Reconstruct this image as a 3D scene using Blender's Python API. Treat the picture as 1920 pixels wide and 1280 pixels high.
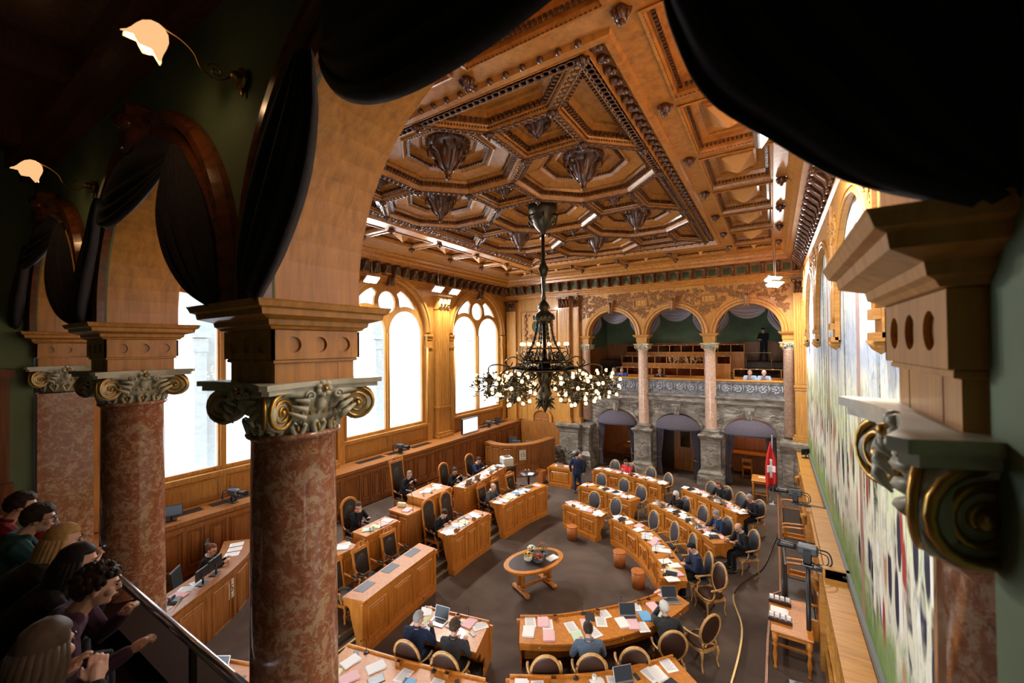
import bpy, math, random
from mathutils import Vector, Matrix, noise
PI = math.pi
S = bpy.context.scene
COL = S.collection
for o in list(bpy.data.objects): bpy.data.objects.remove(o)
random.seed(7)

# ---------------------------------------------------------------- camera, sky, exposure
YAW, PITCH, ROLL, FPX, EYE = .565, .0123, -.0118, 773.58, 6.3
_f = Vector((-math.sin(YAW)*math.cos(PITCH), math.cos(YAW)*math.cos(PITCH), math.sin(PITCH)))
_r = Vector((math.cos(YAW), math.sin(YAW), 0)); _u = _r.cross(_f)
_r2 = _r*math.cos(ROLL) + _u*math.sin(ROLL); _u2 = _u*math.cos(ROLL) - _r*math.sin(ROLL)
cd = bpy.data.cameras.new('camera'); cam = bpy.data.objects.new('camera', cd); COL.objects.link(cam)
cam.matrix_world = Matrix(((_r2.x, _u2.x, -_f.x, 0), (_r2.y, _u2.y, -_f.y, 0), (_r2.z, _u2.z, -_f.z, EYE), (0, 0, 0, 1)))
cd.sensor_width = 36; cd.lens = FPX/1920*36; cd.clip_start = .02; cd.clip_end = 300
cd.dof.use_dof = True; cd.dof.focus_distance = 14; cd.dof.aperture_fstop = 2.6
S.camera = cam
S.view_settings.view_transform = 'Standard'; S.view_settings.look = 'None'
S.view_settings.gamma = 1; S.view_settings.use_curve_mapping = False
S.view_settings.exposure = 0.15
w = bpy.data.worlds.new('sky'); S.world = w; w.use_nodes = True
bg = w.node_tree.nodes['Background']; bg.inputs[0].default_value = (.86, .93, 1, 1); bg.inputs[1].default_value = 6.0

def area(name, loc, direction, sx, sy, power, color=(1, 1, 1), portal=False):
    l = bpy.data.lights.new(name, 'AREA'); l.shape = 'RECTANGLE'; l.size = sx; l.size_y = sy
    l.energy = power; l.color = color
    if portal: l.cycles.is_portal = True
    o = bpy.data.objects.new(name, l); COL.objects.link(o); o.location = loc
    o.rotation_euler = Vector(direction).to_track_quat('-Z', 'Y').to_euler(); return o
for yc in (5.6, 11.67, 17.8): area('window_portal', (-13.75, yc, 5.9), (1, 0, 0), 6.2, 4.4, 1, portal=True)

# ---------------------------------------------------------------- materials
def mat(name, col, rough=.5, metal=0, spec=.5, emit=None, es=0, coat=0):
    m = bpy.data.materials.new(name); m.use_nodes = True; b = m.node_tree.nodes['Principled BSDF']
    b.inputs['Base Color'].default_value = (*col, 1); b.inputs['Roughness'].default_value = rough
    b.inputs['Metallic'].default_value = metal; b.inputs['Specular IOR Level'].default_value = spec
    if coat: b.inputs['Coat Weight'].default_value = coat; b.inputs['Coat Roughness'].default_value = .12
    if emit: b.inputs['Emission Color'].default_value = (*emit, 1); b.inputs['Emission Strength'].default_value = es
    return m
def N(m, t, **k):
    n = m.node_tree.nodes.new(t)
    for a, v in k.items(): setattr(n, a, v)
    return n
def LK(m, a, b): m.node_tree.links.new(a, b)
def coords(m, scale=(1, 1, 1), kind='Object', rot=(0, 0, 0)):
    tc = N(m, 'ShaderNodeTexCoord'); mp = N(m, 'ShaderNodeMapping')
    mp.inputs['Scale'].default_value = scale; mp.inputs['Rotation'].default_value = rot
    LK(m, tc.outputs[kind], mp.inputs[0]); return mp.outputs[0]
def ramp(m, src, stops, interp='LINEAR'):
    r = N(m, 'ShaderNodeValToRGB'); r.color_ramp.interpolation = interp
    e = r.color_ramp.elements
    while len(e) < len(stops): e.new(.5)
    for i, (p, c) in enumerate(stops): e[i].position = p; e[i].color = (*c, 1) if len(c) == 3 else c
    LK(m, src, r.inputs[0]); return r.outputs[0]
def noi(m, vec, scale, detail=4, rough=.5, dist=0):
    n = N(m, 'ShaderNodeTexNoise'); n.inputs['Scale'].default_value = scale; n.inputs['Detail'].default_value = detail
    n.inputs['Roughness'].default_value = rough; n.inputs['Distortion'].default_value = dist; LK(m, vec, n.inputs['Vector']); return n.outputs[0]
def bump(m, h, s=.3, d=.01):
    b = N(m, 'ShaderNodeBump'); b.inputs['Strength'].default_value = s; b.inputs['Distance'].default_value = d
    LK(m, h, b.inputs['Height']); LK(m, b.outputs[0], m.node_tree.nodes['Principled BSDF'].inputs['Normal'])
def bc(m): return m.node_tree.nodes['Principled BSDF'].inputs['Base Color']
def mixc(m, a, b, fac, mode='MIX'):
    x = N(m, 'ShaderNodeMix', data_type='RGBA', blend_type=mode)
    if isinstance(fac, float): x.inputs[0].default_value = fac
    else: LK(m, fac, x.inputs[0])
    for i, v in ((6, a), (7, b)):
        if isinstance(v, tuple): x.inputs[i].default_value = (*v, 1)
        else: LK(m, v, x.inputs[i])
    return x.outputs[2]
def wood(name, c1, c2, rough=.42, scale=(9, 9, .7), coat=.10):
    m = mat(name, c1, rough, coat=coat); v = coords(m, scale)
    n = noi(m, v, 2.2, 6, .62, .35); n2 = noi(m, coords(m, (.6, .6, .6)), 1.3, 2)
    a = ramp(m, n, [(.30, c2), (.52, c1), (.72, tuple(min(1, x*1.25) for x in c1))])
    b = mixc(m, a, (.62, .55, .5), n2, 'MULTIPLY')
    LK(m, mixc(m, a, b, .55), bc(m)); bump(m, n, .12, .004); return m
W_OAK = wood('honey_oak', (.51, .24, .044), (.36, .148, .022))
W_OAK_X = wood('honey_oak_across', (.50, .235, .045), (.35, .145, .022), scale=(.7, 9, 9))
W_CEIL = wood('ceiling_oak', (.42, .175, .032), (.27, .098, .015), rough=.3, scale=(4, 4, 4))
W_ORANGE = wood('orange_desk_oak', (.58, .215, .027), (.46, .150, .016), scale=(7, 7, 1.2))
W_RED = wood('red_brown_oak', (.36, .135, .028), (.21, .068, .012))
W_LIGHT = wood('pale_chair_wood', (.60, .34, .12), (.42, .21, .06), scale=(6, 6, 6))
W_WALNUT = wood('dark_walnut', (.055, .022, .010), (.025, .010, .005), rough=.3, scale=(5, 5, 5))
W_CARVE = wood('dark_carved_oak', (.10, .034, .011), (.045, .015, .005), rough=.32, scale=(6, 6, 6))
W_CARVE_M = wood('brown_carved_oak', (.30, .13, .04), (.15, .06, .018), rough=.35, scale=(6, 6, 6))
W_DARKARCH = wood('dark_polished_arch_wood', (.16, .055, .016), (.08, .026, .009), rough=.22, scale=(6, 6, 6))
W_GAL = wood('gallery_dark_wood', (.20, .075, .022), (.11, .036, .010), rough=.3)
def marble():
    m = mat('red_marble', (.3, .1, .05), .16, coat=.4); v = coords(m, (1, 1, 1.0))
    n1 = noi(m, v, 13, 12, .82, .55); n2 = noi(m, v, 30, 10, .8, .5); n3 = noi(m, v, 2.2, 3, .5, .5)
    base = ramp(m, n2, [(.30, (.13, .04, .022)), (.5, (.27, .095, .048)), (.68, (.38, .17, .09))])
    veins = ramp(m, n1, [(.50, (0, 0, 0)), (.565, (.75, .75, .75)), (.60, (.25, .25, .25)), (.66, (1, 1, 1))])
    k = mixc(m, veins, n3, .55, 'MULTIPLY')
    LK(m, mixc(m, base, (.62, .50, .33), k), bc(m)); return m
MARBLE = marble()
def marble_pale():
    m = mat('pale_pink_marble', (.5, .3, .22), .18, coat=.3); v = coords(m); n1 = noi(m, v, 12, 10, .78, .8); n2 = noi(m, v, 30, 8, .8)
    a = ramp(m, n1, [(.35, (.42, .23, .15)), (.5, (.58, .38, .28)), (.62, (.70, .56, .44))]); LK(m, mixc(m, a, (.45, .24, .15), ramp(m, n2, [(.5, (0, 0, 0)), (.6, (.8, .8, .8))])), bc(m)); return m
MARBLE_P = marble_pale()  # red marble again, bright light on the far columns put into the colour
def stone(name, c1, c2, c3, sc=(1.2, 1.2, 3.2), rough=.4):
    m = mat(name, c1, rough); n = noi(m, coords(m, sc), 1.6, 8, .62, 1.2)
    LK(m, ramp(m, n, [(.3, c1), (.5, c2), (.68, c3)]), bc(m)); bump(m, n, .2, .01); return m
STONE = stone('grey_brown_stone', (.085, .07, .055), (.20, .17, .135), (.40, .36, .30))
STONE_D = stone('dark_carved_stone', (.05, .05, .052), (.12, .12, .125), (.26, .26, .27), (3, 3, 3))
STONE_LT = stone('pale_outside_stone', (.36, .43, .47), (.42, .49, .53), (.48, .55, .58), rough=.9)
STONE_P = stone('polished_carved_stone', (.16, .16, .18), (.28, .28, .31), (.42, .42, .46), (3, 3, 3), .3)  # parapet stone made paler, highlights on the carving put into the colour
CAPIT = stone('grey_green_capital_stone', (.30, .30, .22), (.46, .46, .36), (.60, .59, .47), (3, 3, 3), .35)
GOLD = mat('worn_gilding', (.50, .30, .07), .32, .85)
def carpet():
    m = mat('brown_carpet', (.08, .06, .05), .95, spec=.1); v = coords(m)
    a = noi(m, v, .55, 3, .6, .4); b = noi(m, v, 60, 3, .7)
    c = ramp(m, a, [(.35, (.085, .059, .046)), (.5, (.118, .084, .066)), (.66, (.155, .113, .090))])
    LK(m, mixc(m, c, b, .35, 'MULTIPLY'), bc(m)); bump(m, b, .35, .01); return m
CARPET = carpet()
def paint(name, col, rough=.7, s=.12):
    m = mat(name, col, rough); n = noi(m, coords(m), 3, 4)
    LK(m, ramp(m, n, [(.3, tuple(c*(1-s) for c in col)), (.7, tuple(c*(1+s) for c in col))]), bc(m)); return m
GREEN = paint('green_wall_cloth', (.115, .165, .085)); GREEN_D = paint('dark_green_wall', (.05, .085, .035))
def fabric(name, col, rough=.85, sheen=.06):
    m = mat(name, col, rough, spec=.15); m.node_tree.nodes['Principled BSDF'].inputs['Sheen Weight'].default_value = sheen
    n = noi(m, coords(m), 40, 3); LK(m, ramp(m, n, [(.3, tuple(c*.8 for c in col)), (.7, tuple(min(1, c*1.2) for c in col))]), bc(m)); bump(m, n, .15, .003); return m
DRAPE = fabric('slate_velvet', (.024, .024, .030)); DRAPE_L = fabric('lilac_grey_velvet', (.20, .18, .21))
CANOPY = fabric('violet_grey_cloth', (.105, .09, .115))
LEATHER = mat('slate_leather', (.055, .055, .068), .32); LEATHER_B = mat('dark_brown_leather', (.040, .018, .012), .38)
LEATHER_K = mat('black_brown_leather', (.030, .022, .018), .35); PAD = mat('dark_desk_leather', (.05, .035, .035), .35)
BLACK = mat('black_plastic', (.012, .012, .014), .35); DGREY = mat('dark_grey_plastic', (.05, .055, .06), .4)
SILVER = mat('brushed_aluminium', (.55, .56, .58), .3, .9); WHITEP = mat('white_plastic', (.72, .70, .63), .4)
IRON = mat('blackened_bronze', (.045, .038, .022), .35, .8); BRASS = mat('brass', (.62, .42, .16), .28, .9)
STEEL = mat('bright_rail_steel', (.55, .60, .72), .2, .9)
PAPER = mat('white_paper', (.86, .85, .83), .8); PINKP = mat('pink_paper', (.80, .50, .52), .8)
YELP = mat('cream_paper', (.75, .68, .42), .8); GRNP = mat('pale_green_paper', (.55, .74, .55), .8); BLUP = mat('light_blue_folder', (.16, .42, .72), .6)
SCREEN = mat('screen_glass', (.012, .015, .02), .3, emit=(.25, .35, .45), es=.06)
CREAM = mat('cream_card', (.68, .64, .50), .8); INK = mat('black_ink', (.02, .02, .02), .7)
RED = mat('flag_red', (.62, .02, .025), .7); WHITE = mat('flag_white', (.85, .85, .85), .7)
TERRA = wood('orange_leather_board', (.50, .17, .04), (.42, .13, .03), rough=.4)
def glassy(name, col=(.9, .95, 1), f=.1):
    m = bpy.data.materials.new(name); m.use_nodes = True; nt = m.node_tree; nt.nodes.remove(nt.nodes['Principled BSDF'])
    a = N(m, 'ShaderNodeBsdfTransparent'); a.inputs[0].default_value = (*col, 1); g = N(m, 'ShaderNodeBsdfGlossy'); g.inputs['Roughness'].default_value = .03
    x = N(m, 'ShaderNodeMixShader'); x.inputs[0].default_value = f; LK(m, a.outputs[0], x.inputs[1]); LK(m, g.outputs[0], x.inputs[2])
    LK(m, x.outputs[0], nt.nodes['Material Output'].inputs[0]); return m
GLASS = glassy('window_glass', (.93, .97, 1), .06); GLASS_W = glassy('drinking_glass', (.9, .93, .95), .3)
PERSPEX = glassy('glass_bench_panel', (.42, .27, .17), .04)
BULB = mat('glowing_bulb', (1, .8, .5), .3, emit=(1, .56, .20), es=4.5)
TUBE = mat('floodlight_panel', (1, 1, 1), .3, emit=(.93, .96, 1), es=30)

# ---------------------------------------------------------------- mesh builder
class MB:
    def __init__(s): s.v = []; s.f = []; s.m = []; s.s = []; s.T = Matrix()
    def add(s, vs, fs, mi=0, sm=False):
        b = len(s.v); T = s.T
        s.v += [tuple(T @ Vector(p)) for p in vs]
        for f in fs: s.f.append([b+i for i in f]); s.m.append(mi); s.s.append(sm)
        return s
    def box(s, x0, x1, y0, y1, z0, z1, mi=0):
        v = [(x, y, z) for x in (x0, x1) for y in (y0, y1) for z in (z0, z1)]
        return s.add(v, [(0, 1, 3, 2), (4, 6, 7, 5), (0, 4, 5, 1), (2, 3, 7, 6), (0, 2, 6, 4), (1, 5, 7, 3)], mi)
    def cbox(s, c, d, mi=0, bev=0):
        x, y, z = c; a, b, e = d[0]/2, d[1]/2, d[2]/2
        if not bev: return s.box(x-a, x+a, y-b, y+b, z-e, z+e, mi)
        q = min(bev, a*.9, b*.9, e*.9); v = []; fs = []
        pts = [(a-q, b), (a, b-q), (a, -b+q), (a-q, -b), (-a+q, -b), (-a, -b+q), (-a, b-q), (-a+q, b)]
        for zz, k in ((-e, 1), (-e+q, 0), (e-q, 0), (e, 1)):
            for px, py in pts:
                if k: px = max(-a+q, min(a-q, px)); py = max(-b+q, min(b-q, py))
                v.append((x+px, y+py, z+zz))
        for l in range(3):
            for i in range(8): j = (i+1) % 8; fs.append((l*8+j, l*8+i, l*8+8+i, l*8+8+j))
        fs += [tuple(range(8)), tuple(range(31, 23, -1))]
        return s.add(v, fs, mi)
    def prism(s, poly, z0, z1, mi=0):
        n = len(poly)
        if sum(poly[i][0]*poly[(i+1) % n][1]-poly[(i+1) % n][0]*poly[i][1] for i in range(n)) < 0: poly = poly[::-1]
        v = [(p[0], p[1], z0) for p in poly]+[(p[0], p[1], z1) for p in poly]
        return s.add(v, [tuple(range(n-1, -1, -1)), tuple(range(n, 2*n))]+[(i, (i+1) % n, n+(i+1) % n, n+i) for i in range(n)], mi)
    def tube(s, pts, r, seg=8, mi=0, closed=False, flat=None):
        P = [Vector(p) for p in pts]; n = len(P); R = r if isinstance(r, (list, tuple)) else [r]*n
        v = []; ref = None
        for i in range(n):
            a = P[(i-1) % n] if (closed or i) else P[0]; b = P[(i+1) % n] if (closed or i < n-1) else P[-1]
            t = (b-a); t = t.normalized() if t.length > 1e-9 else Vector((0, 0, 1))
            if ref is None: ref = Vector((0, 0, 1)) if abs(t.z) < .9 else Vector((1, 0, 0))
            x = t.cross(ref); x = x.normalized() if x.length > 1e-6 else t.orthogonal().normalized(); y = x.cross(t).normalized(); ref = y
            for k in range(seg):
                an = 2*PI*k/seg; q = P[i]+(x*math.cos(an)+y*math.sin(an)*(flat or 1))*R[i]; v.append(tuple(q))
        fs = []
        for i in range(n if closed else n-1):
            j = (i+1) % n
            for k in range(seg): fs.append((i*seg+k, i*seg+(k+1) % seg, j*seg+(k+1) % seg, j*seg+k))
        if not closed: fs += [tuple(range(seg-1, -1, -1)), tuple(range((n-1)*seg, n*seg))]
        return s.add(v, fs, mi, True)
    def lathe(s, prof, seg=16, c=(0, 0, 0), axis='Z', mi=0, sm=True, squash=1):
        v = []; fs = []; n = len(prof)
        for r, z in prof:
            for k in range(seg):
                a = 2*PI*k/seg; p = (r*math.cos(a), r*math.sin(a)*squash, z)
                if axis == 'X': p = (p[2], p[0], p[1])
                elif axis == 'Y': p = (p[0], p[2], p[1])
                v.append((c[0]+p[0], c[1]+p[1], c[2]+p[2]))
        for i in range(n-1):
            for k in range(seg): fs.append((i*seg+k, i*seg+(k+1) % seg, (i+1)*seg+(k+1) % seg, (i+1)*seg+k))
        if prof[0][0] > 1e-5: fs.append(tuple(range(seg-1, -1, -1)))
        if prof[-1][0] > 1e-5: fs.append(tuple(range((n-1)*seg, n*seg)))
        return s.add(v, fs, mi, sm)
    def ell(s, c, r, seg=12, rings=8, mi=0, fn=None):
        if not isinstance(r, (tuple, list)): r = (r, r, r)
        v = []; fs = []
        for i in range(rings+1):
            th = PI*i/rings
            for k in range(seg):
                ph = 2*PI*k/seg; d = Vector((math.sin(th)*math.cos(ph), math.sin(th)*math.sin(ph), math.cos(th)))
                q = fn(d) if fn else 1
                v.append((c[0]+d.x*r[0]*q, c[1]+d.y*r[1]*q, c[2]+d.z*r[2]*q))
        for i in range(rings):
            for k in range(seg): fs.append((i*seg+k, (i+1)*seg+k, (i+1)*seg+(k+1) % seg, i*seg+(k+1) % seg))
        return s.add(v, fs, mi, True)
    def sweep(s, path, prof, n=(0, 0, 1), closed=False, mi=0, sm=False, cap=True):
        n = Vector(n).normalized(); P = [Vector(p) for p in path]; m = len(P); k = len(prof); v = []
        for i in range(m):
            t0 = (P[i]-P[i-1]) if (closed or i > 0) else (P[1]-P[0]); t1 = (P[(i+1) % m]-P[i]) if (closed or i < m-1) else (P[-1]-P[-2])
            a = t0.cross(n).normalized(); b = t1.cross(n).normalized(); q = (a+b)/max(.25, 1+a.dot(b))
            for u, w_ in prof: v.append(tuple(P[i]+q*u+n*w_))
        fs = []
        for i in range(m if closed else m-1):
            j = (i+1) % m
            for a in range(k): b = (a+1) % k; fs.append((i*k+a, i*k+b, j*k+b, j*k+a))
        if not closed and cap: fs += [tuple(range(k-1, -1, -1)), tuple(range((m-1)*k, m*k))]
        return s.add(v, fs, mi, sm)
    def mesh(s, me, M=Matrix(), mi=0, sm=False):
        return s.add([M @ x.co for x in me.vertices], [list(p.vertices) for p in me.polygons], mi, sm)
    def plate(s, outer, holes, depth, M=Matrix(), mi=0, bev=0):
        cu = bpy.data.curves.new('c', 'CURVE'); cu.dimensions = '2D'; cu.fill_mode = 'BOTH'; cu.extrude = max(1e-4, depth/2-bev); cu.bevel_depth = bev
        if bev: cu.offset = -bev
        for pts in [outer]+holes:
            sp = cu.splines.new('POLY'); sp.points.add(len(pts)-1); sp.use_cyclic_u = True
            for i, p in enumerate(pts): sp.points[i].co = (p[0], p[1], 0, 1)
        return s._cv(cu, M, mi)
    def text(s, t, size, depth, M=Matrix(), mi=0):
        cu = bpy.data.curves.new('t', 'FONT'); cu.body = t; cu.size = size; cu.extrude = depth/2; cu.align_x = 'CENTER'; cu.align_y = 'CENTER'
        return s._cv(cu, M, mi)
    def _cv(s, cu, M, mi):
        o = bpy.data.objects.new('c', cu); COL.objects.link(o); bpy.context.view_layer.update()
        me = bpy.data.meshes.new_from_object(o.evaluated_get(bpy.context.evaluated_depsgraph_get()))
        s.mesh(me, M, mi); bpy.data.objects.remove(o); bpy.data.curves.remove(cu); bpy.data.meshes.remove(me); return s
    def me(s, name, mats):
        m = bpy.data.meshes.new(name); m.from_pydata(s.v, [], s.f)
        for x in (mats if isinstance(mats, (list, tuple)) else [mats]): m.materials.append(x)
        m.polygons.foreach_set('material_index', s.m); m.polygons.foreach_set('use_smooth', s.s); m.update(); return m
    def build(s, name, mats, parent=None, loc=None, rz=0):
        o = bpy.data.objects.new(name, s.me(name, mats)); COL.objects.link(o)
        if parent: o.parent = parent
        if loc: o.location = loc
        if rz: o.rotation_euler.z = rz
        return o
def tag(o, label=None, cat=None, group=None, kind=None):
    for k, v in (('label', label), ('category', cat), ('group', group), ('kind', kind)):
        if v: o[k] = v
    return o
def thing(name, loc, rz, label, cat, group=None):
    o = bpy.data.objects.new(name, None); COL.objects.link(o); o.location = loc; o.rotation_euler.z = rz; o.empty_display_size = .1
    return tag(o, label, cat, group)
def struct(name, mb, mats, parent=None):
    o = mb.build(name, mats, parent)
    if not parent: o['kind'] = 'structure'
    return o
def children(o): return [c for c in bpy.data.objects if c.parent == o]
def copy_tree(o, kids=None, parent=None):
    c = o.copy(); COL.objects.link(c); c.parent = parent
    for ch in (kids[o.name] if kids and o.name in kids else children(o)): copy_tree(ch, kids, c)
    return c
class Proto:
    def __init__(s, root): s.root = root; s.used = False; s.kids = {}; s._walk(root)
    def _walk(s, o):
        s.kids[o.name] = children(o)
        for c in s.kids[o.name]: s._walk(c)
    def place(s, loc, rz, label, cat=None, group=None):
        if s.used: o = copy_tree(s.root, s.kids)
        else: o = s.root; s.used = True
        o.location = loc; o.rotation_euler.z = rz; return tag(o, label, cat, group)
def arc(cx, cz, r, a0, a1, n): return [(cx+r*math.cos(a0+(a1-a0)*i/n), cz+r*math.sin(a0+(a1-a0)*i/n)) for i in range(n+1)]
def lerp(a, b, t): return tuple(a[i]+(b[i]-a[i])*t for i in range(len(a)))
def resample(pts, n):
    # smooth catmull-rom resample of a 2D/3D polyline
    P = [Vector(p) for p in pts]
    if len(P) == 2: return [P[0].lerp(P[1], i/n) for i in range(n+1)]
    Q = [P[0]*2-P[1]]+P+[P[-1]*2-P[-2]]; out = []
    for i in range(n+1):
        u = i/n*(len(P)-1); k = min(int(u), len(P)-2); t = u-k; a, b, c, d = Q[k:k+4]
        out.append(.5*((2*b)+(c-a)*t+(2*a-5*b+4*c-d)*t*t+(3*b-a-3*c+d)*t**3))
    return out
def spiral(c, R, turns, ex, ey, n=26, a0=0, sgn=1, rmin=.12):
    ex = Vector(ex); ey = Vector(ey); c = Vector(c)
    return [c+(ex*math.cos(a0+sgn*2*PI*turns*i/n)+ey*math.sin(a0+sgn*2*PI*turns*i/n))*R*(1-(1-rmin)*i/n) for i in range(n+1)]
def relief(mb, rect, plane, n, r, seed=0, mi=0, ok=None, th=.018):
    # carved scrolls and leaves on a plane: plane(u, v, w) -> point
    rd = random.Random(seed); u0, u1, v0, v1 = rect; k = 0; tries = 0
    while k < n and tries < n*12:
        tries += 1; u = rd.uniform(u0, u1); v = rd.uniform(v0, v1)
        if ok and not ok(u, v): continue
        k += 1; R = r*rd.uniform(.6, 1.1); a0 = rd.uniform(0, 6.28); sg = rd.choice((-1, 1))
        pts = [plane(u+R*(1-.85*i/11)*math.cos(a0+sg*8.5*i/11), v+R*(1-.85*i/11)*math.sin(a0+sg*8.5*i/11), th*.6) for i in range(12)]
        mb.tube(pts, [th*(.6+.5*math.sin(PI*i/11)) for i in range(12)], 5, mi)
        for q in range(3):
            a = rd.uniform(0, 6.28); l = R*rd.uniform(.5, 1.1); x = u+R*math.cos(a); y = v+R*math.sin(a); b = a+rd.uniform(-.8, .8)
            if ok and not ok(x, y): continue
            mb.tube([plane(x, y, th*.3), plane(x+l*.5*math.cos(b), y+l*.5*math.sin(b), th), plane(x+l*math.cos(b+.5), y+l*math.sin(b+.5), th*.2)], [th*.3, th*1.1, th*.2], 5, mi)
# ---------------------------------------------------------------- the hall: floor, walls
FY, NY = 20.8, 1.413            # planes of the far and near arcade columns
XL, XR = -13.45, 1.15
CX = [-8.50, -5.49, -2.47, .556]
def MXZ(y): return Matrix(((1, 0, 0, 0), (0, 0, -1, y), (0, 1, 0, 0), (0, 0, 0, 1)))
def MYZ(x): return Matrix(((0, 0, 1, x), (1, 0, 0, 0), (0, 1, 0, 0), (0, 0, 0, 1)))
def MYZr(x): return Matrix(((0, 0, -1, x), (1, 0, 0, 0), (0, 1, 0, 0), (0, 0, 0, 1)))
edge = resample([(-3.2, 4.2), (-1.6, 6.3), (-.95, 7.7), (-.75, 8.85), (-.69, 10.43), (-.95, 11.63), (-.80, 12.5), (-.36, 13.6), (-.12, 15.2), (.04, 17.0), (.05, 22.3)], 60)
edge = [(p.x, p.y) for p in edge]
m = MB(); m.box(-14, 1.4, .5, 24.5, -.4, -.07); struct('floor', m, CARPET)
m = MB(); m.prism([(-3.4, 1.8), (-13.4, 1.8), (-13.4, 22.4)]+edge[::-1], -.16, 0); struct('floor_inner_platform', m, CARPET)
m = MB(); m.sweep([(x, y, 0) for x, y in edge[:32]], [(-.02, -.03), (.015, -.03), (.015, .012), (-.02, .012)]); struct('trim_1_brass_nosing', m, BRASS)
# raised seats on the left and their brass edged steps
for i, (poly, z) in enumerate([([(-7.55, 4.3), (-7.75, 8.3), (-13.4, 8.3), (-13.4, 1.8), (-7.9, 1.8)], .12), ([(-7.75, 8.3), (-7.8, 14.6), (-13.4, 14.9), (-13.4, 8.3)], .12),
        ([(-7.75, 4.3), (-7.95, 8.3), (-7.98, 14.2), (-13.4, 14.6), (-13.4, 1.8), (-7.95, 1.8)], .25), ([(-9.0, 5.6), (-9.05, 14.4), (-13.2, 14.6), (-13.2, 5.6)], .50), ([(-9.2, 8.55), (-9.2, 10.85), (-13.2, 10.85), (-13.2, 8.55)], .72)]):
    m = MB(); m.prism(poly, .001, z); struct('floor_step', m, CARPET)
    e = [(p[0], p[1], z) for p in (poly[:3] if i == 2 else poly[:2])]
    m = MB(); m.sweep(e, [(-.03, -.02), (.012, -.02), (.012, .01), (-.03, .01)]); struct('trim_2_brass_nosing', m, BRASS)
# bench platform by the mural
m = MB(); bp = [(1.15, 1.8), (-.25, 1.8), (-.2, 10.2), (-.16, 11.6), (-.17, 12.1), (.05, 12.4), (.05, 20.3), (1.15, 20.3)]
m.prism(bp, -.16, .06); struct('floor_bench_platform', m, [CARPET])
m = MB(); m.sweep([(x, y, .06) for x, y in bp[1:7]], [(-.03, -.22), (.012, -.22), (.012, .015), (-.03, .015)]); struct('trim_3_platform_edge', m, W_RED)

def panel(mb, y0, y1, z0, z1, x, s=1, mi=0, d=.02, horizontal=False):
    # raised field panel on a wall: x plane, s = direction of projection
    P = [(x, y0, z0), (x, y1, z0), (x, y1, z1), (x, y0, z1)]
    mb.sweep(P, [(-.05, 0), (-.05, d), (-.025, d*1.5), (0, d*.5), (0, 0)], n=(s, 0, 0), closed=True, mi=mi)
    mb.box(min(x, x+s*d*.6), max(x, x+s*d*.6), y0+.09, y1-.09, z0+.09, z1-.09, mi)
def panelY(mb, x0, x1, z0, z1, y, s=-1, mi=0, d=.02):
    P = [(x0, y, z0), (x1, y, z0), (x1, y, z1), (x0, y, z1)]
    mb.sweep(P, [(-.05*s*-1, 0), (-.05*s*-1, d), (-.025*s*-1, d*1.5), (0, d*.5), (0, 0)], n=(0, s, 0), closed=True, mi=mi)
    q = min(.09, (x1-x0)*.25); mb.box(x0+q, x1-q, min(y, y+s*d*.6), max(y, y+s*d*.6), z0+q, z1-q, mi)
# left wall: wainscot, ledge, plastered oak wall with arched window openings
WC = [5.6, 11.67, 17.82]
m = MB()
holes = []
for yc in WC: holes.append([(yc-2.12, 2.85), (yc+2.12, 2.85)]+[(yc+2.12*math.cos(a), 6.95+2.12*math.sin(a)) for a in [PI*i/40 for i in range(41)]])
m.plate([(1.0, 1.5), (21.2, 1.5), (21.2, 10.9), (1.0, 10.9)], holes, .3, MYZ(-13.6))
wl = struct('wall_left', m, W_OAK)
m = MB(); m.box(-13.75, -13.45, 1, 21.2, -.3, 1.6)
m.box(-13.45, -12.45, 1, 20.6, 0, 2.03); m.box(-13.45, -12.36, 1, 20.6, 1.97, 2.07); m.box(-12.5, -12.40, 1, 20.6, 1.84, 1.92); m.box(-12.5, -12.34, 1, 20.6, 0, .66); m.box(-12.5, -12.30, 1, 20.6, 0, .58); m.box(-12.5, -12.38, 1, 20.6, .70, .76)
y = 1.9; k = 0
while y < 20.2:
    w_ = (.62, .34, .34)[k % 3]; k += 1
    panel(m, y, y+w_, .90, 1.78, -12.45, 1, d=.035)
    m.box(-12.46, -12.415, y+w_+.03, y+w_+.09, .80, 1.84); y += w_+.14
m.box(-12.6, -9.9, 20.35, 20.62, 0, 2.07)
struct('wall_left_wainscot', m, W_RED)
m = MB()
for yc in WC:
    panel(m, yc-2.05, yc-.08, 2.14, 2.70, -13.45, 1, d=.03); panel(m, yc+.08, yc+2.05, 2.14, 2.70, -13.45, 1, d=.03)
    m.box(-13.45, -13.32, yc-2.3, yc+2.3, 2.78, 2.87); m.box(-13.45, -13.36, yc-2.3, yc+2.3, 2.72, 2.78)
struct('wall_left_sill_panels', m, W_OAK, wl)
m = MB()
for yc in WC:
    for a, b in ((-1.9, -.7), (-.5, .6), (.8, 1.9)): m.box(-13.15, -12.85, yc+a, yc+b, 2.07, 2.078)
tag(m.build('heating_grille', BLACK, wl), 'black heating grilles set in the window ledge')
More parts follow.
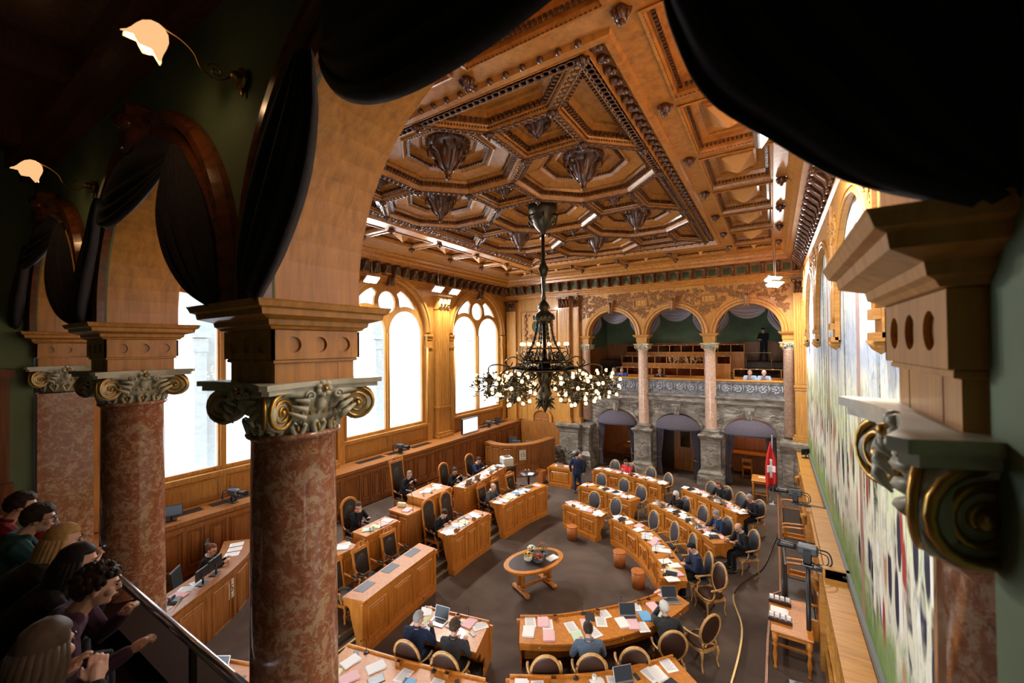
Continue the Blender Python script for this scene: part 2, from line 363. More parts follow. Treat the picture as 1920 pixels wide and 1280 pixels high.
def window(i, yc):
    m = MB(); L = []
    for s in (-1, 1):
        c = yc+s*1.04; L.append([(c-.93, 2.98), (c+.93, 2.98)]+[(c+.93*math.cos(a), 6.95+.93*math.sin(a)) for a in [PI*k/28 for k in range(29)]])
        sp = [(yc+s*1.94*math.cos(a), 6.95+1.94*math.sin(a)) for a in [math.radians(34+33*k/8) for k in range(9)]]+[(yc+s*.53, 8.58), (yc+s*.63, 8.38), (yc+s*.66, 8.14)]
        sp += [(yc+s*(1.04+1.13*math.cos(a)), 6.95+1.13*math.sin(a)) for a in [math.radians(108-46*k/8) for k in range(9)]]; L.append(sp)
    L.append([(yc+.45*math.cos(a), 8.2+.45*math.sin(a)) for a in [2*PI*k/28 for k in range(28)]])
    o = [(yc-2.12, 2.85), (yc+2.12, 2.85)]+[(yc+2.12*math.cos(a), 6.95+2.12*math.sin(a)) for a in [PI*k/40 for k in range(41)]]
    m.plate(o, L, .12, MYZ(-13.56), 0, .015)
    m.box(-13.52, -13.44, yc-.06, yc+.06, 2.98, 6.9)
    wn = struct('window_%d' % (i+1), MB().box(-13.60, -13.585, yc-2.1, yc+2.1, 2.86, 2.95), W_OAK)
    m.build('window_frame', W_OAK, wn)
    m = MB()
    A = [(-13.45, yc+2.14*math.cos(PI*k/36), 6.98+2.14*math.sin(PI*k/36)) for k in range(37)]
    m.sweep(A, [(0, 0), (0, .09), (.05, .13), (.09, .10), (.16, .10), (.2, .16), (.27, .16), (.30, .05), (.30, 0)], n=(1, 0, 0))
    for s in (-1, 1):
        y0 = yc+s*2.3
        m.cbox((-13.39, y0, 6.86), (.22, .42, .10)); m.cbox((-13.40, y0, 6.74), (.18, .36, .16)); m.cbox((-13.40, y0, 6.3), (.2, .40, .07)); m.cbox((-13.40, y0, 6.52), (.14, .32, .4))
        m.box(-13.45, -13.33, y0-.15, y0+.15, 2.07, 6.28); m.tube([(-13.32, yc+s*2.13, 2.9), (-13.32, yc+s*2.13, 6.28)], .045, 8)
    m.cbox((-13.30, yc, 9.05), (.3, .26, .42), 1, .04); m.tube([(-13.18, yc, 9.22), (-13.10, yc, 9.1), (-13.2, yc, 8.9)], [.08, .06, .05], 8, 1)
    m.build('window_surround', [W_OAK, W_CARVE], wn)
    for k, pts in enumerate(L):
        g = MB(); g.plate(pts, [], .012, MYZ(-13.57)); g.build('pane', GLASS, wn)
    return wn
for i, yc in enumerate(WC): window(i, yc)
def leafcap(mb, c, w_, d, h, s, mi=0, seed=0):
    # corinthian style pilaster capital: c = (x,y,z bottom centre), front along -s
    rd = random.Random(seed); x, y, z = c; T = mb.T
    ax, ay = s       # outward dir
    tx, ty = -ay, ax
    def P(u, v, o): return (x+tx*u+ax*o, y+ty*u+ay*o, z+v)
    for row, (hh, n) in enumerate(((.42, 4), (.72, 3))):
        for i in range(n):
            u = (-.5+(i+.5)/n)*w_; mb.tube([P(u, 0 if row == 0 else h*.25, d), P(u, h*hh*.6, d+.03), P(u, h*hh, d+.09+.02*row), P(u, h*hh-.05, d+.13)], [w_/n*.48, w_/n*.42, w_/n*.3, .012], 6, mi)
    for sg in (-1, 1):
        mb.tube([P(0, h*.5, d), P(sg*w_*.3, h*.85, d+.06)]+[P(sg*(w_*.45)+.07*math.cos(a)*sg, h*.8+.07*math.sin(a), d+.1) for a in [1.5-k*.7 for k in range(7)]], [.02]*9, 6, mi)
    mb.cbox((x+ax*(d*.5+.04), y+ay*(d*.5+.04), z+h-.03), (w_*1.25 if abs(ay) else d+.2, w_*1.25 if abs(ax) else d+.2, .07), mi)
def pilaster(mb, x, y, w_, d, z0, z1, s, flutes=6, zf=None, mi=0, mc=1, cap=.6, seed=0):
    ax, ay = s; tx, ty = -ay, ax
    def B(u0, u1, o0, o1, a, b, k=mi):
        p = [(x+tx*u+ax*o, y+ty*u+ay*o) for u in (u0, u1) for o in (o0, o1)]
        mb.box(min(q[0] for q in p), max(q[0] for q in p), min(q[1] for q in p), max(q[1] for q in p), a, b, k)
    h = w_/2
    B(-h-.1, h+.1, 0, d+.10, z0, z0+.14); B(-h-.06, h+.06, 0, d+.06, z0+.14, z0+.26)
    zf = zf or z0+1.5
    B(-h, h, 0, d, z0+.2, z1-cap); B(-h-.04, h+.04, 0, d+.04, zf-.1, zf-.03); B(-h-.02, h+.02, 0, d+.02, zf-.2, zf-.14)
    for i in range(flutes):
        u = (-.5+(i+.5)/flutes)*(w_*.9); q = w_*.9/flutes*.27; B(u-q, u+q, d, d+.025, zf+.06, z1-cap-.08)
    B(-h-.03, h+.03, 0, d+.03, z1-cap-.05, z1-cap)
    B(-h, h, 0, d, z1-cap, z1)
    leafcap(mb, (x, y, z1-cap), w_, d, cap, s, mc, seed)
m = MB()
for k, yc in enumerate((8.64, 14.76)): pilaster(m, XL, yc, .78, .28, 2.07, 8.75, (1, 0), 6, seed=k)
struct('trim_4_left_pilasters', m, [W_OAK, mat('gilded_oak', (.52, .34, .13), .4)], wl)
# shell boxes closing the hall
m = MB(); m.box(XL-.3, 1.6, .9, 21.2, 10.85, 11.0); struct('ceiling_slab', m, W_CEIL)
m = MB(); m.box(1.16, 1.4, 1.146, 24, -.3, 10.9); wr = struct('wall_right', m, W_OAK)

# ---------------------------------------------------------------- cornice with scroll brackets
RC = [(XL, 1.70), (XR, 1.70), (XR, 20.42), (XL, 20.42)]
def ring(z): return [(x, y, z) for x, y in RC]
m = MB(); pr = [(0, 8.98), (.07, 8.98), (.07, 9.06), (.11, 9.10), (.11, 9.16), (.17, 9.2), (.17, 9.25), (.09, 9.25), (.09, 9.70), (.62, 9.70), (.64, 9.80), (.72, 9.86), (.74, 9.94), (.84, 10.02), (.84, 10.10), (0, 10.10)]
m.sweep(ring(0), [(-u, z) for u, z in pr], closed=True); cor = struct('trim_5_cornice', m, W_CEIL)
cor['label'] = 'oak cornice around the hall with scroll brackets'
b = MB()
side = [(0, 0), (.10, 0), (.14, .06), (.13, .16), (.20, .26), (.36, .30), (.42, .36), (.42, .42), (0, .42)]
b.T = Matrix(((0, 0, 1, -.07), (1, 0, 0, 0), (0, 1, 0, 0), (0, 0, 0, 1))); v = len(b.v); b.prism(side, 0, .14); b.T = Matrix()
b.tube([(-.085, .36, .34), (.085, .36, .34)], .06, 8); b.tube([(-.085, .09, .06), (.085, .09, .06)], .05, 8); b.tube([(0, .40, .40), (0, .30, .24), (0, .18, .12), (0, .15, -.02)], [.05, .05, .05, .02], 6)
bme = b.me('bracket', W_CARVE)
dk = MB(); cnt = 0
def brackets(p0, p1, rz, n):
    global cnt
    for i in range(n):
        p = lerp(p0, p1, (i+.5)/n); o = bpy.data.objects.new('bracket', bme); COL.objects.link(o); o.parent = cor; o.location = (*p, 9.27); o.rotation_euler.z = rz; cnt += 1
brackets((XL+.1, 20.33), (XR-.1, 20.33), PI, 26); brackets((XL+.09, 2.2), (XL+.09, 19.9), -PI/2, 34); brackets((XR-.09, 2.2), (XR-.09, 19.9), PI/2, 36)
for i in range(26):
    x = XL+.1+(XR-XL-.2)*(i+1)/26; dk.box(x-.13, x+.13, 20.30, 20.325, 9.34, 9.62) if i < 25 else None
for i in range(33): y = 2.2+17.7*(i+1)/34; dk.box(XL+.095, XL+.12, y-.12, y+.12, 9.34, 9.62)
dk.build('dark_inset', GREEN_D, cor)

# ---------------------------------------------------------------- coffered ceiling
def inset(P, d):
    n = len(P); out = []
    for i in range(n):
        a = Vector(P[i])-Vector(P[i-1]); b_ = Vector(P[(i+1) % n])-Vector(P[i]); a.normalize(); b_.normalize()
        na = Vector((-a.y, a.x)); nb = Vector((-b_.y, b_.x)); q = (na+nb)/(1+na.dot(nb)); out.append((P[i][0]+q.x*d, P[i][1]+q.y*d))
    return out
def ccw(P):
    return P if sum(P[i][0]*P[(i+1) % len(P)][1]-P[(i+1) % len(P)][0]*P[i][1] for i in range(len(P))) > 0 else P[::-1]
def coffer(mb, P, loops, dent=None, ovl=None, mi=0, md=1):
    P = ccw(P); n = len(P); v = []; fs = []
    for d, z in loops: v += [(*p, z) for p in inset(P, d)]
    for l in range(len(loops)-1):
        for i in range(n): j = (i+1) % n; fs.append((l*n+i, l*n+j, (l+1)*n+j, (l+1)*n+i))
    fs.append(tuple(range((len(loops)-1)*n, len(loops)*n))); mb.add(v, fs, mi)
    for (d, z, w_, dp, h, gap) in (dent or []):  # dentils in darker oak put the shade of recessed mouldings into colour
        Q = inset(P, d)
        for i in range(n):
            a = Vector(Q[i]); c = Vector(Q[(i+1) % n]); L = (c-a).length; t = (c-a)/L; nn = Vector((-t.y, t.x)); k = max(1, int(L/gap))
            for q in range(k):
                o = a+t*(q+.5)*L/k; x, y = t*w_/2, nn*dp
                mb.add([(*(o-x), z), (*(o+x), z), (*(o+x+y), z), (*(o-x+y), z), (*(o-x), z-h), (*(o+x), z-h), (*(o+x+y), z-h), (*(o-x+y), z-h)], [(4, 5, 6, 7), (0, 1, 5, 4), (1, 2, 6, 5), (2, 3, 7, 6), (3, 0, 4, 7)], md)
ZB = 10.05
ceil = None
XI, XO, XLI, XLO = -1.375, .21, -10.1, -11.5; YI, YO, YFI, YFO = 4.52, 2.9, 17.75, 19.05
ys = [YI, 6.72, 8.93, 11.13, 13.34, 15.54, YFI]; xs = [XLI, -7.92, -5.74, -3.56, XI]
cells = [((XI+.17, XO-.17), (ys[i]+.13, ys[i+1]-.13)) for i in range(6)]+[((XLO+.17, XLI-.17), (ys[i]+.13, ys[i+1]-.13)) for i in range(6)]
cells += [((xs[i]+.13, xs[i+1]-.13), (YFI+.17, YFO-.17)) for i in range(4)]+[((xs[i]+.13, xs[i+1]-.13), (YO+.17, YI-.17)) for i in range(4)]
cells += [((XI+.17, XO-.17), (YO+.17, YI-.17)), ((XI+.17, XO-.17), (YFI+.17, YFO-.17)), ((XLO+.17, XLI-.17), (YFI+.17, YFO-.17))]
m = MB(); CENT = [(-9.72, 4.70), (-1.56, 4.70), (-1.56, 17.05), (-9.72, 17.05)]
R4 = lambda c: [(c[0][0], c[1][0]), (c[0][1], c[1][0]), (c[0][1], c[1][1]), (c[0][0], c[1][1])]
m.plate([(XL+.5, 2.2), (XR-.5, 2.2), (XR-.5, 20.0), (XL+.5, 20.0)], [R4(c) for c in cells]+[CENT], .10, Matrix.Translation((0, 0, ZB+.05)))
ceil = struct('ceiling', m, W_CEIL)
m = MB()
for c in cells:
    coffer(m, R4(c), [(0, ZB), (-.02, ZB-.03), (.02, ZB-.04), (.05, ZB+.02), (.05, ZB+.1), (.11, ZB+.12), (.13, ZB+.2), (.22, ZB+.22), (.22, ZB+.25), (.30, ZB+.27)],
        [(.0, ZB-.005, .03, .03, .03, .06), (.075, ZB+.11, .035, .05, .05, .07)], md=1)
    cx, cy = sum(c[0])/2, sum(c[1])/2; hx, hy = (c[0][1]-c[0][0])/2-.33, (c[1][1]-c[1][0])/2-.33; h = min(hx, hy, .42); hy = min(hy, h*1.25); hx = h
    q = [(cx-hx, cy-hy), (cx+hx, cy-hy), (cx+hx, cy+hy), (cx-hx, cy+hy)]
    coffer(m, [(cx-hx-.05, cy-hy-.05), (cx+hx+.05, cy-hy-.05), (cx+hx+.05, cy+hy+.05), (cx-hx-.05, cy+hy+.05)], [(0, ZB+.27), (0, ZB+.2), (.05, ZB+.19), (.06, ZB+.15), (.10, ZB+.15)])
    m.add([(*p, ZB+.16) for p in q]+[(cx, cy, ZB-.10)], [(0, 1, 4), (1, 2, 4), (2, 3, 4), (3, 0, 4)], 2)
m.build('border_coffers', [W_CEIL, W_CARVE, mat('golden_pyramid_oak', (.55, .27, .08), .4)], ceil)
# central panel: truncated square tiling of octagons and squares
PX, PY, PP = -5.57, 10.6, 2.09; HW = 1.47; SD = .609
px0, px1, py0, py1 = PX-PP*1-HW, PX+PP+HW, PY-2*PP-HW, PY+2*PP+HW
ZP = 9.99
m = MB()
F = [(px0, py0), (px1, py0), (px1, py1), (px0, py1)]
coffer_path = CENT
v = [(*p, ZB-.0) for p in CENT]+[(*p, ZB-.06) for p in inset(CENT, .03)]+[(*p, ZB-.07) for p in inset(CENT, .12)]+[(*p, ZB+.04) for p in inset(CENT, .16)]+[(*p, ZB+.14) for p in inset(CENT, .20)]+[(*p, ZP+.12) for p in [(px0-.10, py0-.10), (px1+.10, py0-.10), (px1+.10, py1+.10), (px0-.10, py1+.10)]]
m.add(v, [(l*4+i, l*4+(i+1) % 4, (l+1)*4+(i+1) % 4, (l+1)*4+i) for l in range(5) for i in range(4)])
m.sweep([(*p, 0) for p in ccw(F)], [(-.09, ZP), (.09, ZP), (.11, ZP+.06), (.11, ZP+.2), (-.11, ZP+.2), (-.11, ZP+.06)], closed=True)
m.build('central_frame', W_CEIL, ceil)
octs, sqs = [], []
for i in range(-1, 2):
    for j in range(-2, 3):
        c = (PX+i*PP, PY+j*PP); (octs if (i+j) % 2 == 0 else sqs).append(c)
def octp(c): 
    h, s = HW, SD; return [(c[0]+a, c[1]+b) for a, b in ((h, -s), (h, s), (s, h), (-s, h), (-h, s), (-h, -s), (-s, -h), (s, -h))]
def sqp(c): s = SD; return [(c[0]-s, c[1]-s), (c[0]+s, c[1]-s), (c[0]+s, c[1]+s), (c[0]-s, c[1]+s)]
traps = []
for c in sqs:
    s = SD
    if abs(c[0]-PX) > .1:
        sg = 1 if c[0] > PX else -1; xe = px1 if sg > 0 else px0
        traps.append([(c[0]+sg*s, c[1]-s), (xe, c[1]-s-abs(xe-c[0]-sg*s)), (xe, c[1]+s+abs(xe-c[0]-sg*s)), (c[0]+sg*s, c[1]+s)])
    if abs(abs(c[1]-PY)-2*PP) < .1:
        sg = 1 if c[1] > PY else -1; ye = py1 if sg > 0 else py0; d = abs(ye-c[1]-sg*s)
        traps.append([(c[0]-s, c[1]+sg*s), (c[0]+s, c[1]+sg*s), (c[0]+s+d, ye), (c[0]-s-d, ye)])
edges = {}
for P in [octp(c) for c in octs]+[sqp(c) for c in sqs]+traps:
    for i in range(len(P)):
        a, b_ = P[i], P[(i+1) % len(P)]; k = tuple(sorted(((round(a[0], 1), round(a[1], 1)), (round(b_[0], 1), round(b_[1], 1))))); edges.setdefault(k, (a, b_))
rb = MB(); lk = MB(); nodes = {}
for k, (a, b_) in edges.items():
    for p in (a, b_): nodes.setdefault((round(p[0], 1), round(p[1], 1)), p)
    rb.sweep([(*a, 0), (*b_, 0)], [(-.075, ZP), (.075, ZP), (.085, ZP+.03), (.10, ZP+.06), (.10, ZP+.16), (-.10, ZP+.16), (-.10, ZP+.06), (-.085, ZP+.03)])
    L = math.dist(a, b_); n = int(L/.115); t = ((b_[0]-a[0])/L, (b_[1]-a[1])/L)
    for q in range(n):
        o = lerp(a, b_, (q+.5)/n); lk.tube([(o[0]+t[0]*.070*math.cos(g)-t[1]*.052*math.sin(g), o[1]+t[1]*.070*math.cos(g)+t[0]*.052*math.sin(g), ZP-.006) for g in [2*PI*z/8 for z in range(8)]], .017, 4, 0, True)
rb.build('rib', W_CEIL, ceil); lk.build('carved_chain', W_CARVE, ceil)  # chain in darker oak, shadow contrast of the ribs put into colour
OL = [(0, ZP+.02), (.03, ZP+.08), (.03, ZP+.16), (.10, ZP+.18), (.13, ZP+.28), (.17, ZP+.28), (.17, ZP+.24), (.20, ZP+.24), (.45, ZP+.30), (.47, ZP+.26), (.50, ZP+.27), (.56, ZP+.36), (.60, ZP+.37), (.62, ZP+.45), (.80, ZP+.46), (.83, ZP+.44), (.86, ZP+.50), (.95, ZP+.51)]
m = MB()
for c in octs: coffer(m, inset(ccw(octp(c)), .09), OL, [(.04, ZP+.175, .05, .085, .075, .085), (.14, ZP+.285, .035, .04, .04, .06), (.57, ZP+.36, .035, .05, .05, .065)])
m.build('octagonal_coffer', [W_CEIL, W_CARVE], ceil)
m = MB()
for P in [sqp(c) for c in sqs]+traps:
    coffer(m, inset(ccw(P), .09), [(0, ZP+.02), (.03, ZP+.08), (.03, ZP+.14), (.09, ZP+.16), (.11, ZP+.24), (.16, ZP+.25), (.17, ZP+.30)], [(.04, ZP+.15, .045, .07, .07, .08), (.0, ZP+.05, .025, .025, .025, .05)])
m.build('square_coffer', [W_CEIL, W_CARVE], ceil)
# row of carved leaf brackets between frame and panel
m = MB()
P = [(px0-.17, py0-.17), (px1+.17, py0-.17), (px1+.17, py1+.17), (px0-.17, py1+.17)]
for i in range(4):
    a, b_ = P[i], P[(i+1) % 4]; L = math.dist(a, b_); n = int(L/.26); t = ((b_[0]-a[0])/L, (b_[1]-a[1])/L)
    for q in range(n):
        o = lerp(a, b_, (q+.5)/n); m.ell((o[0], o[1], ZP+.06), (.075, .075, .06), 8, 4); m.ell((o[0]+t[1]*.07, o[1]-t[0]*.07, ZP+.03), (.05, .05, .05), 6, 4)
m.build('leaf_bracket_row', W_CARVE, ceil)
def pendant(R, H):
    m = MB(); pr = [(R*.3, 0), (R, 0), (R*1.02, -.05*H), (R*.92, -.10*H), (R*.86, -.16*H), (R*.66, -.20*H), (R*.64, -.30*H), (R*.58, -.34*H), (R*.50, -.48*H), (R*.40, -.60*H), (R*.30, -.68*H), (R*.2, -.74*H), (R*.17, -.82*H), (R*.12, -.86*H), (R*.15, -.92*H), (R*.12, -.97*H), (0, -H)]
    m.lathe(pr, 20)
    for k in range(24): a = 2*PI*k/24; m.ell((R*math.cos(a), R*math.sin(a), -.05*H), R*.08, 6, 4)
    for k in range(6):
        a = 2*PI*(k+.5)/6; c, s = math.cos(a), math.sin(a)
        m.tube([(c*R*x, s*R*x, z*H) for x, z in ((.86, -.10), (1.00, -.20), (.92, -.34), (.70, -.36), (.58, -.52), (.42, -.66), (.22, -.76), (.3, -.68))], [R*.04, R*.05, R*.04, R*.04, R*.055, R*.045, R*.03, R*.02], 6)
        a = 2*PI*k/6; c, s = math.cos(a), math.sin(a)
        m.tube([(c*R*x, s*R*x, z*H) for x, z in ((.84, -.14), (.86, -.26), (.72, -.44), (.60, -.50))], [R*.04, R*.08, R*.08, R*.03], 6)
        m.ell((c*R*.74, s*R*.74, -.30*H), R*.09, 7, 5)
    return m.me('pendant', W_CARVE)
PB, PS = pendant(.43, .78), pendant(.23, .32)
def inst(me, name, loc, parent=None, rz=0, sc=1):
    o = bpy.data.objects.new(name, me); COL.objects.link(o); o.location = loc; o.rotation_euler.z = rz; o.parent = parent
    if sc != 1: o.scale = (sc, sc, sc)
    return o
for c in octs:
    if abs(c[0]-PX) < .1 and abs(c[1]-PY) < .1: continue
    inst(PB, 'carved_pendant', (*c, ZP+.50), ceil)
for c in sqs: inst(PS, 'small_pendant', (*c, ZP+.29), ceil)
b = MB(); b.ell((0, 0, -.02), (.085, .085, .10), 8, 6); b.ell((0, 0, -.11), (.04, .04, .06), 6, 5)
for k in range(5): a = 2*PI*k/5; b.tube([(0, 0, .0), (.09*math.cos(a), .09*math.sin(a), -.03), (.06*math.cos(a), .06*math.sin(a), -.10)], [.05, .04, .02], 5)
bm_ = b.me('boss', W_CARVE)
for p in nodes.values(): inst(bm_, 'boss', (*p, ZP), ceil, sc=.8)
for x in (XI, XO, XLI, XLO):
    for y in ys: inst(bm_, 'beam_boss', (x, y, ZB-.02), ceil, sc=1.05)
for y in (YO, YI, YFI, YFO):
    for x in xs[1:-1]: inst(bm_, 'beam_boss', (x, y, ZB-.02), ceil, sc=1.05)
# ---------------------------------------------------------------- columns, capitals, imposts
def sq(mb, cx, cy, L, mi=0, hx=1, hy=1):
    v = []; fs = []
    for h, z in L: v += [(cx-h*hx, cy-h*hy, z), (cx+h*hx, cy-h*hy, z), (cx+h*hx, cy+h*hy, z), (cx-h*hx, cy+h*hy, z)]
    for l in range(len(L)-1):
        for i in range(4): j = (i+1) % 4; fs.append((l*4+i, l*4+j, (l+1)*4+j, (l+1)*4+i))
    n = len(L)*4; fs += [(3, 2, 1, 0), (n-4, n-3, n-2, n-1)]; mb.add(v, fs, mi)
def capital_mesh():
    m = MB()
    def ab(h, hm, z0, z1):
        P = []
        for k in range(4):
            a = PI/2*k; c, s = math.cos(a), math.sin(a)
            for t in range(9):
                u = -1+t/4; x = hm+(h-hm)*abs(u)**2; y = u*h*.93; P.append((x*c-y*s, x*s+y*c))
        m.prism(P, z0, z1)
    ab(.375, .30, -.028, 0); ab(.355, .285, -.055, -.028)
    m.lathe([(.26, -.05), (.275, -.08), (.27, -.12), (.245, -.17), (.235, -.19), (.228, -.33)], 28)
    for k in range(18):
        a = 2*PI*k/18; c, s = math.cos(a), math.sin(a); m.ell((.262*c, .262*s, -.125), (.036, .036, .045), 7, 5)
        m.ell((.245*math.cos(a+.17), .245*math.sin(a+.17), -.125), (.012, .012, .045), 5, 4, 1)
    for k in range(36): a = 2*PI*k/36; m.ell((.246*math.cos(a), .246*math.sin(a), -.185), .0115, 5, 4, k % 2)
    for k in range(14):
        a = 2*PI*k/14; c, s = math.cos(a), math.sin(a); tx, ty = -s, c
        for sg in (-1, 1):
            m.tube([((.232)*c, .232*s, -.325), (.24*c+tx*sg*.022, .24*s+ty*sg*.022, -.28), (.25*c+tx*sg*.035, .25*s+ty*sg*.035, -.245), (.262*c+tx*sg*.02, .262*s+ty*sg*.02, -.225), (.258*c+tx*sg*.006, .258*s+ty*sg*.006, -.24)], [.010, .017, .015, .010, .005], 6, 0)
        m.ell((.25*c, .25*s, -.262), (.012, .012, .02), 5, 4, 1)
    for k in range(4):
        for e in (-1, 1):
            a = PI/2*k; n = Vector((math.cos(a), math.sin(a), 0)); t = Vector((-math.sin(a), math.cos(a), 0))*e
            ax = (n*math.cos(.42)-t*math.sin(.42)).normalized(); ex = ax.cross(Vector((0, 0, 1))).normalized(); ez = Vector((0, 0, 1))
            c = n*.285+t*.235+Vector((0, 0, -.155)); T = Matrix((( ex.x, ez.x, ax.x, c.x), (ex.y, ez.y, ax.y, c.y), (ex.z, ez.z, ax.z, c.z), (0, 0, 0, 1)))
            m.T = T; m.lathe([(.0, -.06), (.06, -.05), (.085, -.04), (.10, -.02), (.10, .0), (.088, .004), (.0, .004)], 22)
            m.T = Matrix(); sg = 1 if ex.dot(t) > 0 else -1
            m.tube([p+ax*.010 for p in spiral(c, .098, 2.4, ex*sg, ez, 40, PI*.5, -1, .16)], [.0125*(1-.5*i/40) for i in range(41)], 6, 1)
            m.ell(tuple(c+ax*.012), .019, 8, 6, 1)
            m.tube([tuple(n*.275+t*.03+Vector((0, 0, -.075))), tuple(n*.285+t*.12+Vector((0, 0, -.07))), tuple(n*.285+t*.17+Vector((0, 0, -.062))), tuple(c+Vector((0, 0, .092))+ax*.0)], [.02, .022, .020, .015], 6, 0)
            for q in range(3): m.tube([tuple(c-t*(.06-.02*q)+ax*.02+Vector((0, 0, .06-.03*q))), tuple(c-t*(.12-.01*q)+ax*.03+Vector((0, 0, .05-.045*q))), tuple(c-t*(.16-.02*q)+ax*.0+Vector((0, 0, .02-.05*q)))], [.008, .018, .004], 6, 0)
        n = Vector((math.cos(PI/2*k), math.sin(PI/2*k), 0)); t = Vector((-n.y, n.x, 0)); c = n*.30+Vector((0, 0, -.045))
        for q in range(7): a = 2*PI*q/7; m.ell(tuple(c+t*.034*math.cos(a)+Vector((0, 0, .034*math.sin(a)))), (.021, .021, .018), 7, 5)
        m.ell(tuple(c+n*.02), .017, 7, 5, 1)
        for e in (-1, 1): m.tube([tuple(p+n*.01) for p in spiral(c+t*e*.085-Vector((0, 0, .035)), .03, 1.4, t*e, Vector((0, 0, 1)), 14)], [.009]*15, 5, 0)
    return m.me('capital', [CAPIT, GOLD])
CAPME = capital_mesh()
def impost_mb(h, z0, z1):
    H = z1-z0; t_ = MB(); t_.plate([(-h, z0+H*.29), (h, z0+H*.29), (h, z0+H*.66), (-h, z0+H*.66)], [[(q*h*.58+.044*math.cos(a), z0+H*.475+.044*math.sin(a)) for a in [2*PI*i/24 for i in range(24)]] for q in (-1, 0, 1)], .014); FRZ = t_.me('f', W_OAK)
    m = MB(); H = z1-z0; f = lambda t: z0+H*t
    sq(m, 0, 0, [(h-.025, f(0)), (h-.025, f(.24)), (h-.01, f(.25)), (h-.01, f(.28)), (h-.014, f(.29)), (h-.014, f(.66)), (h+.012, f(.67)), (h+.02, f(.70)), (h+.035, f(.72)), (h+.04, f(.78)), (h+.10, f(.83)), (h+.105, f(.90)), (h+.125, f(.92)), (h+.135, f(.98)), (h+.14, f(1)), (h-.02, f(1))])
    for k in range(4):
        m.T = Matrix.Rotation(PI/2*k, 4, 'Z')
        m.plate([(-h, f(.29)), (h, f(.29)), (h, f(.66)), (-h, f(.66))], [[(q*h*.58+.044*math.cos(a), f(.475)+.044*math.sin(a)) for a in [2*PI*i/24 for i in range(24)]] for q in (-1, 0, 1)], .014, Matrix.Rotation(PI/2*k, 4, 'Z') @ MYZ(h-.007)) if 0 else m.mesh(FRZ, MYZ(h-.007))
        for q in (-.5, .5): m.box(h-.027, h-.0235, q*h-.003, q*h+.003, f(0), f(.24))
    m.T = Matrix(); return m
def column(cx, cy, zcap, zimp, zbase, label, ped=True, group=None):
    ma = MARBLE_P if ped else MARBLE
    r = thing('marble_column', (cx, cy, 0), 0, label, 'column', group)
    m = MB(); z = zcap-.345
    m.lathe([(.262, zbase), (.262, zbase+.02), (.25, zbase+.04)]+[(.25-.022*t/10, zbase+.05+(z-.05-zbase)*t/10) for t in range(11)]+[(.24, z+.012), (.252, z+.02), (.258, z+.035), (.25, z+.05), (.235, z+.055)], 40)
    m.build('shaft', ma, r); inst(CAPME, 'capital', (0, 0, zcap), r)
    impost_mb(.267, zcap, zimp).build('impost_block', W_OAK, r)
    m = MB(); m.lathe([(.34, zbase-.14), (.34, zbase-.11), (.355, zbase-.08), (.33, zbase-.05), (.30, zbase-.035), (.29, zbase-.02), (.30, zbase), (.27, zbase+.02)], 32); sq(m, 0, 0, [(.36, zbase-.2), (.36, zbase-.13)])
    m.build('column_base', STONE, r)
    if ped:
        m = MB(); t = zbase-.2
        sq(m, 0, 0, [(.56, .0), (.56, .38), (.52, .40), (.52, .52), (.46, .58), (.42, .62), (.40, .64), (.40, t-.28), (.42, t-.26), (.44, t-.2), (.50, t-.12), (.52, t-.05), (.44, t)], 0)
        m.box(-.3, .3, -.425, -.39, .78, t-.4); m.box(-.24, .24, -.44, -.42, .86, t-.5); m.ell((0, -.43, 1.55), (.09, .03, .07), 8, 5); m.ell((-.07, -.43, 1.6), (.05, .03, .04), 8, 5); m.ell((.07, -.43, 1.6), (.05, .03, .04), 8, 5)
        m.build('pedestal', STONE, r)
    return r
ZC, ZI = 6.357, 6.80
column(CX[1], FY, ZC, ZI, 2.45, 'red marble column of the far arcade on a stone pedestal, left one standing between the canopied doorways')
column(CX[2], FY, ZC, ZI, 2.45, 'red marble column of the far arcade on a stone pedestal, right one, behind the flag side desks')
NZC, NZI = 6.12, 6.55; NX = [-7.92, -5.24, -2.47, .556]
column(NX[2], NY, NZC, NZI, 2.45, 'massive red marble column in the foreground with gilded volute capital, left of centre', False)
column(NX[1], NY, NZC, NZI, 2.45, 'red marble column with gilded capital, second of the near arcade, rising behind the leaning visitors', False)
# responds (half columns) at the ends
def respond(cx, cy, zc, zi, zb, name, label, box=False):
    r = thing(name, (cx, cy, 0), 0, label, 'column'); m = MB()
    if box: m.box(-.25, .25, -.25, .25, zb, zc-.34)
    else: m.lathe([(.25, zb), (.228, zc-.345), (.258, zc-.31), (.235, zc-.29)], 32)
    m.build('shaft', MARBLE_P if cy > 10 else MARBLE, r); inst(CAPME, 'capital', (0, 0, zc), r); impost_mb(.267, zc, zi).build('impost_block', W_OAK, r)
    return r
respond(CX[0], FY, ZC, ZI, 2.4, 'marble_half_column', 'pale marble half column at the left end of the far arcade'); respond(CX[3], FY, ZC, ZI, 2.4, 'marble_half_column', 'reddish marble half column at the right end of the far arcade beside the fluted pilaster')
respond(NX[3], NY, NZC, NZI, 2.4, 'marble_half_column', 'blurred pier close to the camera at the right with three discs and a big gilded volute')
respond(NX[0], NY, NZC, NZI, 2.4, 'marble_pilaster', 'red marble pilaster against the green gallery wall at the far left', True)

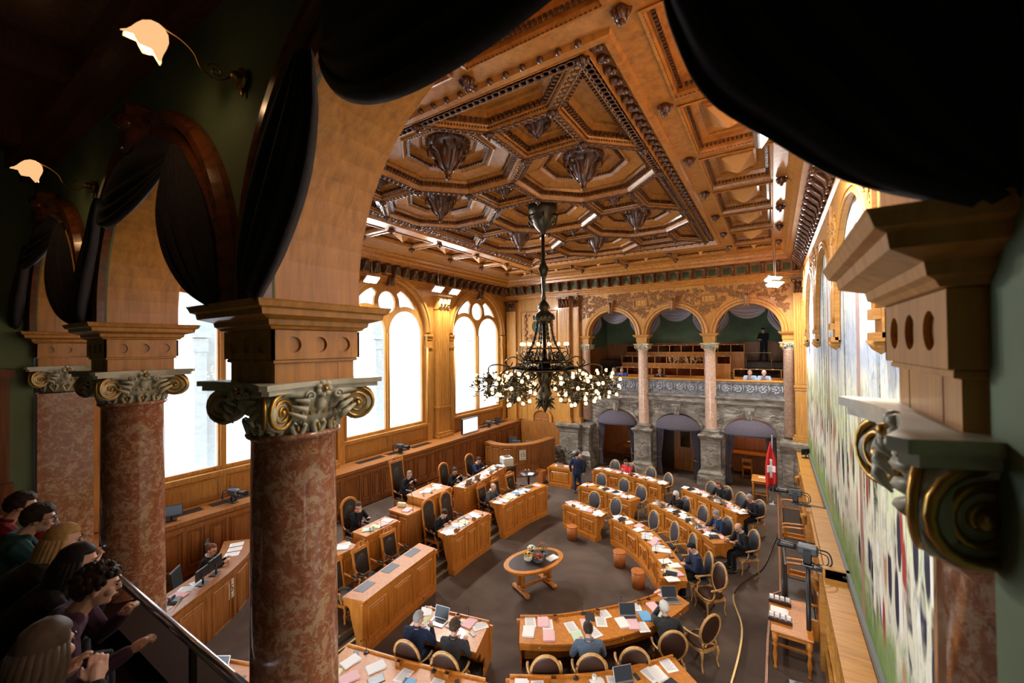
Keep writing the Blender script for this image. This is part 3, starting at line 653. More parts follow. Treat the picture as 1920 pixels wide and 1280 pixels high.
def arch_poly(x0, x1, z0, z1, arches, st=0):
    # outer outline with semicircular arches cut from below: arches = [(cx, r)], left to right, z0 = spring
    P = [(x0, z1), (x0, z0)]
    for cx, r in arches: P += ([(cx-r, z0)] if st else [])+[(cx-r*math.cos(a), z0+st+r*math.sin(a)) for a in [PI*i/32 for i in range(33)]]+([(cx+r, z0)] if st else [])
    return P+[(x1, z0), (x1, z1)]
AF = [((CX[i]+CX[i+1])/2, (CX[i+1]-CX[i])/2-.267) for i in range(3)]
AN = [((NX[i]+NX[i+1])/2, (NX[i+1]-NX[i])/2-.267) for i in range(3)]
m = MB(); m.plate(arch_poly(-9.0, 1.15, ZI, 9.1, AF), [], .534, MXZ(FY)); m.box(-13.5, 1.2, FY-.3, FY+.3, 9.05, 10.9)
wf = struct('wall_far', m, W_OAK)
m = MB()
for cx, r in AF:
    A = [(cx-r*math.cos(PI*i/36), FY-.267, ZI+r*math.sin(PI*i/36)) for i in range(37)]
    m.sweep(A, [(0, 0), (0, .04), (-.08, .05), (-.085, .02), (-.11, .02), (-.13, .06), (-.21, .08), (-.24, .03), (-.24, 0)], n=(0, -1, 0))
    m.sweep([(x, y+.2, z) for x, y, z in A], [(.02, 0), (.02, .3), (-.0, .3), (-.0, 0)], n=(0, 1, 0))
m.build('archivolt', W_OAK, wf)
m = MB()
for cx, r in AF:
    zt = ZI+r; P = [(-.09, zt-.12), (.09, zt-.12), (.15, zt+.50), (-.15, zt+.50)]; m.plate([(p[0]+cx, p[1]) for p in P], [], .22, MXZ(FY-.37), 0, .01)
    m.box(cx-.19, cx+.19, FY-.52, FY-.267, zt+.46, zt+.54)
    m.tube([(cx, FY-.5, zt+.40), (cx, FY-.56, zt+.28), (cx, FY-.48, zt+.1), (cx, FY-.52, zt-.02), (cx, FY-.47, zt-.1)], [.07, .08, .05, .06, .04], 7)
m.build('keystone', W_CARVE_M, wf)
def inarch(u, v, pad=.32):
    for cx, r in AF:
        if (u-cx)**2+(v-ZI)**2 < (r+pad)**2: return False
    return not (any(abs(u-x) < .42 and 8.10 < v < 8.62 for x in CX[1:3]))
m = MB(); relief(m, (-8.9, .55, 7.6, 8.85), lambda u, v, w_: (u, FY-.27-w_, v), 420, .085, 3, ok=inarch, th=.018)
for x in CX[1:3]: m.plate([(x-.34, 8.16), (x+.34, 8.16), (x+.34, 8.56), (x-.34, 8.56)], [[(x-.29, 8.21), (x+.29, 8.21), (x+.29, 8.51), (x-.29, 8.51)]], .05, MXZ(FY-.29))
m.build('spandrel_carving', W_CARVE_M, wf)
for x, t in ((CX[1], '1291'), (CX[2], '1370')):
    m = MB(); m.text(t, .27, .03, Matrix.Translation((x, FY-.285, 8.36)) @ MXZ(0)); tag(m.build('year_lettering', mat('gold_letters', (.75, .45, .12), .35, .3), wf), 'gold year %s carved between two arches' % t)
# far left bay: pilasters, clock panel, door
m = MB(); m.box(-13.5, -9.0, 20.62, 21.0, 0, 9.1); m.box(-9.9, -8.75, 20.3, 21.1, 2.2, 9.1)
m.box(-9.0, -8.72, 20.45, 21.3, 0, 9.1)
pilaster(m, -9.45, 20.62, .62, .55, 2.25, 8.95, (0, -1), 6, seed=4); pilaster(m, -8.86, 20.62, .30, .30, 2.25, 8.95, (0, -1), 0, seed=5); pilaster(m, -13.0, 20.62, .62, .2, 1.85, 8.95, (0, -1), 0, seed=6)
pilaster(m, .92, 20.55, .44, .25, 2.3, 8.95, (0, -1), 5, seed=7, zf=4.6)
panelY(m, -12.45, -10.05, 6.35, 8.3, 20.62, d=.05); m.box(-12.6, -9.9, 20.5, 20.62, 6.0, 6.1); m.box(-12.7, -9.8, 20.45, 20.62, 5.85, 6.0)
panelY(m, -12.45, -10.05, 3.5, 5.6, 20.62, d=.04); panelY(m, -12.5, -12.05, 2.1, 3.2, 20.62); panelY(m, -12.6, -12.1, .9, 1.9, 20.62)
struct('wall_far_left_bay', m, [W_OAK, W_CARVE])
m = MB()
for sg in (-1, 1):
    for k in range(4): m.ell((-11.25+sg*.82, 20.54, 6.75+.37*k), (.10, .05, .13), 8, 6); m.tube([(-11.25+sg*.82, 20.54, 6.85+.37*k), (-11.25+sg*.9, 20.52, 6.95+.37*k), (-11.25+sg*.76, 20.52, 7.02+.37*k)], [.03, .04, .015], 6)
relief(m, (-12.2, -10.3, 6.5, 6.9), lambda u, v, w_: (u, 20.57-w_, v), 14, .12, 5); relief(m, (-12.2, -10.3, 8.0, 8.2), lambda u, v, w_: (u, 20.57-w_, v), 10, .10, 6)
struct('trim_6_clock_panel_carving', m, W_CARVE_M)
ck = thing('wall_clock', (-11.25, 20.54, 7.42), 0, 'round dark green wall clock with gilt spokes on the carved panel behind the chandelier', 'clock')
m = MB(); m.lathe([(0, -.03), (.36, -.03), (.36, 0), (0, 0)], 32, axis='Y'); m.build('dial', mat('clock_green', (.02, .07, .05), .3), ck)
m = MB(); m.lathe([(.36, .0), (.36, -.06), (.41, -.08), (.46, -.04), (.46, 0)], 32, axis='Y'); m.build('clock_rim', W_OAK, ck)
m = MB()
for k in range(12): a = PI/6*k; m.tube([(.2*math.cos(a), -.04, .2*math.sin(a)), (.31*math.cos(a), -.04, .31*math.sin(a))], .013, 4)
m.tube([(0, -.05, 0), (.12, -.05, .16)], .012, 4); m.tube([(0, -.05, 0), (-.2, -.05, .1)], .01, 4); m.build('hour_marks', BRASS, ck)
m = MB(); m.plate([(-11.75, 0), (-10.45, 0), (-10.45, 2.4)]+[(-11.1+.65*math.cos(a), 2.35+.45*math.sin(a)) for a in [PI*i/14 for i in range(15)]]+[(-11.75, 2.4)], [[(-11.6, 0.02), (-10.6, .02), (-10.6, 2.35)]+[(-11.1+.5*math.cos(a), 2.35+.34*math.sin(a)) for a in [PI*i/14 for i in range(15)]]], .14, MXZ(20.56))
d = struct('door_1', m, W_OAK); m = MB(); m.box(-11.62, -10.58, 20.56, 20.61, 0, 2.7); panelY(m, -11.5, -11.15, .9, 2.2, 20.56); panelY(m, -11.05, -10.7, .9, 2.2, 20.56); m.build('door_leaf', W_RED, d)
m = MB(); m.tube([(-10.75, 20.5, 1.05), (-10.85, 20.48, 1.05)], .015, 6); m.build('door_handle', BRASS, d)
# stone storey of the far wall
m = MB(); OPN = [(-6.88, .99), (-3.93, .98), (-.94, .98)]
O = [[(c-h, -.16), (c+h, -.16), (c+h, 2.35)]+[(c+h*math.cos(a), 2.35+.68*math.sin(a)) for a in [PI*i/20 for i in range(1, 20)]]+[(c-h, 2.35)] for c, h in OPN]
outer = [(-8.6, 3.95), (-8.6, -.16)]
for c, h in OPN: outer += [(c-h, -.16), (c-h, 2.35)]+[(c-h*math.cos(a), 2.35+.68*math.sin(a)) for a in [PI*i/20 for i in range(1, 20)]]+[(c+h, 2.35), (c+h, -.16)]
outer += [(1.15, -.16), (1.15, 3.95)]
m.plate(outer, [], .5, MXZ(21.10))
for c, h in OPN:
    A = [(c-(h+.02)*math.cos(PI*i/24), 20.85, 2.35+.70*math.sin(PI*i/24)) for i in range(25)]; m.sweep(A, [(0, 0), (0, .06), (-.13, .08), (-.15, 0)], n=(0, -1, 0))
m.sweep([(-8.75, 20.85, 0), (1.15, 20.85, 0)], [(0, 3.50), (.05, 3.52), (.08, 3.6), (.12, 3.62), (.12, 3.78), (.16, 3.8), (.2, 3.88), (.2, 3.95), (-.3, 3.95), (-.3, 3.5)], n=(0, 0, 1))
wst = struct('wall_far_stone_storey', m, STONE)
m = MB()
for c, h in OPN:
    m.plate([(c-.1, 2.98), (c+.1, 2.98), (c+.17, 3.42), (c-.17, 3.42)], [], .3, MXZ(20.77)); m.box(c-.2, c+.2, 20.60, 20.82, 3.40, 3.5); m.tube([(c, 20.62, 3.36), (c, 20.56, 3.25), (c, 20.62, 3.1), (c, 20.58, 3.02)], [.07, .08, .05, .05], 7)
relief(m, (-8.3, 1.0, 2.75, 3.4), lambda u, v, w_: (u, 20.84-w_, v), 46, .16, 9, ok=lambda u, v: all(((u-c)/(h+.3))**2+((v-2.35)/.98)**2 > 1 for c, h in OPN), th=.02)
m.build('stone_carving', STONE, wst)
# big stone corner pier and right stone dado
m = MB()
sq(m, -9.2, 20.5, [(.75, -.16), (.75, .3), (.66, .36), (.68, .6), (.56, .75), (.52, .8), (.52, 1.75), (.56, 1.8), (.60, 1.95), (.70, 2.08), (.70, 2.2), (.5, 2.25)])
sq(m, -8.55, 20.6, [(.52, -.16), (.52, .3), (.46, .36), (.48, .6), (.40, .75), (.36, .8), (.36, 1.75), (.40, 1.8), (.44, 1.95), (.52, 2.08), (.52, 2.2), (.4, 2.25)])
relief(m, (-9.9, -8.3, .1, .9), lambda u, v, w_: (u, 19.82-w_, v), 24, .14, 12, th=.05)
sq(m, .72, 20.65, [(.55, -.16), (.55, .3), (.48, .4), (.48, 1.8), (.52, 1.9), (.58, 2.1), (.58, 2.25), (.45, 2.3)]); m.box(.35, .6, 20.12, 20.2, .5, 1.7); m.box(.72, 1.05, 20.12, 20.2, .5, 1.7)
struct('wall_far_corner_piers', m, STONE)
# balcony parapet with carved rosettes and oak rail
m = MB(); m.box(-8.3, .5, 20.86, 21.0, 3.95, 4.58); m.box(-8.3, .5, 20.82, 21.02, 3.95, 4.02); m.box(-8.3, .5, 20.82, 21.02, 4.54, 4.6)
bal = struct('trim_7_balcony_parapet', m, STONE_D)
m = MB()
x = -8.1
while x < .4:
    c = (x, 20.845, 4.29)
    for q, (R, t) in enumerate(((.21, 1.6), (.12, 1.2))): m.tube(spiral(c, R, t, (1 if int(x*3) % 2 else -1, 0, 0), (0, 0, 1), 22, q*2, 1), .017, 5)
    for k in range(7): a = 2*PI*k/7; m.ell((x+.12*math.cos(a), 20.84, 4.29+.12*math.sin(a)), (.05, .02, .05), 6, 4)
    m.ell((x, 20.83, 4.29), (.045, .03, .045), 7, 5); m.tube([(x+.21, 20.84, 4.1), (x+.235, 20.83, 4.29), (x+.21, 20.84, 4.5)], [.015, .03, .015], 5); x += .48
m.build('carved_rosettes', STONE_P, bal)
m = MB(); m.sweep([(-8.35, 20.94, 4.6), (.55, 20.94, 4.6)], [(-.1, 0), (.10, 0), (.13, .04), (.13, .08), (.09, .11), (-.1, .11)], n=(0, 0, 1)); m.build('handrail', W_OAK, bal)

# ---------------------------------------------------------------- far gallery behind the balcony
m = MB(); m.box(-9.2, 1.15, 20.95, 25.9, 3.6, 3.95); m.box(-9.2, 1.15, 22.3, 25.9, 3.9, 4.25); m.box(-9.2, 1.15, 23.2, 25.9, 4.2, 4.85); m.box(-9.2, 1.15, 24.1, 25.9, 4.8, 5.4)
m.box(-9.2, 1.15, 21.0, 25.9, 9.1, 9.2); fg = struct('floor_far_gallery', m, CARPET)
m = MB(); m.box(-9.2, 1.15, 25.6, 25.8, 3.6, 9.2); m.box(-9.3, -9.0, 21.07, 25.8, 3.6, 9.2); m.box(1.02, 1.15, 21.07, 25.8, 3.6, 9.2); struct('wall_far_gallery', m, GREEN)
m = MB(); m.box(-9.0, 1.02, 25.52, 25.6, 3.9, 6.35); 
x = -8.9
while x < .9: m.box(x, x+.02, 25.49, 25.52, 4.8, 6.3); x += .3
m.box(-9.0, -8.92, 21.1, 25.5, 3.9, 6.2); m.box(-9.0, 1.02, 25.47, 25.6, 6.32, 6.40); struct('trim_8_gallery_wainscot', m, W_RED)
def bench(x0, x1, y, z0, z1, label):
    r = thing('gallery_bench', ((x0+x1)/2, y, z0), 0, label, 'bench', None); h = (x1-x0)/2; H = z1-z0; n = max(2, round((x1-x0)/.62))
    m = MB(); m.box(-h, h, -.03, .03, 0, H-.40); m.box(-h, h, -.05, .32, H-.42, H-.38)
    for i in range(int(2*h/.12)): m.box(-h+.12*i, -h+.12*i+.1, -.04, -.03, .02, H-.44)
    m.build('plank_front', W_ORANGE, r)
    m = MB()
    for i in range(n+1): x = -h+2*h*i/n; m.box(x-.018, x+.018, -.05, -.02, H-.42, H)
    m.box(-h, h, -.05, -.02, H-.03, H); m.build('post_frame', W_ORANGE, r)
    m = MB()
    for i in range(n): x = -h+2*h*i/n; m.box(x+.02, x+2*h/n-.02, -.04, -.035, H-.41, H-.03)
    m.build('glass_panel', PERSPEX, r)
    for i in range(n): m = MB(); m.box(-h+2*h*(i+.5)/n-.04, -h+2*h*(i+.5)/n+.04, -.06, -.015, H-.02, H+.01); m.build('number_plate', CREAM, r)
    m = MB(); m.box(-h, h, .40, .78, .33, .38); m.box(-h, h, .76, .80, .33, .7); m.build('seat_board', W_ORANGE, r)
bench(-7.35, -2.9, 22.3, 3.95, 5.12, 'front row of wooden gallery desks with glass panels, behind the left two arches')
bench(-7.3, -1.83, 23.2, 4.25, 5.70, 'middle row of wooden gallery desks with glass panels')
bench(-7.3, -1.27, 24.1, 4.85, 6.28, 'topmost row of wooden gallery desks against the green wall')
bench(-1.62, .9, 22.3, 3.95, 5.12, 'short wooden gallery desk block behind the right arch')
r = thing('brass_railing', (0, 0, 0), 0, 'thin brass railing beside the standing guard in the far gallery', 'railing')
m = MB(); m.tube([(-1.25, 24.0, 5.85), (.95, 24.0, 5.85)], .018, 6); m.build('top_rail', BRASS, r)
for x in (-1.2, -.1, .9): m = MB(); m.tube([(x, 24.0, 4.85), (x, 24.0, 5.85)], .014, 6); m.build('post', BRASS, r)
m = MB(); m.tube([(-1.2, 24, 5.4), (.9, 24, 5.4)], .01, 5); m.tube([(-1.2, 24, 5.1), (.9, 24, 5.1)], .01, 5); m.build('wire', IRON, r)

# ---------------------------------------------------------------- drapery
def surf(name, fn, nu, nv, ma, parent=None, th=.012):
    v = [tuple(fn(i/nu, j/nv)) for j in range(nv+1) for i in range(nu+1)]; m = MB()
    m.add(v, [(j*(nu+1)+i, j*(nu+1)+i+1, (j+1)*(nu+1)+i+1, (j+1)*(nu+1)+i) for j in range(nv) for i in range(nu)], 0, True)
    o = m.build(name, ma, parent); s = o.modifiers.new('s', 'SOLIDIFY'); s.thickness = th; return o
def pick(P, t):
    u = t*(len(P)-1); k = min(int(u), len(P)-2); f = u-k
    Q = [Vector(p) for p in P]; a = Q[max(0, k-1)]; b = Q[k]; c = Q[k+1]; d = Q[min(len(P)-1, k+2)]
    return .5*((2*b)+(c-a)*f+(2*a-5*b+4*c-d)*f*f+(3*b-a-3*c+d)*f**3)
def drapes(cx, y, zs, r, ma, s, label, L=None, Rr=None, A=None, B=None, low=None, crown=None):
    o = thing('arch_drapery', (cx, y, zs), 0, label, 'curtain')
    A = A or (-.70, .98); B = B or (.70, .98); low = low if low is not None else .62; top = crown or r+.12
    def mid(u, v):
        sag = 4*u*(1-u); e = lerp(A, B, u); zb = e[1]-(e[1]-low)*sag**.9
        zt = max(e[1], math.sqrt(max(.01, (r+.1)**2-e[0]**2)))+.02
        z = zb+(zt-zb)*(1-v); k = (1-(1-v)**1.6)
        return Vector((e[0], s*(-.05-.045*sag*math.sin(v*v*PI*7)*k-.12*sag*v), z))
    surf('center_swag', mid, 28, 44, ma, o)
    for nm, P, sg in (('left_swag', L, -1), ('right_swag', Rr, 1)):
        P = P or [(sg*a, b) for a, b in ((.80, 1.00), (.76, .62), (.92, .30), (1.12, .08), (1.24, .0))]
        def side(u, v, P=P, sg=sg):
            p = pick(P, u); an = 2.15-u*2.1; an = min(an, PI/2+.5); q = Vector((sg*(r+.16)*math.cos(PI/2*u*1.0+.28*(1-u)) if 0 else sg*(r+.16)*math.sin(PI/2*(.42+.58*u)), (r+.16)*math.cos(PI/2*(.42+.58*u))-.02))
            t = v; a = p.lerp(q, 1-t); w_ = math.sin(PI*min(1, u*.95+.03)); w2 = .25+.75*w_
            return Vector((a.x, s*(-.05-.045*w2*math.sin(t*t*PI*8)-.10*w2*t), a.y))
        surf(nm, side, 28, 40, ma, o)
    return o
for i, (cx, r) in enumerate(AF): drapes(cx, FY+.33, ZI, r, DRAPE_L, -1, ('lilac grey swagged drapery in the left far arch', 'lilac grey swagged drapery in the middle far arch', 'lilac grey swagged drapery in the right far arch')[i])
nL = [(-.70, 1.03), (-.63, .73), (-.67, .44), (-.84, .19), (-1.06, .02), (-1.16, 0)]
nR = [(.75, 1.0), (.75, .60), (.79, .40), (.85, .26), (.95, .16), (1.08, .05), (1.24, -.01)]
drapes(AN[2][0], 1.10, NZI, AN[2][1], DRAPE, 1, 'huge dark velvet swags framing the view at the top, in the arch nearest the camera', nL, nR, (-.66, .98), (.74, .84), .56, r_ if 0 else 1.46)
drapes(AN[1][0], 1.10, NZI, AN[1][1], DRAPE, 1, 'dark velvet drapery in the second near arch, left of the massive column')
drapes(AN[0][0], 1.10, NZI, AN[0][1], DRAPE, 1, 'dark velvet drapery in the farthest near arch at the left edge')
# ---------------------------------------------------------------- near gallery wall, archivolts, room
m = MB(); m.plate(arch_poly(-8.3, .40, NZI, 9.2, AN, .10), [], .52, MXZ(1.42)); m.box(-13.6, -8.19, 1.2, 1.68, -.2, 10.9); m.box(-13.6, 1.3, 1.2, 1.68, 9.1, 10.9); m.box(.40, 1.3, 1.2, 1.68, -.2, 9.2)
wn = struct('wall_near', m, W_OAK)
m = MB(); m.plate(arch_poly(-8.0, .34, NZI, 8.8, AN, .10), [], .012, MXZ(1.153)); m.build('wall_near_lining', GREEN, wn)
m = MB()
for cx, r in AN:
    A = [(cx-r, 1.146, NZI)]+[(cx-r*math.cos(PI*i/40), 1.146, NZI+.1+r*math.sin(PI*i/40)) for i in range(41)]+[(cx+r, 1.146, NZI)]
    m.sweep(A, [(0, 0), (.0, .05), (-.04, .07), (-.08, .05), (-.12, .05), (-.15, .09), (-.20, .09), (-.23, .04), (-.23, 0)], n=(0, -1, 0), sm=False)
m.build('dark_archivolt', W_DARKARCH, wn)
m = MB()
for cx, r in AN: m.cbox((cx, 1.06, NZI+r+.22), (.2, .16, .34), 0, .03); m.tube([(cx-.1, 1.0, NZI+r+.3), (cx+.1, 1.0, NZI+r+.2)], .06, 10); m.tube([(cx-.09, 1.02, NZI+r+.1), (cx+.09, 1.02, NZI+r+.1)], .045, 10)
m.build('scroll_keystone', W_DARKARCH, wn)
m = MB(); m.box(.345, .50, -3.2, 1.146, 3.4, 8.9); struct('wall_gallery_right', m, GREEN)
m = MB(); m.box(-8.3, -7.75, -3.2, 1.146, 3.4, 8.9); wgl = struct('wall_gallery_left', m, GREEN)
m = MB(); m.box(-7.75, -7.70, .1, .95, 3.8, 6.0); m.box(-7.70, -7.67, .2, .85, 4.9, 5.85); m.box(-7.70, -7.62, -.3, .98, 6.0, 6.1); m.box(-7.75, -7.66, -3, .98, 3.8, 4.75); m.build('door_panelling', W_GAL, wgl)
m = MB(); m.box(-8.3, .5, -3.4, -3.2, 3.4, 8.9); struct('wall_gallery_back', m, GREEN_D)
m = MB(); m.box(-8.3, .5, -3.4, 1.146, 8.72, 8.9)
for y in (-2.4, -1.2, 0., 1.0): m.box(-8.3, .5, y-.09, y+.09, 8.52, 8.72)
for x in (-6.9, -4.9, -2.9, -.9): m.box(x-.09, x+.09, -3.4, 1.14, 8.55, 8.72)
m.box(-8.3, .5, 1.02, 1.146, 8.38, 8.72)
struct('ceiling_gallery', m, W_GAL)
m = MB(); m.box(-8.3, .5, .0, 1.3, 3.4, 3.75); m.box(-8.3, .5, -3.2, .05, 3.4, 4.1); m.box(-8.3, .5, -3.2, -.9, 3.4, 4.5); struct('floor_gallery', m, CARPET)
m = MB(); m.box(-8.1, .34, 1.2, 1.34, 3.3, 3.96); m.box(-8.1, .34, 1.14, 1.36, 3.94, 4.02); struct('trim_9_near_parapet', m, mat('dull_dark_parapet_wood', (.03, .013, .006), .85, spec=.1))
r = thing('guard_rail', (0, 1.1, 4.5), 0, 'bright polished metal rail along the front of the near gallery', 'railing')
m = MB(); m.tube([(-8.0, 0, 0), (.3, 0, 0)], .026, 12); m.build('rail_bar', STEEL, r)
for x in (-6.8, -5.0, -3.05, -1.6, -.1): m = MB(); m.box(x-.02, x+.02, -.015, .015, -.75, -.02); m.build('bracket_post', IRON, r)
# seat rows in the dark behind the rail
# ---------------------------------------------------------------- mural, right wall ledge
def mural_mat():
    m = mat('wall_painting', (.7, .7, .7), .75, spec=.1); tc = N(m, 'ShaderNodeTexCoord'); sx = N(m, 'ShaderNodeSeparateXYZ'); LK(m, tc.outputs['Object'], sx.inputs[0])
    Y, Z = sx.outputs[1], sx.outputs[2]
    def mp(sc):
        q = N(m, 'ShaderNodeMapping'); q.inputs['Scale'].default_value = sc; LK(m, tc.outputs['Object'], q.inputs[0]); return q.outputs[0]
    def math_(op, a, b=None, c=None):
        n = N(m, 'ShaderNodeMath', operation=op)
        for i, v in enumerate((a, b, c)):
            if v is None: continue
            if isinstance(v, (int, float)): n.inputs[i].default_value = v
            else: LK(m, v, n.inputs[i])
        return n.outputs[0]
    nz = noi(m, mp((1, .5, .8)), 1.4, 6, .62, .8); zz = math_('ADD', Z, math_('MULTIPLY', math_('SUBTRACT', nz, .5), 2.2))
    base = ramp(m, math_('DIVIDE', math_('SUBTRACT', zz, 2), 7), [(0, (.16, .26, .08)), (.09, (.26, .34, .14)), (.17, (.60, .58, .46)), (.28, (.66, .64, .50)), (.40, (.58, .64, .40)), (.5, (.74, .76, .66)), (.60, (.42, .50, .64)), (.70, (.80, .80, .76)), (.80, (.56, .62, .70)), (.9, (.74, .76, .74)), (1, (.60, .66, .70))])
    brush = noi(m, mp((1, 1.4, .35)), 5, 7, .7, 1.6)
    base = mixc(m, base, ramp(m, brush, [(.38, (.45, .5, .6)), (.5, (1, 1, 1)), (.62, (1, .97, .85))]), .75, 'MULTIPLY')
    vo = N(m, 'ShaderNodeTexVoronoi'); vo.inputs['Scale'].default_value = 1; LK(m, mp((1, 4.6, 1.25)), vo.inputs['Vector'])
    sc = N(m, 'ShaderNodeSeparateColor'); LK(m, vo.outputs['Color'], sc.inputs[0])
    crowd = ramp(m, sc.outputs[0], [(0, (.03, .03, .05)), (.22, (.30, .05, .04)), (.34, (.07, .07, .12)), (.48, (.62, .58, .48)), (.58, (.14, .16, .34)), (.70, (.10, .07, .05)), (.84, (.42, .22, .14)), (.92, (.70, .68, .62))], 'CONSTANT')
    dens = noi(m, mp((1, .35, .5)), 1.9, 3); band = ramp(m, math_('DIVIDE', Z, 10), [(.235, (0, 0, 0)), (.28, (1, 1, 1)), (.44, (1, 1, 1)), (.54, (0, 0, 0))])
    dm = ramp(m, dens, [(.40, (0, 0, 0)), (.46, (1, 1, 1))]); k = math_('MULTIPLY', band, dm); edge_ = ramp(m, vo.outputs['Distance'], [(.36, (1, 1, 1)), (.52, (0, 0, 0))]); k = math_('MULTIPLY', k, edge_)
    c = mixc(m, base, crowd, k)
    tr = noi(m, mp((1, 2.6, .05)), 1.8, 3, .6, .25); trunk = ramp(m, tr, [(.565, (0, 0, 0)), (.60, (1, 1, 1))]); up = ramp(m, math_('DIVIDE', Z, 10), [(.36, (0, 0, 0)), (.42, (1, 1, 1))])
    fol = ramp(m, noi(m, mp((1, 3, 1.5)), 9, 3, .6), [(.45, (.05, .06, .04)), (.55, (.10, .12, .07)), (.60, (.52, .50, .20)), (.68, (.12, .13, .10))])
    c = mixc(m, c, fol, math_('MULTIPLY', trunk, up))
    pil = math_('ABSOLUTE', math_('SUBTRACT', math_('WRAP', math_('ADD', Y, -2.1), 4.1, 0), 2.05)); pm = ramp(m, pil, [(0, (1, 1, 1)), (.13, (1, 1, 1)), (.15, (0, 0, 0))])
    c = mixc(m, c, (.36, .19, .14), math_('MULTIPLY', math_('SUBTRACT', 1.0, math_('MULTIPLY', pm, -1)) if 0 else math_('MULTIPLY', pm, .8), 1.0))
    LK(m, c, bc(m)); bump(m, brush, .1, .004); return m
mu = thing('wall_painting', (0, 0, 0), 0, 'huge pale landscape painting with a crowd filling the right wall', 'painting')
m = MB(); m.box(1.10, 1.14, 2.0, 20.35, 2.1, 8.9); m.build('painted_surface', mural_mat(), mu)
m = MB(); m.sweep([(1.10, 2, 2.12), (1.10, 20.3, 2.12)], [(0, 0), (0, .05), (-.08, .06), (-.1, .02), (-.1, 0)], n=(-1, 0, 0)); m.build('grey_frame', mat('grey_frame', (.12, .13, .13), .5), mu)
AC = [4.15, 8.25, 12.35, 16.45]
P = [(20.4, 9.1), (1.7, 9.1), (1.7, 6.35)]
for c in AC: P += [(c-1.86, 6.35), (c-1.86, 6.7)]+[(c-1.86*math.cos(a), 6.7+1.86*math.sin(a)) for a in [PI*i/32 for i in range(1, 32)]]+[(c+1.86, 6.7), (c+1.86, 6.35)]
P += [(20.4, 6.35)]
m = MB(); m.plate(P, [], .08, MYZr(1.05))
for c in AC:
    A = [(1.01, c-1.86*math.cos(PI*i/36), 6.7+1.86*math.sin(PI*i/36)) for i in range(37)]
    for rr, d in ((.03, .05), (.13, .03)): m.tube([(1.0, c-(1.86+rr)*math.cos(PI*i/36), 6.7+(1.86+rr)*math.sin(PI*i/36)) for i in range(37)], .025, 6)
for y in [a+2.05 for a in AC]: m.cbox((1.0, y, 6.62), (.12, .34, .12)); m.cbox((1.0, y, 6.36), (.12, .38, .10)); m.lathe([(.0, 6.16), (.08, 6.22), (.14, 6.32)], 10, (1.03, y, 0)); m.box(.97, 1.02, y-.05, y+.05, 6.6, 9.0)
relief(m, (2.0, 20, 7.9, 8.8), lambda u, v, w_: (1.01-w_, u, v), 70, .16, 21, ok=lambda u, v: all((u-c)**2+(v-6.7)**2 > 2.15**2 for c in AC), th=.018)
struct('wall_right_arched_panelling', m, W_OAK_X, wr)
m = MB(); m.box(.78, 1.16, 1.8, 20.3, 0, 1.86); m.box(.70, 1.16, 1.8, 20.3, 1.86, 1.94)
y = 2.2
while y < 20: panel(m, y, y+.5, .9, 1.7, .78, -1, d=.03); y += .66
m.box(.72, .8, 1.8, 20.3, 0, .5)
for y in (9.95, 13.4, 17.0, 6.5): m.box(.66, .82, y-.14, y+.14, 0, 1.9); m.tube([(.66, y-.1, 1.8), (.58, y, 1.75), (.64, y, 1.5)], [.06, .07, .04], 6)
m.box(.74, 1.16, 9.6, 13.1, 1.94, 2.10); m.box(.70, 1.16, 9.6, 9.7, 1.9, 2.12)
struct('wall_right_ledge', m, W_OAK_X, wr)

# ---------------------------------------------------------------- doorways under the balcony, canopies
m = MB(); m.box(-8.6, 1.15, 24.0, 24.1, -.3, 3.6); m.box(-8.7, -8.6, 21.3, 24.1, -.3, 3.6); m.box(1.15, 1.2, 21.3, 24.1, -.3, 3.6); m.box(-8.6, 1.15, 21.35, 24.1, 3.5, 3.6)
for x in (-5.4, -2.43): m.box(x-.35, x+.35, 21.35, 23.4, -.3, 3.6)
for c, h in OPN:
    for k in range(3): m.box(c-1.0+.7*k, c-.45+.7*k, 23.96, 24.0, .5, 2.6)
struct('wall_lobby', m, W_RED)
for i, (c, h) in enumerate(OPN):
    nm = ('left', 'middle', 'right')[i]
    o = thing('door_canopy', (c, 20.82, 2.33), 0, 'domed violet grey cloth canopy over the %s doorway of the far wall' % nm, 'canopy')
    def can(u, v, h=h): a = PI*u; b = PI/2*v; return Vector((-h*1.0*math.cos(a)*(1), -.62*math.sin(a)*math.sin(b)**.8, .64*math.sin(a)*math.cos(b)-.02*0))
    surf('canopy_cloth', can, 24, 12, CANOPY, o, .02)
    m = MB(); m.tube([tuple(can(u/16, 1)) for u in range(17)], .02, 6); m.tube([tuple(can(u/16, .82)) for u in range(17)], .008, 4); m.build('piping', CANOPY, o)
    for sg, sn in ((-1, 'left'), (1, 'right')):
        q = thing('door_curtain', (c+sg*(h-.05), 21.05, 0), 0, 'grey curtain tied back at the %s side of the %s doorway' % (sn, nm), 'curtain')
        def cur(u, v, sg=sg):
            z = 2.5*(1-v)+.02; t = z/2.5; w_ = .16+.30*abs(t-.36)**.8*(1 if t > .36 else .55); x = -sg*w_*u
            return Vector((x, -.25+.03*math.sin(u*PI*9), z))
        surf('cloth', cur, 36, 20, CANOPY, q, .01)
        m = MB(); m.tube([(sg*.02, -.30, .88), (-sg*.1, -.32, .86), (-sg*.2, -.30, .92)], .03, 6); m.build('tieback', CANOPY, q)
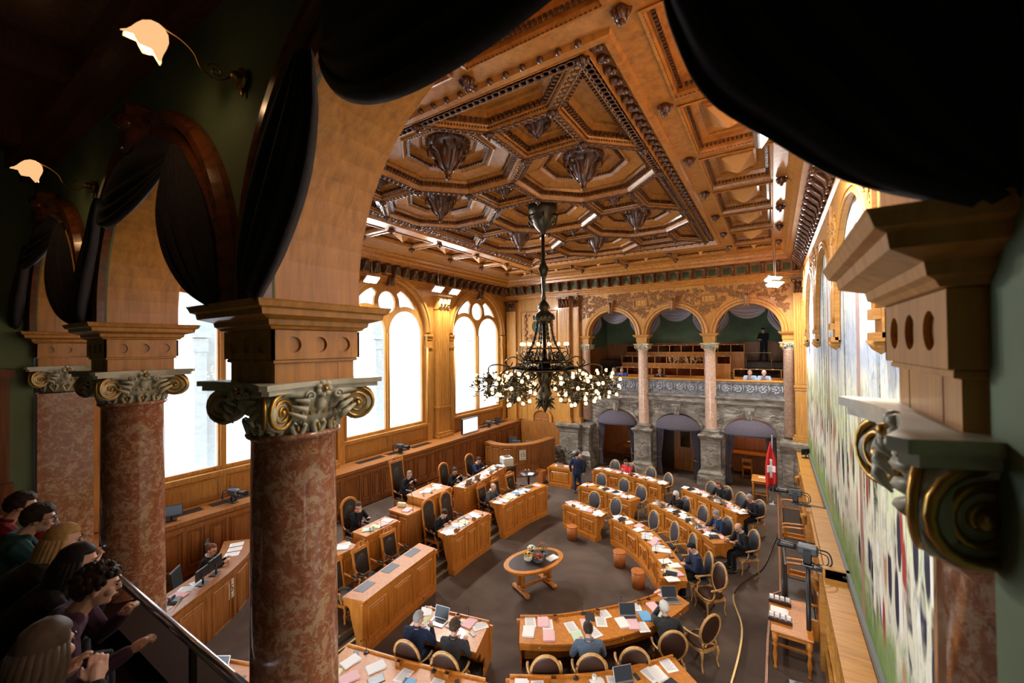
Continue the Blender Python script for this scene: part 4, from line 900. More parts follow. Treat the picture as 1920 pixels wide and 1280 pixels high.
# furniture inside the doorways
o = thing('note_stand', (-6.5, 22.0, 0), 0, 'thin metal stand with a sheet in the left doorway', 'stand'); m = MB(); m.tube([(0, 0, 0), (0, 0, 1.15)], .02, 6); m.tube([(-.2, 0, .02), (.2, 0, .02)], .015, 5); m.build('pole', SILVER, o); m = MB(); m.box(-.18, .18, -.12, .12, 1.15, 1.17); m.build('tray', CREAM, o)
def small_table(name, x, y, z, w_, d, h, label, ma=W_RED, leg=.03, rz=0):
    r = thing(name, (x, y, z), rz, label, 'table'); m = MB(); m.cbox((0, 0, h-.02), (w_, d, .04), 0, .02); m.build('tabletop', ma, r)
    m = MB(); m.box(-w_/2+.05, w_/2-.05, -d/2+.05, d/2-.05, h-.12, h-.04); m.build('apron', ma, r)
    for a in (-1, 1):
        for b_ in (-1, 1):
            m = MB(); x0, y0 = a*(w_/2-.07), b_*(d/2-.07)
            m.lathe([(leg*.6, 0), (leg, .03), (leg*.6, .07), (leg*.7, .12), (leg*1.2, h*.35), (leg*.7, h*.55), (leg*1.5, h*.62), (leg*.8, h*.68), (leg*1.5, h*.74), (leg*1.5, h-.05)], 10, (x0, y0, 0)); m.build('leg', ma, r)
    m = MB(); m.box(-w_/2+.07, w_/2-.07, -.02, .02, .10, .14)
    for a in (-1, 1): m.box(a*(w_/2-.07)-.02, a*(w_/2-.07)+.02, -d/2+.07, d/2-.07, .10, .14)
    m.build('stretcher', ma, r); return r
small_table('lobby_table', -6.75, 22.9, 0, .9, .6, .75, 'dark table with papers inside the left doorway')
small_table('wooden_side_table', -.55, 19.75, 0, .62, .95, .80, 'small orange wooden table in front of the right doorway, beside the flag', W_ORANGE)
m = MB(); m.box(-.12, .12, -.08, .08, 0, .01); tag(m.build('white_card', PAPER, None, (-.5, 19.85, .80)), 'white card lying on the small wooden table beside the flag', 'card')
o = thing('wall_bench_desk', (-.9, 23.2, 0), 0, 'glowing orange wooden counter at the back of the right doorway', 'counter')
m = MB(); m.box(-.9, .9, -.3, .3, .95, 1.0); m.build('counter_top', W_ORANGE, o); m = MB(); m.box(-.9, .9, .1, .2, 0, .95); m.build('front_panel', W_RED, o)
o = thing('wooden_chair', (-1.15, 22.5, 0), 0, 'plain wooden chair in front of the counter in the right doorway', 'chair')
m = MB(); m.box(-.2, .2, -.2, .2, .43, .47); m.build('seat', W_ORANGE, o); m = MB(); m.box(-.2, .2, -.22, -.19, .75, .9); m.build('backrest', W_ORANGE, o)
for a in (-1, 1):
    for b_, H in ((-1, .9), (1, .45)): m = MB(); m.box(a*.18-.02, a*.18+.02, b_*.19-.02, b_*.19+.02, 0, H); m.build('leg', W_ORANGE, o)
l = bpy.data.lights.new('doorway_lamp', 'POINT'); l.energy = 40; l.color = (1, .6, .3); l.shadow_soft_size = .1; lo = bpy.data.objects.new('doorway_lamp', l); COL.objects.link(lo); lo.location = (-.9, 22.6, 2.9)
l = bpy.data.lights.new('doorway_lamp', 'POINT'); l.energy = 16; l.color = (1, .62, .36); l.shadow_soft_size = .1; lo = bpy.data.objects.new('doorway_lamp', l); COL.objects.link(lo); lo.location = (-6.8, 22.6, 2.9)
for i, x in enumerate((-.9, -6.8)):
    m = MB(); m.lathe([(.0, 0), (.16, 0), (.19, .06), (0, .09)], 16); tag(m.build('ceiling_lamp', mat('warm_lamp_glass', (1, .8, .6), .4, emit=(1, .6, .3), es=4), None, (x, 22.6, 3.40)), ('round glowing lamp on the ceiling behind the right doorway', 'round glowing lamp on the ceiling behind the left doorway')[i], 'lamp')
m = MB(); m.plate([(-.46, 0), (.46, 0), (.46, 2.4), (-.46, 2.4)], [[(-.16, 1.15), (.3, 1.15), (.3, 2.2), (-.16, 2.2)]], .06, MXZ(0)); d2 = struct('door_2', m, W_RED); d2.location = (-3.9, 22.2, 0)
m = MB(); m.box(-.16, .3, -.01, .01, 1.15, 2.2); m.build('door_glass', GLASS, d2); m = MB(); m.plate([(-1.6, -.0), (1.6, 0), (1.6, 3.6), (-1.6, 3.6)], [[(-.48, .01), (.48, .01), (.48, 2.42), (-.48, 2.42)]], .08, MXZ(.05)); m.build('door_surround', W_WALNUT, d2)
# ---------------------------------------------------------------- flag
r = thing('flag', (-.12, 19.2, 0), .2, 'red flag with a white cross on a pole beside the right doorway', 'flag')
m = MB(); m.tube([(0, 0, 0), (0, 0, 2.62)], .018, 8); m.ell((0, 0, 2.65), (.03, .03, .05), 8, 6); m.build('pole', SILVER, r)
m = MB(); m.lathe([(.17, 0), (.17, .02), (.03, .05), (.03, .12)], 20); m.build('stand_foot', SILVER, r)
def flg(u, v):
    # cloth gathered at the pole top, hanging to a point below
    z = 2.48-1.75*v-.28*u*(1-v)*1.0+.25*(u-.5)*v*0; wd = .04+.42*math.sin(min(1, v*1.5)*PI/2)*(1-.25*v)
    x = -.04-(.10+wd)*0+(u-.55)*wd; return Vector((x, -.05-.05*math.sin(u*PI*3)*(.4+v), z+.22*u*v-.12*v))
surf('flag_cloth', flg, 24, 24, RED, r, .004)
def crs(a, b_): p = flg(a, b_); return (p.x, p.y-.012, p.z)
m = MB()
for (u0, u1, v0, v1) in ((.40, .62, .36, .82), (.14, .88, .51, .67)):
    n = 10; vs = [crs(u0+(u1-u0)*i/n, v0+(v1-v0)*j/n) for j in range(n+1) for i in range(n+1)]; m.add(vs, [(j*(n+1)+i, j*(n+1)+i+1, (j+1)*(n+1)+i+1, (j+1)*(n+1)+i) for j in range(n) for i in range(n)], 0, True)
o = m.build('white_cross', WHITE, r); sm_ = o.modifiers.new('s', 'SOLIDIFY'); sm_.thickness = .003
# ---------------------------------------------------------------- chandelier
CHX, CHY = -5.56, 10.5
ch = thing('chandelier', (CHX, CHY, 0), 0, 'enormous dark bronze chandelier with glowing bulbs in the middle of the hall', 'chandelier')
m = MB(); m.lathe([(.30, 10.52), (.44, 10.5), (.42, 10.28), (.43, 10.2), (.36, 10.1), (.33, 9.95), (.30, 9.85), (.2, 9.7), (.10, 9.6), (.05, 9.5)], 20)
for k in range(6): a = PI/3*k; m.tube([(x*math.cos(a), x*math.sin(a), z) for x, z in ((.34, 10.05), (.46, 10.0), (.44, 9.85), (.33, 9.8))], .028, 6)
m.build('ceiling_rose', IRON, ch)
m = MB(); m.lathe([(.05, 9.7), (.05, 8.75), (.09, 8.65), (.13, 8.5), (.07, 8.35), (.06, 8.1), (.045, 7.8), (.07, 7.7), (.05, 7.62)], 12)
for k in range(6): a = PI/3*k; m.tube([(.07*math.cos(a), .07*math.sin(a), 8.3), (.14*math.cos(a), .14*math.sin(a), 8.5), (.1*math.cos(a), .1*math.sin(a), 8.62)], [.02, .03, .01], 5)
m.build('hanging_rod', IRON, ch)
m = MB(); m.lathe([(.05, 7.62), (.14, 7.5), (.19, 7.4), (.13, 7.32), (.25, 7.22), (.30, 7.1), (.22, 7.0), (.14, 6.95)], 18)
for k in range(10): a = PI/5*k; m.ell((.28*math.cos(a), .28*math.sin(a), 7.12), (.05, .05, .07), 6, 5)
m.build('crown', IRON, ch)
for k in range(8):
    m = MB(); a = PI/4*k; c, s = math.cos(a), math.sin(a); pts = resample([(.2*c, .2*s, 7.02), (.24*c, .24*s, 6.75), (.34*c, .34*s, 6.4), (.55*c, .55*s, 6.0), (.62*c, .62*s, 5.9)], 22)
    for i, p in enumerate(pts): m.ell(tuple(p), (.035, .035, .05) if i % 2 else (.02, .02, .035), 6, 4)
    m.tube([tuple(p) for p in pts], .014, 5); m.build('chain', IRON, ch)
m = MB()
for k in range(16):
    a = PI/8*k; c, s = math.cos(a), math.sin(a); m.tube([tuple(p) for p in spiral((.76*c, .76*s, 5.74), .13, 1.5, (c, s, 0), (0, 0, 1), 18, k)], .013, 4); m.tube([tuple(p) for p in spiral((.42*c, .42*s, 6.05), .12, 1.5, (c, s, 0), (0, 0, 1), 18, 2+k)], .011, 4); m.tube([(.3*c, .3*s, 5.2), (.45*c, .45*s, 5.05), (.5*c, .5*s, 5.3)], [.02, .03, .01], 5)
m.lathe([(.60, 5.9), (.63, 5.88), (.63, 5.84), (.60, 5.82), (.60, 5.9)], 40); m.lathe([(.9, 5.66), (.93, 5.65), (.93, 5.62), (.9, 5.61), (.9, 5.66)], 48)
m.lathe([(.06, 7.0), (.05, 6.0), (.12, 5.9), (.2, 5.7), (.26, 5.5), (.2, 5.3), (.12, 5.1), (.22, 4.95), (.12, 4.8), (.16, 4.65), (.06, 4.5), (0, 4.38)], 16)
for k in range(8):
    a = PI/4*(k+.5); c, s = math.cos(a), math.sin(a)
    m.tube(resample([(.2*c, .2*s, 5.5), (.42*c, .42*s, 5.35), (.55*c, .55*s, 5.55), (.42*c, .42*s, 5.72), (.35*c, .35*s, 5.6)], 14), .02, 5)
    m.tube(resample([(.62*c, .62*s, 5.86), (.72*c, .72*s, 6.0), (.6*c, .6*s, 6.15), (.5*c, .5*s, 6.05), (.62*c, .62*s, 5.98)], 14), .014, 5)
    for q in range(3): m.tube([(.08*c, .08*s, 4.7), ((.2+.03*q)*c, (.2+.03*q)*s, 4.6+.1*q), (.28*c, .28*s, 4.5+.14*q)], [.02, .03, .008], 5)
m.build('central_stem', IRON, ch)
rd = random.Random(5); bulbs = []
for k in range(14): a = 2*PI*k/14; bulbs.append((.66*math.cos(a), .66*math.sin(a), 6.36))
m = MB(); 
for k in range(14): a = 2*PI*k/14; c, s = math.cos(a), math.sin(a); m.tube(resample([(.6*c, .6*s, 5.9), (.74*c, .74*s, 6.1), (.70*c, .70*s, 6.28), (.66*c, .66*s, 6.31)], 8), .012, 5)
m.lathe([(.58, 6.22), (.6, 6.24), (.58, 6.26), (.56, 6.24), (.58, 6.22)], 40); m.build('upper_ring', IRON, ch)
NCL = 6
for k in range(NCL):
    a = 2*PI*k/NCL+.50; c, s = math.cos(a), math.sin(a); R0 = 1.60; m = MB()
    m.tube(resample([(.25*c, .25*s, 5.45), (.6*c, .6*s, 5.70), (1.0*c, 1.0*s, 5.66), (1.25*c, 1.25*s, 5.5), (1.3*c, 1.3*s, 5.2), (1.5*c, 1.5*s, 4.9), (1.7*c, 1.7*s, 5.0)], 26), [.035]*27, 6)
    m.tube([tuple(p) for p in spiral((1.05*c, 1.05*s, 4.95), .28, 1.5, (c, s, 0), (0, 0, 1), 22)], .016, 5); m.tube([tuple(p) for p in spiral((.85*c, .85*s, 5.4), .2, 1.4, (c, s, 0), (0, 0, 1), 20, 2)], .016, 5)
    m.tube(resample([(.62*c, .62*s, 5.84), (.9*c, .9*s, 6.0), (1.15*c, 1.15*s, 5.85), (1.0*c, 1.0*s, 5.72), (.92*c, .92*s, 5.85)], 18), .018, 5); m.tube(resample([(.9*c, .9*s, 5.64), (1.3*c, 1.3*s, 5.78), (R0*c, R0*s, 5.72), (R0*c, R0*s, 5.45)], 14), .022, 5)
    for q in range(6): g = 2*PI*q/6; m.tube([tuple(p) for p in spiral((R0*c+.16*math.cos(g), R0*s+.16*math.sin(g), 5.3), .12, 1.3, (math.cos(g), math.sin(g), 0), (0, 0, 1), 14, q)], .012, 4)
    m.lathe([(.05, 5.5), (.14, 5.35), (.06, 5.15), (.10, 5.0), (.03, 4.85)], 10, (R0*c, R0*s, 0)); m.build('arm', IRON, ch)
    m = MB(); n = 26
    for i in range(n):
        z = 1-2*(i+.5)/n; ph = i*2.39996; rr = math.sqrt(1-z*z); R = .56; x, y, zz = R0*c+R*rr*math.cos(ph), R0*s+R*rr*math.sin(ph), 5.20+.42*z
        bulbs.append((x, y, zz)); b0 = Vector((R0*c, R0*s, 5.2)); b1 = Vector((x, y, zz-.03)); mid = b0.lerp(b1, .6)+Vector((rd.uniform(-.06, .06), rd.uniform(-.06, .06), -.1))
        m.tube(resample([b0, mid, b1+Vector((0, 0, -.03)), b1], 7), .009, 4); m.ell(tuple(b1-Vector((0, 0, .02))), (.03, .03, .025), 6, 4)
        for q in range(5): pp = b0.lerp(b1, rd.uniform(.45, .95)); m.tube([tuple(pp), tuple(pp+Vector((rd.uniform(-.07, .07), rd.uniform(-.07, .07), rd.uniform(-.02, .06)))), tuple(pp+Vector((rd.uniform(-.12, .12), rd.uniform(-.12, .12), rd.uniform(-.04, .08))))], [.01, .028, .004], 4)
    m.build('branch_spray', IRON, ch)
    l = bpy.data.lights.new('chandelier_light', 'POINT'); l.energy = 42; l.color = (1, .66, .34); l.shadow_soft_size = .35; lo = bpy.data.objects.new('chandelier_light', l); COL.objects.link(lo); lo.location = (CHX+R0*c*1.0, CHY+R0*s*1.0, 5.22)
m = MB(); m.ell((0, 0, 0), (.046, .046, .054), 8, 6); bme2 = m.me('bulb', BULB)
bulbs.sort(key=lambda p: (p[0]*.54-0)+p[1]*.84)
for p in bulbs[:98]: inst(bme2, 'bulb', p, ch)
m = MB()
for p in bulbs[98:]: m.ell(p, (.046, .046, .054), 8, 6)
m.build('bulbs_at_the_back', BULB, ch)['kind'] = 'stuff'
# ---------------------------------------------------------------- floodlights
def flood(x, y, z, rz, tilt, label, power, top=10.08, w_=.62):
    r = thing('floodlight', (x, y, z), rz, label, 'lamp'); T = Matrix.Rotation(tilt, 4, 'X')
    m = MB(); m.T = T; m.cbox((0, 0, .06), (w_, .34, .10), 0, .02); m.build('housing', SILVER, r)
    m = MB(); m.T = T; m.box(-w_/2+.03, w_/2-.03, -.15, .15, -.004, .008); m.build('light_panel', TUBE, r)
    m = MB(); m.tube([(0, 0, .1), (0, 0, top-z)], .012, 6); m.box(-w_/2, w_/2, -.02, .02, .13, .15); m.build('hanger', SILVER, r)
    d = (Matrix.Rotation(rz, 4, 'Z') @ T) @ Vector((0, 0, -1)); area('floodlight_beam', Vector((x, y, z))+d*.03, d, w_-.05, .28, power, (1, .97, .92))
FP = 350
flood(-12.75, 10.3, 8.88, -PI/2, .75, 'white floodlight panel hanging over the middle window, nearest the massive column', FP)
flood(-12.75, 13.95, 8.92, -PI/2, .75, 'left of two white floodlight panels hanging above the gilded pilaster', FP)
flood(-12.75, 15.1, 8.92, -PI/2, .75, 'right of two white floodlight panels hanging above the gilded pilaster', FP)
flood(.05, 18.75, 8.75, .9, -.55, 'upper floodlight panel hanging in the far right corner', FP*.8)
flood(.10, 18.3, 8.50, .9, -.55, 'lower floodlight panel hanging in the far right corner', FP*.8)
flood(-.02, 6.95, 9.36, PI/2, -.95, 'floodlight panel high under the ceiling beside the dark drapery at the right', FP*1.0)
flood(-.1, 2.7, 8.95, PI/2+.35, -.75, 'floodlight panel in the near right corner, hidden above the drapery', FP*.75)  # added lamp out of view, there to brighten the near pier
# ---------------------------------------------------------------- stone loggia outside the windows
m = MB()
K_ = 1.36; hs = []
for yc in [-1.0]+WC:
    for s in (-1, 1):
        c = (yc+s*1.25-.45)*K_; h = .98*K_; hs.append([(c-h, -2), (c+h, -2)]+[(c+h*math.cos(a), 7.15+h*math.sin(a)) for a in [PI*i/20 for i in range(21)]])
m.plate([(-8, -3), (30, -3), (30, 9.6), (-8, 9.6)], hs, .5, MYZ(-18.6), 0)
for h in hs:
    y1 = h[1][0]+.17; m.cbox((-18.25, y1, 6.9), (.4, .7, .25)); m.cbox((-18.25, y1, 6.5), (.3, .5, .5)); m.cbox((-18.25, y1, 2.0), (.24, .4, 8.6))
st = struct('trim_10_outside_loggia', m, STONE_LT)
# ---------------------------------------------------------------- registry that words the labels
REG = []
GRP = {'paper': 'papers on the desks', 'laptop': 'laptops on the desks', 'tablet': 'tablets on the desks', 'phone': 'mobile phones on the desks', 'microphone': 'gooseneck microphones on the desks', 'pen box': 'wooden pen boxes on the desks', 'glass': 'drinking glasses', 'cup': 'cups'}
def scr(p):
    v = Vector(p)-Vector((0, 0, EYE)); d = v.dot(_f); return (960+FPX*v.dot(_r2)/d, 640-FPX*v.dot(_u2)/d)
def reg(o, desc, nick, cat, group=None): REG.append((o, desc, nick, cat, group)); return o
ORD = ['first', 'second', 'third', 'fourth', 'fifth', 'sixth', 'seventh', 'eighth', 'ninth', 'tenth', 'eleventh', 'twelfth']
def word_labels():
    g = {}
    for t in REG: g.setdefault((t[1], t[2]), []).append(t)
    for (desc, nick), L in g.items():
        L.sort(key=lambda t: scr(t[0].location)[0]); n = len(L)
        for i, t in enumerate(L):
            q = '' if n == 1 else (', %s' % (('left one', 'right one')[i] if n == 2 else 'leftmost' if i == 0 else 'rightmost' if i == n-1 else ORD[i]+' from the left'))
            tag(t[0], '%s %s%s' % (desc, nick, q), t[3], t[4] or GRP.get(t[3]))
# ---------------------------------------------------------------- desks
def board(mb, A, B, z0, z1, mi=0):
    # curved slab between polylines A and B
    n = len(A); v = [(p[0], p[1], z) for z in (z0, z1) for p in list(A)+list(B)]; N2 = 2*n; fs = []
    for i in range(n-1): fs += [(i, n+i, n+i+1, i+1), (N2+i, N2+i+1, N2+n+i+1, N2+n+i), (i, i+1, N2+i+1, N2+i), (n+i, N2+n+i, N2+n+i+1, n+i+1)]
    fs += [(0, N2, N2+n, n), (n-1, N2-1, 2*N2-1, N2+n-1)]; mb.add(v, fs, mi)
def off(P, d):
    out = []
    for i in range(len(P)):
        t = (P[min(i+1, len(P)-1)]-P[max(i-1, 0)]).normalized(); out.append(P[i]+Vector((-t.y, t.x))*d)
    return out
class Desk: pass
def desk(label, F, B, top, base, np_=3, pads=(), wd=None, octo=False, rim=False, drawers=False, cat='desk', name='curved_desk', deep=False, group=None):
    wd = wd or W_ORANGE; n = max(6, np_*4); Fp = [Vector(p[:2]) for p in resample([Vector((*p, 0)) for p in F], n)]; Bp = [Vector(p[:2]) for p in resample([Vector((*p, 0)) for p in B], n)]
    c = (Fp[n//2]+Bp[n//2])/2; Fp = [p-c for p in Fp]; Bp = [p-c for p in Bp]
    sg = 1 if (Fp[n//2]-Bp[n//2]).dot(Vector((-(Fp[-1]-Fp[0]).y, (Fp[-1]-Fp[0]).x))) > 0 else -1
    o = thing(name, (c.x, c.y, base), 0, label, cat, group); H = top-base; F_ = lambda d: off(Fp, sg*d)
    m = MB(); board(m, F_(.035), Bp, H-.035, H); board(m, F_(.02), [b.lerp(f, .02) for f, b in zip(Fp, Bp)], H-.05, H-.035)
    if rim: board(m, F_(.03), F_(-.0), H, H+.035); 
    m.build('desktop', wd, o)
    m = MB(); board(m, Fp, F_(-.04), 0, H-.05); board(m, F_(.05), F_(-.045), 0, .13); board(m, F_(.035), F_(-.045), .13, .16); board(m, F_(.03), F_(-.04), H-.11, H-.05); board(m, F_(.012), F_(-.04), H-.15, H-.11)
    for i in range(np_+1):
        u = i/np_*n; k = min(int(u), n-1); f = u-k; p = Fp[k].lerp(Fp[k+1], f); t = (Fp[k+1]-Fp[k]).normalized(); nn = Vector((-t.y, t.x))*sg
        w_ = .045; P = [p+t*w_-nn*.02, p-t*w_-nn*.02, p-t*w_+nn*.022, p+t*w_+nn*.022]; m.prism([(q.x, q.y) for q in P], .14, H-.1); P = [p+t*.07+nn*0, p-t*.07, p-t*.07+nn*.045, p+t*.07+nn*.045]; m.prism([(q.x, q.y) for q in P], H-.16, H-.05)
    m.build('front_panel', wd, o)
    for i in range(np_):
        m = MB(); k0, k1 = int(i/np_*n), int((i+1)/np_*n); a, b = Fp[k0], Fp[k1]; t = (b-a).normalized(); nn = Vector((-t.y, t.x))*sg; L = (b-a).length; mid = Fp[(k0+k1)//2]; dd = max(0, (mid-(a+b)/2).dot(nn))
        z0, z1 = .22, H-.2
        def Q(u, z, d): q = a+t*u+nn*(d+dd*.7); return (q.x, q.y, z)
        x0, x1 = .12, L-.12
        R_ = [Q(x0, z0, 0), Q(x1, z0, 0), Q(x1, z1, 0), Q(x0, z1, 0)]; s2 = 1 if Vector((t.x, t.y, 0)).cross(Vector((nn.x, nn.y, 0))).z < 0 else -1
        m.sweep(R_, [(-.05*s2*1, 0), (-.05*s2, .014), (-.02*s2, .022), (0, .008), (0, -.02), (-.05*s2, -.02)], n=(nn.x, nn.y, 0), closed=True)
        if octo:
            cz, cx = (z0+z1)/2, L/2; rr = min((z1-z0)/2-.07, (x1-x0)/2-.06)
            m.tube([Q(cx+rr*1.0*math.cos(g), cz+rr*math.sin(g), .012) for g in [PI/8+PI/4*q for q in range(8)]], .012, 5, 0, True); m.tube([Q(cx+rr*.6*math.cos(g), cz+rr*.6*math.sin(g), .012) for g in [PI/8+PI/4*q for q in range(8)]], .01, 5, 0, True)
        else:
            qd = [Q(x0+.09, z0+.08, .01), Q(x1-.09, z0+.08, .01), Q(x1-.09, z1-.08, .01), Q(x0+.09, z1-.08, .01)]; qb = [Q(x0+.06, z0+.05, -.01), Q(x1-.06, z0+.05, -.01), Q(x1-.06, z1-.05, -.01), Q(x0+.06, z1-.05, -.01)]
            m.add(qd+qb, [(0, 1, 2, 3), (0, 1, 5, 4), (1, 2, 6, 5), (2, 3, 7, 6), (3, 0, 4, 7)])
        m.build('raised_panel', wd, o)
    for e in (0, n):
        m = MB(); a, b = Fp[e], Bp[e]; d = b-a; D = d.length; d.normalize(); t = Vector((-d.y, d.x))*(.03 if (Fp[n//2]-a).dot(Vector((-d.y, d.x))) > 0 else -.03)
        if deep: prof = [(.0, 0), (D*.96, 0), (D*.96, H-.05), (0, H-.05)]
        else: prof = [(.0, 0), (D*.42, 0), (D*.42, .12), (D*.36, .15), (D*.36, .30), (D*.42, .38), (D*.60, H-.40), (D*.64, H-.24), (D*.74, H-.18), (D*.95, H-.15), (D*.95, H-.05), (0, H-.05)]
        v = [(a.x+d.x*u, a.y+d.y*u, z) for u, z in prof]+[(a.x+d.x*u+t.x, a.y+d.y*u+t.y, z) for u, z in prof]; q = len(prof)
        m.add(v, [tuple(range(q)), tuple(range(2*q-1, q-1, -1))]+[(i, (i+1) % q, q+(i+1) % q, q+i) for i in range(q)]); m.build('side_panel', wd, o)
    m = MB(); board(m, [f.lerp(b, .93) for f, b in zip(Fp, Bp)], [f.lerp(b, .96) for f, b in zip(Fp, Bp)], H-.15, H-.035); m.build('drawer_fascia', wd, o)
    if drawers:
        for i in range(np_):
            k = int((i+.5)/np_*n); b = Bp[k].lerp(Fp[k], .03); m = MB(); m.ell((b.x, b.y, H-.09), .014, 8, 6); m.build('drawer_knob', CREAM, o)
    for u0, u1, v0, v1 in pads:
        m = MB(); k = 4; A = []; Bq = []
        for i in range(k+1):
            u = (u0+(u1-u0)*i/k)*n; j = min(int(u), n-1); f = u-j; p = Fp[j].lerp(Fp[j+1], f); q = Bp[j].lerp(Bp[j+1], f); A.append(p.lerp(q, v0)); Bq.append(p.lerp(q, v1))
        board(m, A, Bq, H, H+.005); m.build('writing_pad', PAD, o)
    D_ = Desk(); D_.F, D_.B, D_.c, D_.top, D_.o, D_.n = Fp, Bp, c, top, o, n
    return D_
def at(D, u, v):
    x = u*D.n; j = max(0, min(int(x), D.n-1)); f = x-j; p = D.F[j].lerp(D.F[j+1], f); q = D.B[j].lerp(D.B[j+1], f); w_ = p.lerp(q, v)+D.c
    d = (p-q).normalized(); return Vector((w_.x, w_.y, D.top)), math.atan2(-d.x, d.y)      # heading: +Y local points over the front
# ---------------------------------------------------------------- things on desks
def quadbox(w_, d, h, bev=0): m = MB(); m.cbox((0, 0, h/2), (w_, d, h), 0, bev); return m
PAPERS = {}
for nm, ma in (('white', PAPER), ('pink', PINKP), ('cream', YELP), ('pale green', GRNP), ('light blue', BLUP)):
    m = MB(); m.cbox((0, 0, .004), (.21, .297, .008)); PAPERS[nm, 1] = m.me('paper_stack', ma)
    m = MB(); rd_ = random.Random(3)
    for i in range(4):
        m.T = Matrix.Translation((rd_.uniform(-.015, .015), rd_.uniform(-.015, .015), .003+.006*i)) @ Matrix.Rotation(rd_.uniform(-.12, .12), 4, 'Z'); m.cbox((0, 0, 0), (.21, .297, .005))
    m.T = Matrix(); PAPERS[nm, 2] = m.me('paper_stack', ma)
INKM = mat('printed_grey', (.30, .30, .32), .8)
m = MB()
for i in range(11): m.box(-.08, .08-.03*(i % 3 == 2), .12-.022*i, .127-.022*i, .0082, .0088)
PRINT = m.me('print', INKM)
def paper(D, u, v, col='white', k=2, rot=0, lift=0, name='paper_stack'):
    p, h = at(D, u, v); o = inst(PAPERS[col, k], name, p+Vector((0, 0, lift)), None, h+rot)
    if k == 1 and col == 'white': inst(PRINT, 'printed_text', (0, 0, 0), o)
    return reg(o, '%s %s on' % (col, 'sheet' if k == 1 else 'paper sheaf'), D.nick, 'paper', D.grp)
def laptop_me():
    m = MB(); m.cbox((0, 0, .009), (.33, .23, .018), 0, .004); b = m.me('base', SILVER)
    m = MB(); m.box(-.14, .14, -.02, .08, .018, .020); k = m.me('keyboard', DGREY)
    T = Matrix.Translation((0, .115, .016)) @ Matrix.Rotation(.38, 4, 'X').inverted(); m = MB(); m.T = T; m.cbox((0, .003, .11), (.33, .008, .22), 0, .003); s = m.me('lid', SILVER)
    m = MB(); m.T = T; m.box(-.155, .155, -.0025, -.0015, .01, .212); return b, k, s, m.me('screen', SCREEN)
LAP = laptop_me()
def laptop(D, u, v, rot=0):
    p, h = at(D, u, v); r = thing('laptop', p, h+rot, None, None)
    inst(LAP[0], 'base', (0, 0, 0), r); inst(LAP[1], 'keyboard', (0, 0, 0), r); l = inst(LAP[2], 'lid', (0, 0, 0), r); inst(LAP[3], 'screen', (0, 0, 0), l)
    return reg(r, 'open silver laptop on', D.nick, 'laptop')
m = MB(); m.cbox((0, 0, .006), (.19, .26, .012), 0, .004); TABB = m.me('body', BLACK); m = MB(); m.box(-.082, .082, -.115, .115, .012, .0125); TABS = m.me('screen', SCREEN)
def tablet(D, u, v, rot=0):
    p, h = at(D, u, v); r = thing('tablet', p, h+rot, None, None); inst(TABB, 'body', (0, 0, 0), r); inst(TABS, 'screen', (0, 0, 0), r); return reg(r, 'black tablet lying on', D.nick, 'tablet')
m = MB(); m.cbox((0, 0, .005), (.07, .145, .009), 0, .003); PHB = m.me('body', BLACK); m = MB(); m.box(-.031, .031, -.065, .065, .009, .0098); PHS = m.me('screen', SCREEN)
def phone(D, u, v, rot=0):
    p, h = at(D, u, v); r = thing('mobile_phone', p, h+rot, None, None); inst(PHB, 'body', (0, 0, 0), r); inst(PHS, 'screen', (0, 0, 0), r); return reg(r, 'black mobile phone on', D.nick, 'phone')
m = MB(); m.lathe([(.045, 0), (.045, .015), (.03, .022)], 14); MICB = m.me('base', BLACK); m = MB(); m.tube(resample([(0, 0, .02), (0, .01, .16), (0, -.04, .27), (0, -.12, .30)], 12), .005, 5); MICN = m.me('gooseneck', BLACK); m = MB(); m.ell((0, -.135, .302), (.014, .026, .014), 8, 6); MICH = m.me('mic_head', BLACK)
def mic(D, u, v, rot=0):
    p, h = at(D, u, v); r = thing('gooseneck_microphone', p, h+rot, None, None); inst(MICB, 'base', (0, 0, 0), r); inst(MICN, 'gooseneck', (0, 0, 0), r); inst(MICH, 'mic_head', (0, 0, 0), r); return reg(r, 'black gooseneck microphone on', D.nick, 'microphone')
m = MB(); m.plate([(-.045, -.045), (.045, -.045), (.045, .045), (-.045, .045)], [[(-.037, -.037), (.037, -.037), (.037, .037), (-.037, .037)]], .07, Matrix.Translation((0, 0, .035))); m.box(-.04, .04, -.04, .04, 0, .01); PENB = m.me('pen_box', W_RED)
def penbox(D, u, v):
    p, h = at(D, u, v); return reg(inst(PENB, 'pen_box', p, None, h), 'small square wooden pen box on', D.nick, 'pen box')
m = MB(); m.lathe([(.028, 0), (.033, .1), (.031, .1), (.026, .006), (0, .006)], 14); GLS = m.me('drinking_glass', GLASS_W)
def glass(D, u, v):
    p, h = at(D, u, v); return reg(inst(GLS, 'drinking_glass', p), 'clear drinking glass on', D.nick, 'glass')
m = MB(); m.lathe([(.036, 0), (.038, .09), (.034, .09), (.032, .008), (0, .008)], 14); m.tube([(.036, 0, .07), (.06, 0, .06), (.055, 0, .03), (.035, 0, .02)], .005, 5); CUP = m.me('white_cup', WHITEP)
def cup(D, u, v): p, h = at(D, u, v); return reg(inst(CUP, 'cup', p, None, h), 'white cup on', D.nick, 'cup')
